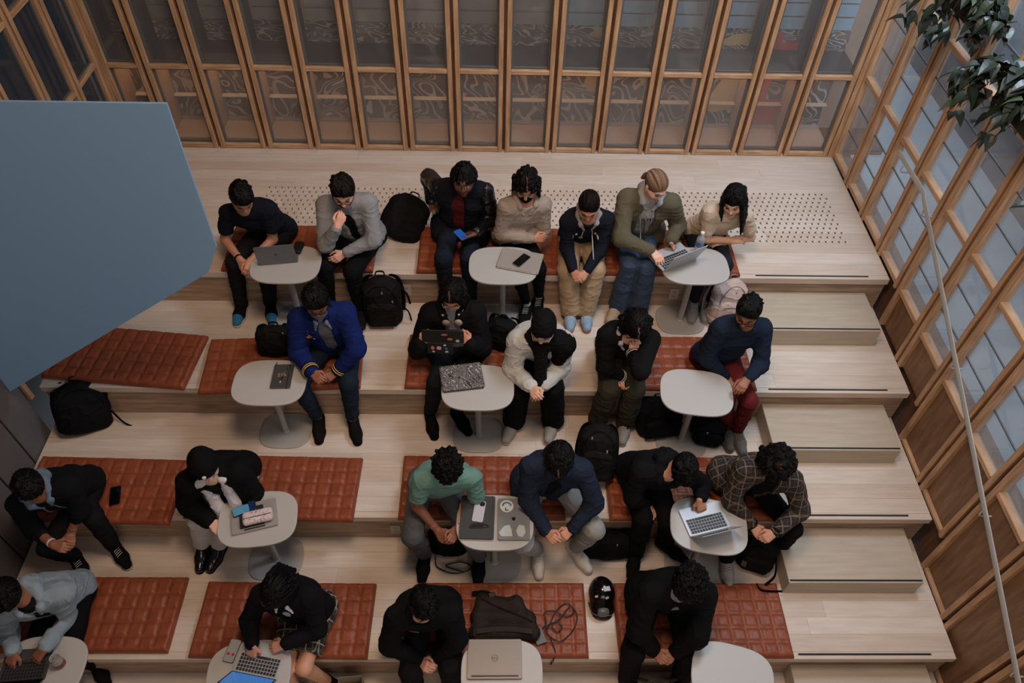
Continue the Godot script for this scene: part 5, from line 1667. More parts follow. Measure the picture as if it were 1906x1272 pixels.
func hair_net(sp: Dictionary, H: Transform3D) -> Array:
	var style: String = sp.hair
	var rng := RandomNumberGenerator.new()
	rng.seed = sp.seed
	var drop := 0.16
	if style in ["long", "bob", "locs"]:
		drop = 0.42
	var cell := 0.0056 if drop < 0.2 else 0.0064
	var F := Field.new(Vector3(-0.17, -drop, -0.20), Vector3(0.17, 0.17, 0.16), cell)
	var I := Basis.IDENTITY
	var t: float = sp.get("thick", 0.014)
	if style == "pulled":
		t = 0.008
	F.egg(Vector3(0, 0.038, -0.018), I, Vector3(0.073 + t, 0.086 + t, 0.092 + t), 0.01)
	if style in ["short", "curly", "bob"]:
		F.egg(Vector3(0, 0.075, 0.012), I, Vector3(0.064 + t * 0.6, 0.045 + t, 0.066 + t * 0.5), 0.02)
	var low: float = sp.get("hairline", 0.070)
	F.cut(Vector3(0, low, 0.082), Vector3(0, -0.56, 0.83).normalized(), 0.006)
	F.cut(Vector3(0, -0.075, -0.06), Vector3(0, -0.9, 0.35).normalized(), 0.01)
	if style == "short":
		# uneven fringe falling forward
		for i in 9:
			var x := lerpf(-0.056, 0.056, i / 8.0)
			var side: float = sp.get("sweep", 0.01)
			F.bone(Vector3(x * 0.8, 0.100 + t * 0.5, 0.045), Vector3(x + side, 0.076 + rng.randf_range(-0.012, 0.006), 0.082 - absf(x) * 0.45), 0.013, 0.007, 0.008)
		for i in 16:
			var a := rng.randf_range(0, TAU)
			var q := Vector3(cos(a) * 0.05, 0.118 + t * 0.6, sin(a) * 0.06 - 0.01)
			F.bone(q - Vector3(0, 0.004, 0), q + Vector3(cos(a) * 0.030, -0.020, sin(a) * 0.030), 0.013, 0.010, 0.014)
	elif style == "curly":
		var n := 0
		while n < int(sp.get("curls", 120)):
			var d := Vector3(rng.randfn(), rng.randfn() + 0.5, rng.randfn()).normalized()
			var p := Vector3(0, 0.04, -0.016) + Vector3(d.x * (0.074 + t), d.y * (0.088 + t), d.z * (0.094 + t))
			if (p - Vector3(0, low, 0.088)).dot(Vector3(0, -0.56, 0.83)) > 0.004 or p.y < -0.07:
				continue
			n += 1
			var w := rng.randf_range(0.011, 0.018)
			F.bone(p, p + Vector3(rng.randf_range(-0.014, 0.014), rng.randf_range(-0.018, 0.008), rng.randf_range(-0.014, 0.014)), w, w * 0.8, 0.004)
	elif style == "locs":
		for i in 58:
			var a := rng.randf_range(-PI, PI)
			var ring := rng.randf_range(0.25, 1.0)
			var top := Vector3(sin(a) * 0.075 * ring, 0.125 - 0.05 * ring * ring, -0.015 + cos(a) * 0.088 * ring)
			var out := Vector3(sin(a) * 0.094, 0.05, -0.015 + cos(a) * 0.107)
			var end := out + Vector3(sin(a) * 0.008, -rng.randf_range(0.01, 0.055), cos(a) * 0.004)
			if cos(a) > 0.55:
				end.y = maxf(end.y, 0.028)
			F.bone(top, out, 0.010, 0.009, 0.003)
			F.bone(out, end, 0.009, 0.007, 0.003)
		for i in 6:
			F.bone(Vector3(rng.randf_range(-0.03, 0.03), 0.125, -0.01), Vector3(rng.randf_range(-0.05, 0.05), 0.155, rng.randf_range(-0.03, 0.03)), 0.010, 0.008, 0.003)
	elif style == "pulled":
		var tail: Vector3 = sp.get("tail", Vector3(0, -0.055, -0.112))
		F.bone(Vector3(0, 0.0, -0.098), tail, 0.026, 0.024, 0.02)
		F.bone(tail, tail + Vector3(0, -0.05, -0.01), 0.024, 0.012, 0.01)
	elif style in ["long", "bob"]:
		var ln: float = sp.get("length", 0.28)
		for s in [-1.0, 1.0]:
			for i in 7:
				var z := lerpf(0.055, -0.085, i / 6.0)
				var x: float = s * (0.070 + t * 0.7 - 0.03 * absf(i - 3.0) / 3.0 * (1.0 if i > 3 else 0.35))
				var top := Vector3(x * 0.75, 0.085, z * 0.8)
				var m := Vector3(x * 1.06, 0.0, z)
				var l2: float = ln * rng.randf_range(0.86, 1.0) * (1.0 if s > 0 else float(sp.get("other_side", 1.0)))
				var e := Vector3(x * 1.10 + rng.randf_range(-0.01, 0.01), -l2, z * 1.05 + sp.get("forward", 0.0))
				F.bone(top, m, 0.018, 0.019, 0.012)
				F.bone(m, m.lerp(e, 0.5) + Vector3(s * 0.006, 0, 0), 0.019, 0.018, 0.010)
				F.bone(m.lerp(e, 0.5) + Vector3(s * 0.006, 0, 0), e, 0.018, 0.009, 0.008)
		for i in 5:
			var x := lerpf(-0.05, 0.05, i / 4.0)
			F.bone(Vector3(x, 0.03, -0.105), Vector3(x * 1.1, -ln * 0.9, -0.10), 0.022, 0.012, 0.015)
		if sp.get("fringe", false):
			for i in 7:
				var x := lerpf(-0.045, 0.05, i / 6.0)
				F.bone(Vector3(x * 0.8, 0.105, 0.04), Vector3(x, 0.052, 0.086 - absf(x) * 0.35), 0.011, 0.007, 0.006)
	if sp.has("wave"):
		for i in int(sp.wave):
			var s := -1.0 if i % 2 == 0 else 1.0
			var y := rng.randf_range(-0.13, 0.06)
			var p := Vector3(s * (0.080 + t), y, rng.randf_range(-0.06, 0.04))
			F.bone(p, p + Vector3(s * 0.008, -0.02, 0.008), 0.016, 0.012, 0.006)
	if style != "none":
		# keep the face clear
		F.egg(Vector3(0, -0.03, 0.105), I, Vector3(0.050, 0.080, 0.062), 0.008, true)
	var net := F.nets()
	var vs: PackedVector3Array = net[0]
	var ns: PackedVector3Array = net[1]
	var cols := PackedColorArray()
	var tone: Color = sp.hair_color
	if tone.v < 0.2:
		tone = tone.darkened(0.45)
	var dark := lin(tone)
	var light := lin(tone.lightened(0.04 if tone.v < 0.2 else 0.25))
	var scalp := lin(sp.skin.darkened(0.15))
	var part_x: float = sp.get("parting", 9.0)
	for i in vs.size():
		var p := vs[i]
		var a := atan2(p.x, p.z + 0.03)
		if style == "pulled":
			a = atan2(p.x, p.y + 0.02)
		var g := noise_b.get_noise_3d(a * 16.0, p.y * 5.0 + sp.seed, p.length() * 8.0)
		var c := dark.lerp(light, clampf(g + 0.5, 0, 1))
		if part_x < 1.0 and p.y > 0.085 and p.z > 0.005 and absf(p.x - part_x - (p.z - 0.03) * 0.12) < 0.0034:
			c = c.lerp(scalp, 0.5)
		cols.append(c)
		p += ns[i] * g * 0.0035
		var nn := ns[i]
		var side := Vector3(cos(a), 0, -sin(a))
		var g2 := noise_b.get_noise_3d((a + 0.03) * 16.0, p.y * 5.0 + sp.seed, p.length() * 8.0)
		nn = (nn - side * (g2 - g) * 1.6).normalized()
		vs[i] = H * p
		ns[i] = H.basis * nn
	net[0] = vs
	net[1] = ns
	return [net, cols]

# the outermost cloth that a ray from the front meets
func front_hit(T: Field, under: Field, p: Vector3, f: Vector3) -> Vector3:
	var a := T.hit(p, -f, 0.5)
	if under == null:
		return a
	var b := under.hit(p, -f, 0.5)
	return a if (a - p).length() < (b - p).length() else b

# a hand: palm, four fingers and a thumb; curl 0 is flat, 1 a fist
func hand_bones(F: Field, w: Vector3, k: Vector3, back: Vector3, thumb_side: float, curl: float, size: float, arm: Vector3, spread := 0.0) -> void:
	var d := (k - w).normalized()
	var n := (back - d * d.dot(back)).normalized()
	var s := n.cross(d) * thumb_side
	var root := w + d * 0.080 * size
	var lat := [0.028, 0.0095, -0.009, -0.026]
	var ln := [0.070, 0.078, 0.072, 0.056]
	F.bone(arm, w, 0.030, 0.024, 0.012)
	for i in 4:
		var b: Vector3 = root + s * lat[i] * size - d * (0.004 * absf(i - 1.0))
		F.bone(w + s * lat[i] * 0.45, b, 0.0155, 0.0118, 0.014)
		var a := 0.0
		var p := b
		var fan: Vector3 = (d + s * (lat[i] * spread * 10.0)).normalized()
		for j in 3:
			a += [0.55, 0.85, 0.6][j] * curl * (1.0 + 0.12 * i) + 0.10
			var q: Vector3 = p + (fan * cos(a) - n * sin(a)) * float(ln[i]) * float([0.46, 0.31, 0.23][j]) * size
			F.bone(p, q, 0.0092 - 0.0009 * j, 0.0086 - 0.0011 * j, 0.0035)
			p = q
	var t0 := w + d * 0.020 * size + s * 0.020 * size - n * 0.004
	var t1 := t0 + (d * 0.62 + s * 0.62 - n * 0.30).normalized() * 0.042 * size
	var t2 := t1 + (d * 0.90 + s * (0.30 - 0.5 * curl) - n * 0.25).normalized() * 0.031 * size
	var t3 := t2 + (d * 0.92 + s * (0.05 - 0.6 * curl) - n * 0.20).normalized() * 0.024 * size
	F.bone(t0, t1, 0.0155, 0.0112, 0.010)
	F.bone(t1, t2, 0.0108, 0.0095, 0.004)
	F.bone(t2, t3, 0.0095, 0.0074, 0.004)

func band(J: PackedVector3Array, s: int, from_wrist: float, width: float, radius: float) -> Array:
	var d := (J[wrist(s)] - J[elbow(s)]).normalized()
	var a := J[wrist(s)] - d * from_wrist
	var F := Field.new(a.min(a - d * width) - Vector3.ONE * (radius + 0.02), a.max(a - d * width) + Vector3.ONE * (radius + 0.02), 0.005)
	F.bone(a, a - d * width, radius, radius * 1.03, 0.002)
	F.cut(a, d, 0.003)
	F.cut(a - d * width, -d, 0.003)
	return F.nets()

# everything of one person as nets; runs on a worker thread, so it touches no nodes
func person_nets(sp: Dictionary) -> Array:
	var out := []
	var raw: Array = POSES[sp.id][2]
	var J := PackedVector3Array()
	for q in raw:
		J.append(Vector3(q[0], q[1], q[2]) * 0.001)
	var S: float = sp.get("size", 1.0)
	var slim: float = sp.get("slim", 1.0)
	var u := (J[NECK] - J[PEL]).normalized()
	var r := (J[4] - J[3])
	r = (r - u * u.dot(r)).normalized()
	var B := Basis(r, u, r.cross(u))
	var f := B.z
	# head frame
	var yaw: float = deg_to_rad(sp.look[0])
	var pitch: float = deg_to_rad(sp.look[1])
	var fw := Vector3(sin(yaw) * cos(pitch), sin(pitch), cos(yaw) * cos(pitch))
	var hx := Vector3.UP.cross(fw).normalized()
	var hb := Basis(hx, fw.cross(hx), fw)
	hb = Basis(fw, deg_to_rad(sp.look[2] if sp.look.size() > 2 else 0.0)) * hb
	var hs: float = sp.get("head_size", 0.98)
	var H := Transform3D(hb.scaled(Vector3.ONE * hs), J[HEAD] + hb.z * -0.004 - hb.y * 0.012)
	# ---- body: one skin from the neck to the feet, finer at head and hands
	var all := range(19)
	var bb := bounds(J, all, 0.17)
	var body := Field.new(bb[0], bb[1], 0.0135)
	torso_bones(body, J, B, -0.012, slim)
	body.bone(J[NECK] - u * 0.02, J[NECK].lerp(J[HEAD], 0.55), 0.052, 0.047, 0.03)
	for s in 2:
		body.bone(J[shoulder(s)], J[elbow(s)], 0.046 * slim, 0.038 * slim, 0.03)
		body.bone(J[elbow(s)], J[wrist(s)], 0.039 * slim, 0.025, 0.015)
		body.bone(J[hip(s)], J[knee(s)], 0.072, 0.052, 0.03)
		body.bone(J[knee(s)], J[ankle(s)], 0.052, 0.034, 0.02)
		body.bone(J[ankle(s)] + Vector3(0, -0.02, 0), J[ball(s)], 0.030, 0.026, 0.02)
	var net := body.nets()
	var cols := PackedColorArray()
	cols.resize(net[0].size())
	cols.fill(lin(sp.skin))
	if sp.get("socks", false):
		for i in net[0].size():
			if net[0][i].y < J[ankle(0)].y + 0.10:
				cols[i] = lin(sp.socks)
	var hd := head_net(sp, H, J[NECK])
	join_nets(net, hd[0])
	cols.append_array(hd[1])
	var poses: Array = sp.get("hands", ["rest", "rest"])
	for s in 2:
		var back := Vector3(0, 1, 0.25)
		var curl := 0.45
		var spread := 0.2
		match poses[s]:
			"clasp": curl = 0.75; back = Vector3(-0.5 if s == 0 else 0.5, 0.8, 0.3)
			"type": curl = 0.42; spread = 0.35
			"flat": curl = 0.08; spread = 0.6
			"grip": curl = 0.85; back = Vector3(-0.2 if s == 0 else 0.2, 0.3, 1)
			"chin": curl = 0.7; back = Vector3(0, -0.2, 1)
			"palm_up": curl = 0.35; back = Vector3(0, -1, 0.1)
			"side": curl = 0.4; back = Vector3(-0.9 if s == 0 else 0.9, 0.5, 0.1)
		var hsz: float = 0.96 * S
		var w := J[wrist(s)]
		var k := J[knuckle(s)]
		var lo := w.min(k) - Vector3.ONE * 0.115
		var hi := w.max(k) + Vector3.ONE * 0.115
		var F := Field.new(lo, hi, 0.0044)
		hand_bones(F, w, k, back, 1.0 if s == 0 else -1.0, curl, hsz, w - (w - J[elbow(s)]).normalized() * 0.05, spread)
		var hn := F.nets()
		join_nets(net, hn)
		var more := PackedColorArray()
		more.resize(hn[0].size())
		more.fill(lin(sp.skin.lerp(Color(0.75, 0.40, 0.32), 0.06)))
		cols.append_array(more)
	out.append({"name": "body", "net": net, "colors": cols, "mat": "skin"})
	# ---- trousers
	var hem: float = sp.get("hem", 0.0)
	if sp.has("legs"):
		var e: float = sp.get("leg_ease", 0.012)
		bb = bounds(J, [PEL, 11, 12, 13, 14, 15, 16], 0.19)
		var F := Field.new(bb[0], bb[1], 0.0115)
		F.bone(J[11].lerp(J[12], -0.02), J[12].lerp(J[11], -0.02), 0.088 + e * 0.5, 0.088 + e * 0.5, 0.05)
		F.bone(J[PEL], J[PEL] + u * 0.09, 0.115 * slim + e * 0.3, 0.10 * slim + e * 0.3, 0.05)
		for s in 2:
			F.bone(J[hip(s)], J[knee(s)], 0.078 + e * 0.8, 0.057 + e, 0.03)
			var down := (J[ankle(s)] - J[knee(s)])
			var end: Vector3 = J[knee(s)] + down * (1.0 - hem) + down.normalized() * 0.012
			var flare: float = sp.get("flare", 0.0)
			F.bone(J[knee(s)], J[knee(s)].lerp(end, 0.5), 0.057 + e, 0.049 + e + flare * 0.5, 0.02)
			F.bone(J[knee(s)].lerp(end, 0.5), end, 0.049 + e + flare * 0.5, 0.040 + e + flare, 0.015)
		for s in 2:
			var down := (J[ankle(s)] - J[knee(s)]).normalized()
			var end: Vector3 = J[knee(s)].lerp(J[ankle(s)], 1.0 - hem) + down * 0.02
			if hem > 0.2 or true:
				F.groove(end + down * 0.06, end + down * 0.075, 0.062 + sp.get("flare", 0.0), 0.075 + sp.get("flare", 0.0), 0.006)
		var tn := F.nets()
		crease(tn, sp.get("leg_folds", 0.008), Vector3(9, 13, 9), Vector3(sp.seed * 3.1, 0, 0))
		out.append({"name": "trousers", "net": tn, "mat": sp.legs})
	if sp.has("skirt"):
		bb = bounds(J, [PEL, 11, 12, 13, 14], 0.2)
		var F := Field.new(bb[0], bb[1], 0.0115)
		F.bone(J[11], J[12], 0.11, 0.11, 0.05)
		F.bone(J[PEL], J[PEL] + u * 0.10, 0.12, 0.105, 0.05)
		for s in 2:
			F.bone(J[hip(s)], J[hip(s)].lerp(J[knee(s)], 0.72), 0.098, 0.094, 0.07)
			var kd := (J[knee(s)] - J[hip(s)]).normalized()
			F.cut(J[hip(s)].lerp(J[knee(s)], 0.78), kd, 0.006)
		var sn := F.nets()
		crease(sn, 0.010, Vector3(20, 6, 6), Vector3(4, 0, 0))
		out.append({"name": "skirt", "net": sn, "mat": sp.skirt})
	# ---- shoes
	for s in 2:
		var an := J[ankle(s)]
		var fl := -RISE
		var fd := J[ball(s)] - an
		fd.y = 0
		fd = fd.normalized()
		if (J[ball(s)] - an).length() < 0.02:
			fd = Vector3(0, 0, 1)
		var lift := an.y - fl - 0.09
		var base := fl + clampf(lift, -0.02, 0.25)
		if absf(lift) < 0.03:
			base = fl + 0.002
		var heel := Vector3(an.x, base, an.z) - fd * 0.045
		var toe := Vector3(an.x, base, an.z) + fd * 0.172 * S
		var mid := heel.lerp(toe, 0.66)
		var lo := heel.min(toe) - Vector3(0.09, 0.02, 0.09)
		var hi := heel.max(toe) + Vector3(0.09, 0.17, 0.09)
		var up: float = sp.get("shoe_top", 0.085)
		var F := Field.new(lo, hi, 0.0075)
		F.bone(heel + Vector3(0, 0.042, 0), mid + Vector3(0, 0.040, 0), 0.037, 0.045, 0.02)
		F.bone(mid + Vector3(0, 0.040, 0), toe + Vector3(0, 0.034, 0), 0.045, 0.034, 0.02)
		F.bone(heel + Vector3(0, 0.045, 0) + fd * 0.02, Vector3(an.x, base + up, an.z) - fd * 0.008, 0.038, 0.040, 0.02)
		F.bone(Vector3(an.x, base + up * 0.75, an.z), mid + Vector3(0, 0.045, 0), 0.036, 0.033, 0.03)
		F.cut(Vector3(0, base + 0.012, 0), Vector3(0, -1, 0), 0.003)
		F.groove(Vector3(an.x, base + up + 0.045, an.z) - fd * 0.01, Vector3(an.x, base + up + 0.05, an.z), 0.042, 0.045, 0.006)
		var shoe := F.nets()
		out.append({"name": "shoe", "net": shoe, "mat": sp.shoes, "id": "shoe%d" % s})
		var G := Field.new(lo, hi - Vector3(0, 0.1, 0), 0.0075)
		G.bone(heel + Vector3(0, 0.02, 0), mid + Vector3(0, 0.02, 0), 0.041, 0.047, 0.02)
		G.bone(mid + Vector3(0, 0.02, 0), toe + Vector3(0, 0.02, 0), 0.049, 0.037, 0.02)
		G.cut(Vector3(0, base + 0.001, 0), Vector3(0, -1, 0), 0.003)
		G.cut(Vector3(0, base + 0.024, 0), Vector3(0, 1, 0), 0.003)
		out.append({"name": "sole", "net": G.nets(), "mat": sp.get("sole", Color(0.55, 0.53, 0.50)), "in": "shoe%d" % s})
		if sp.has("laces"):
			var rows := []
			var side := fd.cross(Vector3.UP)
			for j in 5:
				var c := Vector3(an.x, base, an.z) + fd * (0.035 + 0.017 * j)
				var pts := PackedVector3Array()
				for q in [-1.0, -0.5, 0.0, 0.5, 1.0]:
					pts.append(F.hit(c + side * q * 0.022 + fd * (0.006 * q) + Vector3(0, 0.15, 0), Vector3.DOWN, 0.2) + Vector3(0, 0.002, 0))
				rows.append(pts)
			out.append({"name": "laces", "tubes": rows, "radius": 0.0028, "mat": sp.laces, "in": "shoe%d" % s})
		if sp.has("toe_patch"):
			var T := Field.new(lo, hi, 0.0075)
			T.bone(mid + Vector3(0, 0.042, 0) + fd * 0.03, toe + Vector3(0, 0.035, 0), 0.043, 0.0355, 0.01)
			T.cut(Vector3(0, base + 0.02, 0), Vector3(0, -1, 0), 0.003)
			out.append({"name": "toe_cap", "net": T.nets(), "mat": sp.toe_patch, "in": "shoe%d" % s})
			var T2 := Field.new(lo, hi, 0.0075)
			T2.bone(Vector3(an.x, base + up - 0.012, an.z) + fd * 0.012, Vector3(an.x, base + up + 0.012, an.z) + fd * 0.012, 0.033, 0.035, 0.01)
			out.append({"name": "tongue", "net": T2.nets(), "mat": sp.toe_patch, "in": "shoe%d" % s})
	# ---- upper clothes
	var e1: float = sp.get("ease", 0.012)
	var under: Field = null
	if sp.has("inner"):
		bb = bounds(J, [PEL, NECK, 3, 4, 11, 12], 0.19)
		var F := Field.new(bb[0], bb[1], 0.0115)
		under = F
		torso_bones(F, J, B, e1 * 0.35 + 0.001, slim)
		F.bone(J[NECK] - u * 0.02, J[NECK] + u * 0.012, 0.057, 0.055, 0.02)
		var inn := F.nets()
		crease(inn, 0.006, Vector3(12, 8, 12), Vector3(sp.seed * 1.7, 2, 0))
		out.append({"name": "shirt", "net": inn, "mat": sp.inner})
	var sleeve: float = sp.get("sleeve", 1.0)
	bb = bounds(J, [PEL, NECK, 3, 4, 5, 6, 7, 8, 11, 12], 0.2)
	var T := Field.new(bb[0], bb[1], 0.0105)
	torso_bones(T, J, B, e1, slim)
	if sp.has("coat"):
		# tails spread on the seat around the hips
		T.bone(J[PEL] - r * 0.13 - f * 0.02, J[PEL] + r * 0.13 - f * 0.02, 0.10 + e1, 0.10 + e1, 0.05)
		for s in 2:
			T.bone(J[hip(s)] + r * (0.05 if s == 1 else -0.05), J[hip(s)].lerp(J[knee(s)], float(sp.coat)) + r * (0.06 if s == 1 else -0.06), 0.085 + e1, 0.06 + e1, 0.05)
	if sp.has("collar") or not sp.has("inner"):
		T.bone(J[NECK] - u * 0.015, J[NECK] + u * 0.006 + f * 0.004, 0.060 + e1 * 0.3, 0.056 + e1 * 0.3, 0.02)
	var arm_field := T
	if sp.has("sleeve_mat"):
		bb = bounds(J, [3, 4, 5, 6, 7, 8], 0.15)
		arm_field = Field.new(bb[0], bb[1], 0.0105)
	for s in 2:
		var sh := J[shoulder(s)]
		var el := J[elbow(s)]
		var w := J[wrist(s)]
		var q: float = e1 * 0.9 + sp.get("puff", 0.0)
		if sleeve < 0.9:
			arm_field.bone(sh, sh.lerp(el, sleeve), 0.048 * slim + q, 0.047 * slim + q + 0.004, 0.035)
		else:
			arm_field.bone(sh, el, 0.048 * slim + q, 0.042 * slim + q, 0.035)
			var end: Vector3 = w - (w - el).normalized() * (0.022 + float(sp.get("pushed", 0.0)))
			arm_field.bone(el, end, 0.042 * slim + q, 0.028 + q * 0.85, 0.02)
			# cloth bunched at the elbow
			arm_field.bone(el.lerp(sh, 0.10), el.lerp(end, 0.12), 0.046 * slim + q, 0.046 * slim + q, 0.012)
	if sleeve < 0.9:
		for s in 2:
			var ad := (J[elbow(s)] - J[shoulder(s)]).normalized()
			var end := J[shoulder(s)].lerp(J[elbow(s)], sleeve) + ad * 0.02
			T.groove(end + ad * 0.07, end + ad * 0.09, 0.085, 0.09, 0.006)
	# neck opening
	T.groove(J[NECK] + u * 0.052 + f * 0.026, J[NECK] + u * 0.11 + f * 0.05, 0.058, 0.07, 0.010)
	if sp.has("inner"):
		var open: float = sp.get("open", 0.05)
		T.groove(J[NECK] + f * 0.125 + u * 0.01, J[PEL] + f * 0.185 + u * 0.02, open, open * sp.get("open_low", 1.25), 0.012)
	if sp.has("side_cut"):
		pass
	var tn := T.nets()
	crease(tn, sp.get("folds", 0.0085), Vector3(10, 12, 10), Vector3(sp.seed * 2.3, 1, 5))
	out.append({"name": sp.get("top_name", "jacket"), "net": tn, "mat": sp.top, "id": "top"})
	if sp.has("sleeve_mat"):
		var an2 := arm_field.nets()
		crease(an2, 0.011, Vector3(14, 18, 14), Vector3(sp.seed, 1, 5))
		out.append({"name": "sleeves", "net": an2, "mat": sp.sleeve_mat})
	# cuffs
	for c in sp.get("cuffs", []):
		for s in 2:
			out.append({"name": "cuff", "net": band(J, s, c[1], c[2], 0.029 + e1 * 0.8 + sp.get("puff", 0.0) + c[3]), "mat": c[0], "in": "top"})
	# hood or thick collar lying round the neck
	if sp.has("hood"):
		var hw: float = sp.get("hood_size", 1.0)
		var F := Field.new(J[NECK] - Vector3.ONE * 0.22, J[NECK] + Vector3.ONE * 0.22, 0.0095)
		var n := J[NECK]
		var ends := []
		for q in [-0.028, 0.028]:
			ends.append(front_hit(T, under, n + r * float(q) - u * 0.050 + f * 0.3, f))
		var arc := [ends[0], n + f * 0.056 - r * 0.062 + u * 0.018, n - r * 0.080 + u * 0.034 - f * 0.012, n - f * 0.075 - r * 0.055 + u * 0.022, n - f * 0.098 + u * 0.010, n - f * 0.075 + r * 0.055 + u * 0.022, n + r * 0.080 + u * 0.034 - f * 0.012, n + f * 0.056 + r * 0.062 + u * 0.018, ends[1]]
		var rad := [0.012, 0.020, 0.024, 0.032, 0.040, 0.032, 0.024, 0.020, 0.012]
		for i in 8:
			F.bone(arc[i], arc[i + 1], rad[i] * hw, rad[i + 1] * hw, 0.02)
		F.bone(n - f * 0.11 - u * 0.02, n - f * 0.135 - u * 0.10, 0.045 * hw, 0.03 * hw, 0.04)
		F.bone(n - f * 0.10 - r * 0.05 - u * 0.03, n - f * 0.10 + r * 0.05 - u * 0.03, 0.036 * hw, 0.036 * hw, 0.03)
		var hn := F.nets()
		crease(hn, 0.008, Vector3(14, 14, 14), Vector3(sp.seed * 1.3, 0, 0))
		out.append({"name": "hood", "net": hn, "mat": sp.hood, "in": "top"})
	if sp.has("strings"):
		var rows := []
		for s in [-1.0, 1.0]:
			var pts := PackedVector3Array()
			for j in 7:
				var base: Vector3 = J[NECK] - u * (0.055 + 0.020 * j) + r * s * (0.035 + 0.002 * j) + f * 0.3
				pts.append(front_hit(T, under, base, f) + f * 0.006)
			rows.append(pts)
		for w in rows:
			out.append({"name": "drawstring", "tubes": [w], "radius": 0.0038, "mat": sp.strings, "in": "top"})
	# marks on the chest: strokes that follow the cloth, x and y in metres from the middle of the chest
	for mk in sp.get("marks", []):
		var rows := []
		for stroke in mk[1]:
			var pts := PackedVector3Array()
			for q in stroke:
				var base: Vector3 = J[PEL].lerp(J[NECK], 0.72) + r * float(q[0]) + u * float(q[1]) + f * 0.3
				pts.append(front_hit(T, under, base, f) + f * 0.004)
			rows.append(pts)
		out.append({"name": "chest_print", "tubes": rows, "radius": mk[2], "mat": mk[0], "in": "top"})
	if sp.has("scarf"):
		var F := Field.new(bb[0], bb[1], 0.0105)
		var n := J[NECK]
		for s in [-1.0, 1.0]:
			var q1: Vector3 = n + r * s * 0.075 + f * 0.03 + u * 0.02
			var q2: Vector3 = T.hit(n + r * s * 0.062 - u * 0.12 + f * 0.3, -f, 0.5) + f * 0.012
			var q3: Vector3 = T.hit(n + r * s * 0.058 - u * 0.23 + f * 0.3, -f, 0.5) + f * 0.016
			F.bone(n - f * 0.06 + u * 0.02, q1, 0.034, 0.032, 0.02)
			F.bone(q1, q2, 0.034, 0.036, 0.02)
			F.bone(q2, q3, 0.036, 0.042, 0.015)
			F.bone(q2 + r * 0.02, q3 + r * 0.028, 0.022, 0.026, 0.01)
		var sn := F.nets()
		crease(sn, 0.012, Vector3(26, 6, 10), Vector3(2, 0, 0))
		out.append({"name": "scarf", "net": sn, "mat": sp.scarf})
	if sp.has("white_collar"):
		var F := Field.new(J[NECK] - Vector3.ONE * 0.2, J[NECK] + Vector3.ONE * 0.2, 0.006)
		for s in [-1.0, 1.0]:
			var c0: Vector3 = J[NECK] - f * 0.06 + u * 0.035
			var c1: Vector3 = J[NECK] + r * s * 0.065 + u * 0.03 + f * 0.005
			var c2: Vector3 = J[NECK] + r * s * 0.035 - u * 0.015 + f * 0.085
			var c3: Vector3 = J[NECK] + r * s * 0.055 - u * 0.075 + f * 0.105
			F.bone(c0, c1, 0.013, 0.014, 0.006)
			F.bone(c1, c2, 0.014, 0.013, 0.006)
			F.bone(c1.lerp(c2, 0.6), c3, 0.014, 0.006, 0.01)
			F.bone(c2, c3, 0.012, 0.005, 0.006)
		out.append({"name": "shirt_collar", "net": F.nets(), "mat": sp.white_collar})
	# ---- hair and what is worn on the head
	if sp.hair != "none":
		var hr := hair_net(sp, H)
		out.append({"name": "hair", "net": hr[0], "colors": hr[1], "mat": "hair"})
	if sp.has("beanie"):
		var F := Field.new(Vector3(-0.13, -0.10, -0.15), Vector3(0.13, 0.19, 0.14), 0.006)
		F.egg(Vector3(0, 0.052, -0.018), Basis.IDENTITY, Vector3(0.092, 0.108, 0.110), 0.01)
		F.bone(Vector3(0, 0.13, -0.03), Vector3(0.0, 0.14, -0.05), 0.03, 0.03, 0.03)
		F.cut(Vector3(0, 0.055, 0.09), Vector3(0, -0.80, 0.60).normalized(), 0.006)
		F.cut(Vector3(0, -0.05, -0.06), Vector3(0, -1, 0.1).normalized(), 0.006)
		var bn := F.nets()
		for i in bn[0].size():
			bn[0][i] = H * bn[0][i]
			bn[1][i] = H.basis * bn[1][i]
		out.append({"name": "beanie", "net": bn, "mat": sp.beanie, "id": "hat"})
		var rim := PackedVector3Array()
		for i in 33:
			var a := TAU * i / 32.0
			var q := Vector3(sin(a) * 0.088, 0.0, cos(a) * 0.102 - 0.012)
			q.y = 0.010 + 0.062 * cos(a) * (1.0 if cos(a) > 0 else 0.7)
			rim.append(H * q)
		out.append({"name": "cuff_roll", "tubes": [rim], "radius": 0.012, "mat": sp.beanie, "in": "hat"})
		var dot := Field.new(Vector3(-0.05, 0.03, 0.05), Vector3(0.05, 0.12, 0.14), 0.004)
		dot.bone(Vector3(-0.012, 0.083, 0.088), Vector3(-0.012, 0.0835, 0.089), 0.014, 0.014, 0.001)
		var dn := dot.nets()
		for i in dn[0].size():
			dn[0][i] = H * dn[0][i]
			dn[1][i] = H.basis * dn[1][i]
		out.append({"name": "badge", "net": dn, "mat": Color(0.72, 0.71, 0.70), "in": "hat"})
	if sp.has("hijab"):
		var F := Field.new(J[HEAD] - Vector3(0.27, 0.50, 0.27), J[HEAD] + Vector3(0.27, 0.2, 0.30), 0.0085)
		F.egg(H * Vector3(0, 0.038, -0.018), hb, Vector3(0.090, 0.104, 0.112), 0.02)
		F.egg(H * Vector3(0, -0.05, 0.006), hb, Vector3(0.080, 0.075, 0.082), 0.03)
		F.bone(H * Vector3(0, -0.09, 0.0), J[NECK] + f * 0.01, 0.075, 0.085, 0.04)
		F.bone(J[NECK] - r * 0.10 - u * 0.01, J[NECK] + r * 0.10 - u * 0.01, 0.055, 0.060, 0.05)
		F.bone(J[NECK] + r * 0.11, J[4] + f * 0.02 - u * 0.02, 0.070, 0.084, 0.04)
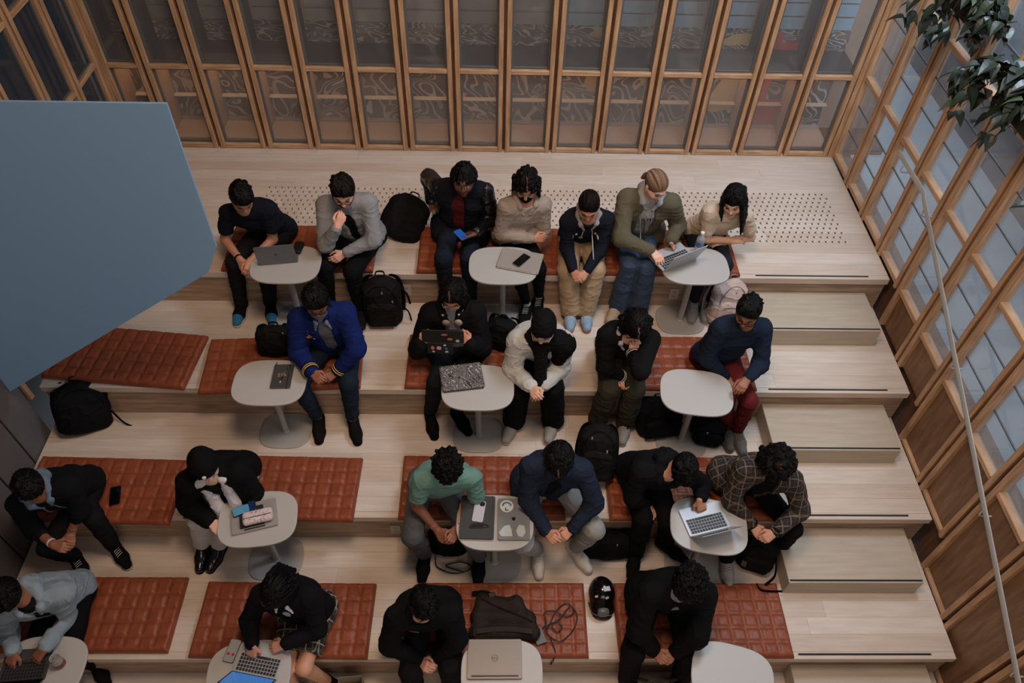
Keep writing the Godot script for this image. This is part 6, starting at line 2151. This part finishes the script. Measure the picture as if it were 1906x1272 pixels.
		F.bone(J[NECK] - f * 0.07 - u * 0.02, J[NECK] - f * 0.12 - u * 0.14, 0.07, 0.05, 0.05)
		var q2: Vector3 = T.hit(J[NECK] - u * 0.13 + r * 0.015 + f * 0.3, -f, 0.5)
		var q3: Vector3 = T.hit(J[NECK] - u * 0.27 + r * 0.01 + f * 0.3, -f, 0.5)
		F.bone(J[NECK] + f * 0.06, q2, 0.055, 0.042, 0.04)
		F.bone(q2, q3, 0.042, 0.030, 0.03)
		F.bone(J[4] + f * 0.02, J[4].lerp(J[6], 0.50) + f * 0.02 - r * 0.02, 0.083, 0.066, 0.05)
		F.egg(H * Vector3(0, -0.022, 0.103), hb, Vector3(0.044, 0.068, 0.058), 0.012, true)
		var hn := F.nets()
		crease(hn, 0.008, Vector3(12, 20, 14), Vector3(1, 3, 0))
		out.append({"name": "headscarf", "net": hn, "mat": sp.hijab})
	if sp.has("mask"):
		var F := Field.new(Vector3(-0.10, -0.14, -0.02), Vector3(0.10, 0.03, 0.15), 0.005)
		F.egg(Vector3(0, -0.055, 0.038), Basis.IDENTITY, Vector3(0.060, 0.062, 0.072), 0.01)
		F.bone(Vector3(0, -0.028, 0.09), Vector3(0, -0.06, 0.095), 0.016, 0.018, 0.02)
		F.cut(Vector3(0, -0.010, 0.10), Vector3(0, 1, -0.10).normalized(), 0.006)
		F.cut(Vector3(0, -0.03, 0.015), Vector3(0, 0, -1), 0.006)
		var mn := F.nets()
		for i in mn[0].size():
			mn[0][i] = H * mn[0][i]
			mn[1][i] = H.basis * mn[1][i]
		out.append({"name": "face_mask", "net": mn, "mat": sp.mask})
	if sp.has("glasses"):
		var rows := []
		for s in [-1.0, 1.0]:
			var ring := PackedVector3Array()
			for i in 19:
				var a := TAU * i / 18.0
				ring.append(H * Vector3(s * 0.034 + cos(a) * 0.0245, -0.003 + sin(a) * 0.019, 0.099 - absf(cos(a) * 0.0245 + 0.034) * 0.10))
			rows.append(ring)
			rows.append(PackedVector3Array([H * Vector3(s * 0.058, 0.002, 0.092), H * Vector3(s * 0.077, 0.006, 0.05), H * Vector3(s * 0.081, 0.008, -0.01)]))
		rows.append(PackedVector3Array([H * Vector3(-0.010, 0.003, 0.099), H * Vector3(0, 0.006, 0.102), H * Vector3(0.010, 0.003, 0.099)]))
		out.append({"name": "glasses", "tubes": rows, "radius": 0.0021, "mat": sp.glasses})
	if sp.has("headphones"):
		var ring := PackedVector3Array()
		var n := J[NECK]
		for i in 17:
			var a := lerpf(-2.5, 2.5, i / 16.0)
			ring.append(n + r * sin(a) * 0.088 - f * (cos(a) * 0.088 - 0.012) + u * 0.028)
		out.append({"name": "headphone_band", "tubes": [ring], "radius": 0.009, "mat": sp.headphones})
		for s in [-1.0, 1.0]:
			var c: Vector3 = T.hit(n + r * s * 0.045 - u * 0.055 + f * 0.3, -f, 0.5) + f * 0.012
			var F := Field.new(c - Vector3.ONE * 0.07, c + Vector3.ONE * 0.07, 0.006)
			F.egg(c, B, Vector3(0.030, 0.040, 0.018), 0.002)
			out.append({"name": "ear_cup", "net": F.nets(), "mat": sp.headphones})
	for wb in sp.get("wristbands", []):
		out.append({"name": "wristband", "net": band(J, wb[0], wb[2], 0.016, 0.030), "mat": wb[1]})
	return out

var PEOPLE: Array = []
var made: Array = []

func person_task(i: int) -> void:
	made[i] = person_nets(PEOPLE[i])

func material_of(m: Variant) -> Material:
	if m is Material:
		return m
	if m is Color:
		return cloth(m)
	return M[m]

func build_people() -> void:
	var skin := mat(Color.WHITE, 0.55)
	skin.vertex_color_use_as_albedo = true
	M.skin = skin
	var hair := mat(Color.WHITE, 0.6)
	hair.metallic_specular = 0.25
	hair.vertex_color_use_as_albedo = true
	M.hair = hair
	list_people()
	made.resize(PEOPLE.size())
	var id := WorkerThreadPool.add_group_task(person_task, PEOPLE.size())
	WorkerThreadPool.wait_for_group_task_completion(id)
	for i in PEOPLE.size():
		var sp: Dictionary = PEOPLE[i]
		var pose: Array = POSES[sp.id]
		var k: int = pose[0]
		var o := thing("person", sp.label, "person", Vector3(pose[1] * 0.001, level(k), EDGE[k]))
		var held := {}
		for piece in made[i]:
			var mesh: Mesh
			if piece.has("tubes"):
				var st := tool()
				for t in piece.tubes:
					add_tube(st, t, piece.radius, 6)
				mesh = st.commit()
			else:
				mesh = net_mesh(piece.net, piece.get("colors", PackedColorArray()))
			var parent: Node3D = held.get(piece.get("in", ""), o)
			var p := part(piece.name, mesh, material_of(piece.mat), parent)
			if piece.has("id"):
				held[piece.id] = p
	made.clear()

# strokes of a few letters, each in a box one unit high
const GLYPHS := {
	"I": [[[0.2, 0], [0.2, 1]]],
	"e": [[[0.1, 0.35], [0.6, 0.35], [0.5, 0.65], [0.25, 0.68], [0.08, 0.4], [0.2, 0.05], [0.58, 0.08]]],
	"o": [[[0.3, 0.68], [0.08, 0.4], [0.25, 0.03], [0.55, 0.1], [0.6, 0.5], [0.3, 0.68]]],
	"S": [[[0.6, 0.9], [0.3, 1.0], [0.1, 0.75], [0.55, 0.35], [0.45, 0.02], [0.08, 0.08]]],
	"A": [[[0.05, 0], [0.35, 1], [0.65, 0]], [[0.17, 0.38], [0.53, 0.38]]],
	"F": [[[0.1, 0], [0.1, 1], [0.6, 1]], [[0.1, 0.55], [0.45, 0.55]]],
	"a": [[[0.1, 0.6], [0.4, 0.68], [0.5, 0.4], [0.5, 0.0]], [[0.5, 0.35], [0.15, 0.3], [0.12, 0.05], [0.5, 0.12]]],
	"3": [[[0.1, 0.95], [0.5, 0.9], [0.25, 0.55], [0.55, 0.3], [0.1, 0.03]]],
	"0": [[[0.3, 1.0], [0.08, 0.5], [0.3, 0.0], [0.55, 0.5], [0.3, 1.0]]],
	"Q": [[[0.4, 0.95], [0.05, 0.5], [0.35, 0.05], [0.7, 0.5], [0.4, 0.95]], [[0.45, 0.25], [0.8, -0.15]]],
	"&": [[[0.7, 0.0], [0.15, 0.7], [0.35, 1.0], [0.5, 0.75], [0.05, 0.25], [0.3, 0.0], [0.7, 0.4]]],
	"s": [[[0.5, 0.6], [0.15, 0.65], [0.2, 0.4], [0.5, 0.25], [0.35, 0.0], [0.05, 0.05]]],
	"V": [[[0.05, 1], [0.3, 0], [0.55, 1]]],
}

func words(t: String, x: float, y: float, h: float, slope := 0.0, step := 0.8) -> Array:
	var out := []
	for i in t.length():
		for stroke in GLYPHS.get(t[i], []):
			var pts := []
			for q in stroke:
				var px: float = x + (i * step + q[0]) * h
				pts.append([px, y + q[1] * h + slope * (px - x)])
			out.append(pts)
	return out

func plaid(bg: Color, lines: Color, second: Color, cells: int) -> Material:
	var n := 96
	var img := Image.create(n, n, false, Image.FORMAT_RGB8)
	var step := n / cells
	for y in n:
		for x in n:
			var c := bg
			var a := x % step
			var b := y % step
			if a < 4 or b < 4:
				c = bg.lerp(second, 0.55)
			if a > step / 2 - 2 and a < step / 2 + 2 or b > step / 2 - 2 and b < step / 2 + 2:
				c = c.lerp(lines, 0.8)
			img.set_pixel(x, y, c)
	var m := mat(Color.WHITE, 0.9)
	m.albedo_texture = ImageTexture.create_from_image(img)
	m.uv1_triplanar = true
	m.uv1_scale = Vector3.ONE * 4.2
	return m

func list_people() -> void:
	var fair := Color(0.80, 0.60, 0.51)
	var pale := Color(0.83, 0.66, 0.58)
	var tan_ := Color(0.68, 0.475, 0.37)
	var brown := Color(0.52, 0.335, 0.24)
	var deep := Color(0.33, 0.205, 0.15)
	var black_hair := Color(0.060, 0.052, 0.050)
	var black := Color(0.055, 0.057, 0.065)
	var ink := Color(0.085, 0.085, 0.095)
	var leather_sleeve := mat(Color(0.05, 0.05, 0.058), 0.32)
	var plaid_shirt := plaid(Color(0.10, 0.085, 0.08), Color(0.52, 0.43, 0.35), Color(0.24, 0.19, 0.17), 4)
	var plaid_skirt := plaid(Color(0.09, 0.085, 0.08), Color(0.80, 0.74, 0.64), Color(0.55, 0.49, 0.40), 3)
	var denim := cloth(Color(0.17, 0.24, 0.335), 0.85)
	var dark_denim := cloth(Color(0.095, 0.13, 0.18), 0.85)
	PEOPLE = [
		{"id": "A1", "seed": 1, "label": "person in a navy T-shirt with hands joined beside an open laptop", "skin": tan_, "hair": "short", "hair_color": black_hair, "look": [22, -38, -6], "top": Color(0.075, 0.085, 0.115), "top_name": "t_shirt", "sleeve": 0.62, "ease": 0.010, "legs": ink, "shoes": Color(0.05, 0.05, 0.06), "toe_patch": Color(0.12, 0.40, 0.56), "sole": Color(0.70, 0.68, 0.66), "laces": Color(0.04, 0.04, 0.05), "shoe_top": 0.115, "hands": ["clasp", "clasp"], "wristbands": [[0, Color(0.06, 0.06, 0.09), 0.012]]},
		{"id": "A2", "seed": 2, "label": "person in a light grey cardigan resting chin on one hand", "skin": fair, "hair": "short", "hair_color": Color(0.10, 0.075, 0.06), "thick": 0.018, "look": [4, -24, 0], "top": Color(0.50, 0.50, 0.51), "top_name": "cardigan", "inner": black, "open": 0.052, "ease": 0.020, "legs": black, "shoes": Color(0.10, 0.10, 0.10), "sole": Color(0.62, 0.60, 0.58), "hands": ["chin", "side"], "glasses": Color(0.09, 0.07, 0.06), "hem": 0.04},
		{"id": "A3", "seed": 3, "label": "person with short locs in a dark jacket and maroon shirt looking at a phone", "skin": deep, "hair": "locs", "hair_color": Color(0.050, 0.042, 0.042), "look": [-2, -4, 0], "top": Color(0.075, 0.08, 0.105), "inner": Color(0.30, 0.105, 0.11), "open": 0.062, "open_low": 1.2, "ease": 0.024, "sleeve_mat": leather_sleeve, "coat": 0.25, "legs": Color(0.10, 0.115, 0.15), "shoes": ink, "hands": ["rest", "palm_up"]},
		{"id": "A4", "seed": 4, "label": "person in a taupe hoodie with a black face mask and folded arms", "skin": tan_, "hair": "curly", "curls": 110, "hair_color": Color(0.085, 0.062, 0.05), "wave": 34, "parting": 0.004, "look": [-4, -24, 0], "top": Color(0.56, 0.50, 0.455), "top_name": "hoodie", "hood": Color(0.56, 0.50, 0.455), "ease": 0.018, "legs": Color(0.06, 0.06, 0.068), "leg_ease": 0.0, "slim": 0.93, "size": 0.95, "hem": 0.14, "socks": Color(0.70, 0.69, 0.68), "shoes": Color(0.07, 0.07, 0.075), "sole": Color(0.62, 0.60, 0.58), "laces": Color(0.62, 0.6, 0.58), "hands": ["grip", "rest"], "mask": Color(0.05, 0.05, 0.055)},
		{"id": "A5", "seed": 5, "label": "person in a navy lettered hoodie and khaki cargo trousers with hands clasped", "skin": tan_, "hair": "pulled", "hair_color": Color(0.095, 0.07, 0.06), "look": [-5, -28, 0], "top": Color(0.085, 0.092, 0.125), "top_name": "hoodie", "hood": Color(0.52, 0.50, 0.49), "hood_size": 0.85, "strings": Color(0.70, 0.68, 0.66), "ease": 0.016, "legs": Color(0.63, 0.535, 0.425), "leg_ease": 0.026, "flare": 0.012, "slim": 0.92, "size": 0.9, "shoes": Color(0.50, 0.60, 0.68), "sole": Color(0.62, 0.36, 0.27), "laces": Color(0.75, 0.74, 0.73), "hands": ["clasp", "clasp"], "marks": [[Color(0.78, 0.77, 0.76), words("Ie", -0.115, 0.005, 0.028, 0.35) + words("Ao", 0.055, 0.03, 0.022, -0.35) + words("30", -0.06, -0.045, 0.024) + words("FA", 0.02, -0.045, 0.026), 0.0022]]},
		{"id": "A6", "seed": 6, "label": "person in an olive jacket over a grey hoodie typing on a laptop", "skin": pale, "brow": Color(0.34, 0.22, 0.14), "hair": "pulled", "hair_color": Color(0.36, 0.235, 0.15), "look": [30, -30, 0], "top": Color(0.315, 0.285, 0.215), "inner": Color(0.54, 0.53, 0.54), "hood": Color(0.58, 0.58, 0.60), "hood_size": 1.15, "open": 0.068, "ease": 0.026, "coat": 0.10, "legs": denim, "leg_ease": 0.014, "flare": 0.030, "shoes": Color(0.60, 0.50, 0.40), "sole": Color(0.66, 0.60, 0.54), "laces": Color(0.74, 0.72, 0.70), "hands": ["type", "type"], "strings": Color(0.60, 0.59, 0.59), "marks": [[Color(0.10, 0.09, 0.09), words("Q&", -0.052, -0.012, 0.03, 0.1) + words("see", 0.004, 0.0, 0.024, 0.1), 0.0018]]},
		{"id": "A7", "seed": 7, "label": "person with long straight black hair in a cream T-shirt", "skin": Color(0.80, 0.63, 0.53), "hair": "long", "length": 0.33, "forward": 0.03, "other_side": 0.55, "fringe": true, "hair_color": Color(0.055, 0.047, 0.047), "look": [-22, -20, 8], "top": Color(0.72, 0.655, 0.575), "top_name": "t_shirt", "sleeve": 0.68, "ease": 0.012, "slim": 0.9, "size": 0.93, "legs": Color(0.12, 0.135, 0.165), "leg_ease": 0.004, "hem": 0.10, "shoes": Color(0.46, 0.45, 0.43), "sole": Color(0.56, 0.54, 0.51), "laces": Color(0.66, 0.64, 0.62), "hands": ["rest", "rest"]},
		{"id": "B1", "seed": 8, "label": "person in a royal blue varsity jacket with yellow striped cuffs", "skin": brown, "hair": "short", "thick": 0.022, "sweep": 0.02, "hair_color": black_hair, "look": [10, -28, 0], "top": Color(0.075, 0.125, 0.33), "inner": Color(0.33, 0.34, 0.38), "open": 0.055, "ease": 0.026, "puff": 0.004, "hood": Color(0.07, 0.075, 0.13), "hood_size": 0.55, "cuffs": [[Color(0.07, 0.075, 0.13), 0.006, 0.055, 0.002], [Color(0.76, 0.60, 0.33), 0.018, 0.009, 0.005], [Color(0.76, 0.60, 0.33), 0.036, 0.009, 0.005]], "white_collar": Color(0.40, 0.40, 0.43), "legs": dark_denim, "hem": 0.14, "socks": Color(0.50, 0.50, 0.51), "shoes": Color(0.065, 0.062, 0.06), "sole": Color(0.06, 0.058, 0.056), "laces": Color(0.12, 0.11, 0.10), "hands": ["clasp", "clasp"], "glasses": Color(0.10, 0.08, 0.07), "marks": [[Color(0.60, 0.40, 0.16), [[[-0.135, 0.005], [-0.115, 0.02], [-0.10, 0.005], [-0.12, -0.012], [-0.135, 0.005]], [[-0.12, 0.0], [-0.11, 0.01]], [[-0.095, -0.02], [-0.085, -0.032]], [[-0.122, 0.038], [-0.120, 0.045]], [[-0.118, 0.062], [-0.115, 0.07]]], 0.005]]},
		{"id": "B2", "seed": 9, "label": "person in a black coat holding up a tablet covered in stickers", "skin": tan_, "hair": "long", "length": 0.22, "hair_color": Color(0.055, 0.045, 0.045), "parting": -0.004, "look": [-8, -32, 0], "top": Color(0.062, 0.060, 0.066), "inner": Color(0.46, 0.46, 0.49), "open": 0.062, "open_low": 1.5, "ease": 0.030, "puff": 0.006, "hood": Color(0.055, 0.053, 0.058), "hood_size": 1.2, "coat": 0.30, "legs": Color(0.095, 0.10, 0.11), "hem": 0.16, "slim": 0.96, "shoes": Color(0.045, 0.042, 0.045), "sole": Color(0.04, 0.04, 0.042), "shoe_top": 0.12, "hands": ["grip", "grip"], "glasses": Color(0.62, 0.55, 0.50), "headphones": Color(0.60, 0.54, 0.49)},
		{"id": "B3", "seed": 10, "label": "person in a black headscarf and a light grey sweatshirt", "skin": Color(0.80, 0.62, 0.53), "hair": "none", "hair_color": black_hair, "hijab": Color(0.055, 0.053, 0.055), "look": [-12, -24, 0], "top": Color(0.68, 0.67, 0.65), "top_name": "sweatshirt", "ease": 0.026, "puff": 0.008, "folds": 0.011, "legs": Color(0.055, 0.055, 0.062), "leg_ease": 0.030, "flare": 0.020, "shoes": Color(0.56, 0.54, 0.51), "sole": Color(0.62, 0.60, 0.57), "laces": Color(0.62, 0.60, 0.58), "hands": ["clasp", "rest"], "glasses": Color(0.66, 0.58, 0.50), "marks": [[Color(0.25, 0.24, 0.23), words("ISA", -0.125, -0.03, 0.034, 0.45), 0.0022]]},
		{"id": "B4", "seed": 11, "label": "person in a black jacket with white striped cuffs leaning their face on one hand", "skin": fair, "hair": "bob", "length": 0.09, "hair_color": Color(0.05, 0.043, 0.043), "thick": 0.02, "parting": 0.008, "wave": 26, "look": [-4, -48, 0], "top": Color(0.060, 0.058, 0.062), "ease": 0.022, "hood": Color(0.62, 0.58, 0.62), "hood_size": 0.85, "cuffs": [[Color(0.05, 0.05, 0.055), 0.004, 0.050, 0.002], [Color(0.78, 0.77, 0.77), 0.014, 0.008, 0.005], [Color(0.78, 0.77, 0.77), 0.032, 0.008, 0.005]], "legs": Color(0.205, 0.195, 0.15), "leg_ease": 0.026, "flare": 0.012, "leg_folds": 0.011, "shoes": Color(0.50, 0.48, 0.46), "sole": Color(0.60, 0.58, 0.56), "laces": Color(0.60, 0.58, 0.57), "hands": ["palm_up", "chin"], "glasses": Color(0.07, 0.06, 0.06)},
		{"id": "B5", "seed": 12, "label": "person in a navy sweater and dark red trousers with round glasses", "skin": brown, "stubble": 0.45, "hair": "short", "thick": 0.016, "hair_color": black_hair, "look": [-24, -18, 0], "top": Color(0.105, 0.135, 0.195), "top_name": "sweater", "ease": 0.020, "legs": Color(0.36, 0.125, 0.125), "leg_ease": 0.008, "hem": 0.04, "shoes": Color(0.34, 0.325, 0.31), "sole": Color(0.40, 0.385, 0.37), "laces": Color(0.24, 0.23, 0.22), "hands": ["rest", "rest"], "glasses": Color(0.09, 0.075, 0.07), "wristbands": [[1, Color(0.62, 0.20, 0.16), 0.010]]},
		{"id": "C0", "seed": 13, "label": "person in a dark jacket with a pale blue hood sitting at the far left edge", "skin": brown, "hair": "short", "hair_color": Color(0.05, 0.045, 0.045), "look": [38, -42, 0], "top": Color(0.060, 0.065, 0.08), "ease": 0.022, "sleeve": 1.0, "pushed": 0.12, "hood": Color(0.34, 0.40, 0.46), "hood_size": 1.1, "strings": Color(0.36, 0.42, 0.48), "legs": Color(0.075, 0.075, 0.085), "shoes": Color(0.055, 0.053, 0.056), "sole": Color(0.58, 0.55, 0.52), "laces": Color(0.60, 0.58, 0.56), "hands": ["clasp", "clasp"], "wristbands": [[0, Color(0.70, 0.70, 0.70), 0.02], [1, Color(0.45, 0.40, 0.36), 0.015]]},
		{"id": "C1", "seed": 14, "label": "person in a black beanie, black sweatshirt and white scarf", "skin": pale, "hair": "none", "hair_color": black_hair, "beanie": Color(0.048, 0.047, 0.052), "look": [26, -26, 6], "top": Color(0.052, 0.051, 0.056), "top_name": "sweatshirt", "ease": 0.030, "puff": 0.010, "scarf": Color(0.74, 0.73, 0.75), "legs": Color(0.71, 0.70, 0.70), "leg_ease": 0.022, "slim": 1.02, "hem": 0.10, "shoes": mat(Color(0.035, 0.034, 0.036), 0.22), "sole": Color(0.03, 0.03, 0.032), "shoe_top": 0.14, "hands": ["rest", "grip"]},
		{"id": "C2", "seed": 15, "label": "person in a green T-shirt looking straight down", "skin": Color(0.50, 0.315, 0.225), "hair": "curly", "curls": 130, "hair_color": Color(0.055, 0.045, 0.042), "thick": 0.018, "look": [5, -62, 0], "top": Color(0.36, 0.50, 0.46), "top_name": "t_shirt", "sleeve": 0.66, "ease": 0.012, "legs": Color(0.28, 0.28, 0.295), "leg_ease": 0.016, "hem": 0.06, "shoes": Color(0.045, 0.045, 0.052), "sole": Color(0.05, 0.05, 0.056), "hands": ["clasp", "clasp"]},
		{"id": "C3", "seed": 16, "label": "person in a navy hooded jacket and light grey sweatpants bent over with joined hands", "skin": Color(0.72, 0.51, 0.41), "hair": "short", "thick": 0.024, "hairline": 0.055, "hair_color": Color(0.055, 0.048, 0.048), "parting": 0.004, "look": [-8, -64, 0], "top": Color(0.125, 0.15, 0.21), "ease": 0.026, "hood": Color(0.12, 0.145, 0.205), "hood_size": 1.15, "inner": Color(0.045, 0.045, 0.055), "open": 0.05, "coat": 0.18, "legs": Color(0.52, 0.51, 0.50), "leg_ease": 0.018, "hem": 0.14, "socks": Color(0.50, 0.49, 0.48), "shoes": Color(0.72, 0.69, 0.66), "sole": Color(0.68, 0.65, 0.62), "laces": Color(0.74, 0.72, 0.70), "hands": ["clasp", "clasp"]},
		{"id": "C4", "seed": 17, "label": "person in a black hoodie leaning over a laptop with one hand on it", "skin": Color(0.74, 0.54, 0.44), "hair": "short", "thick": 0.016, "hairline": 0.058, "hair_color": Color(0.045, 0.041, 0.043), "look": [-16, -62, 0], "top": Color(0.058, 0.060, 0.070), "top_name": "hoodie", "ease": 0.024, "hood": Color(0.062, 0.064, 0.075), "hood_size": 1.25, "legs": Color(0.060, 0.060, 0.070), "leg_ease": 0.018, "shoes": Color(0.05, 0.055, 0.07), "sole": Color(0.62, 0.60, 0.58), "hands": ["flat", "type"], "wristbands": [[0, Color(0.05, 0.05, 0.055), 0.01]]},
		{"id": "C5", "seed": 18, "label": "person with curly dark hair in a brown plaid shirt", "skin": Color(0.78, 0.58, 0.49), "hair": "curly", "curls": 160, "thick": 0.030, "wave": 40, "hair_color": Color(0.075, 0.058, 0.052), "look": [-24, -44, 0], "top": plaid_shirt, "top_name": "plaid_shirt", "ease": 0.026, "inner": Color(0.048, 0.046, 0.05), "open": 0.080, "coat": 0.14, "cuffs": [[Color(0.05, 0.05, 0.055), 0.0, 0.035, -0.004]], "legs": Color(0.055, 0.054, 0.06), "leg_ease": 0.012, "shoes": Color(0.55, 0.52, 0.48), "sole": Color(0.58, 0.55, 0.51), "laces": Color(0.66, 0.63, 0.60), "hands": ["clasp", "clasp"], "glasses": Color(0.64, 0.62, 0.62)},
		{"id": "D0", "seed": 19, "label": "person in a pale grey-blue jacket typing at the lower left corner", "skin": brown, "hair": "short", "hair_color": Color(0.05, 0.045, 0.045), "look": [24, -40, 0], "top": Color(0.47, 0.52, 0.56), "ease": 0.026, "folds": 0.011, "hood": Color(0.48, 0.53, 0.57), "hood_size": 1.2, "inner": Color(0.07, 0.07, 0.08), "open": 0.05, "legs": Color(0.05, 0.05, 0.056), "shoes": Color(0.06, 0.06, 0.065), "sole": Color(0.62, 0.61, 0.60), "hands": ["type", "type"]},
		{"id": "D1", "seed": 20, "label": "person in a black blazer and plaid skirt typing on a laptop", "skin": Color(0.76, 0.555, 0.45), "hair": "bob", "length": 0.10, "thick": 0.018, "parting": -0.022, "hair_color": Color(0.05, 0.048, 0.055), "look": [-20, -66, 0], "top": Color(0.058, 0.060, 0.075), "top_name": "blazer", "ease": 0.024, "inner": Color(0.62, 0.66, 0.72), "open": 0.045, "open_low": 0.7, "white_collar": Color(0.76, 0.76, 0.78), "skirt": plaid_skirt, "slim": 0.97, "shoes": Color(0.04, 0.04, 0.045), "sole": Color(0.04, 0.04, 0.044), "hands": ["type", "type"]},
		{"id": "D2", "seed": 21, "label": "person in a black jacket with glasses and a small gold chest mark", "skin": Color(0.79, 0.59, 0.50), "hair": "short", "thick": 0.018, "hair_color": Color(0.045, 0.041, 0.042), "look": [24, -34, 0], "top": Color(0.055, 0.058, 0.068), "ease": 0.026, "puff": 0.004, "collar": true, "hood": Color(0.055, 0.058, 0.068), "hood_size": 0.7, "legs": Color(0.075, 0.073, 0.076), "leg_ease": 0.020, "shoes": ink, "hands": ["clasp", "clasp"], "glasses": Color(0.08, 0.07, 0.07), "marks": [[Color(0.55, 0.48, 0.26), [[[-0.115, -0.012], [-0.09, 0.012], [-0.06, 0.016], [-0.05, 0.002], [-0.07, -0.01], [-0.11, -0.012]], [[-0.105, -0.008], [-0.085, 0.008], [-0.08, -0.006], [-0.07, 0.008], [-0.062, -0.004]]], 0.0022]]},
		{"id": "D3", "seed": 22, "label": "person with tight black curls in a black jacket looking down at their hands", "skin": Color(0.60, 0.41, 0.31), "hair": "curly", "curls": 190, "thick": 0.026, "hair_color": Color(0.048, 0.042, 0.043), "look": [-32, -62, 0], "top": Color(0.052, 0.051, 0.054), "ease": 0.030, "puff": 0.006, "coat": 0.20, "inner": Color(0.44, 0.45, 0.48), "open": 0.042, "open_low": 0.5, "collar": true, "legs": Color(0.060, 0.060, 0.068), "leg_ease": 0.022, "shoes": ink, "hands": ["clasp", "clasp"]},
	]

func _ready() -> void:
	set_camera_and_light()
	set_materials()
	var cool := Color(0.86, 0.93, 1.0)
	var warm := Color(1.0, 0.86, 0.73)
	ceiling_panel(Vector3(2.2, 4.75, 2.0), 1.2, 1.2, 14.0, cool, "unseen square pendant light added over the stair for cool daylight")  # added out of view; stands for the daylight from the right
	ceiling_panel(Vector3(1.9, 4.75, 4.9), 1.2, 1.2, 2.0, cool, "unseen square pendant light added near the front right")  # added out of view to lift the front right
	ceiling_panel(Vector3(-0.2, 5.6, 4.0), 1.2, 1.2, 15.5, warm, "square pendant light over the middle rows")
	added_front_window(Vector3(0.6, 3.3, ROOM_FRONT + 0.04), 5.0, 2.6, 8.0, Color(1.0, 0.93, 0.86))
	build_floor()
	build_back_wall()
	build_right_wall()
	build_left_wall()
	build_shell()
	build_handrail()
	build_hanging_panel()
	build_cushions()
	build_tables()
	build_plants()
	build_people()
	build_bags()
	build_electronics()
	build_small_things()
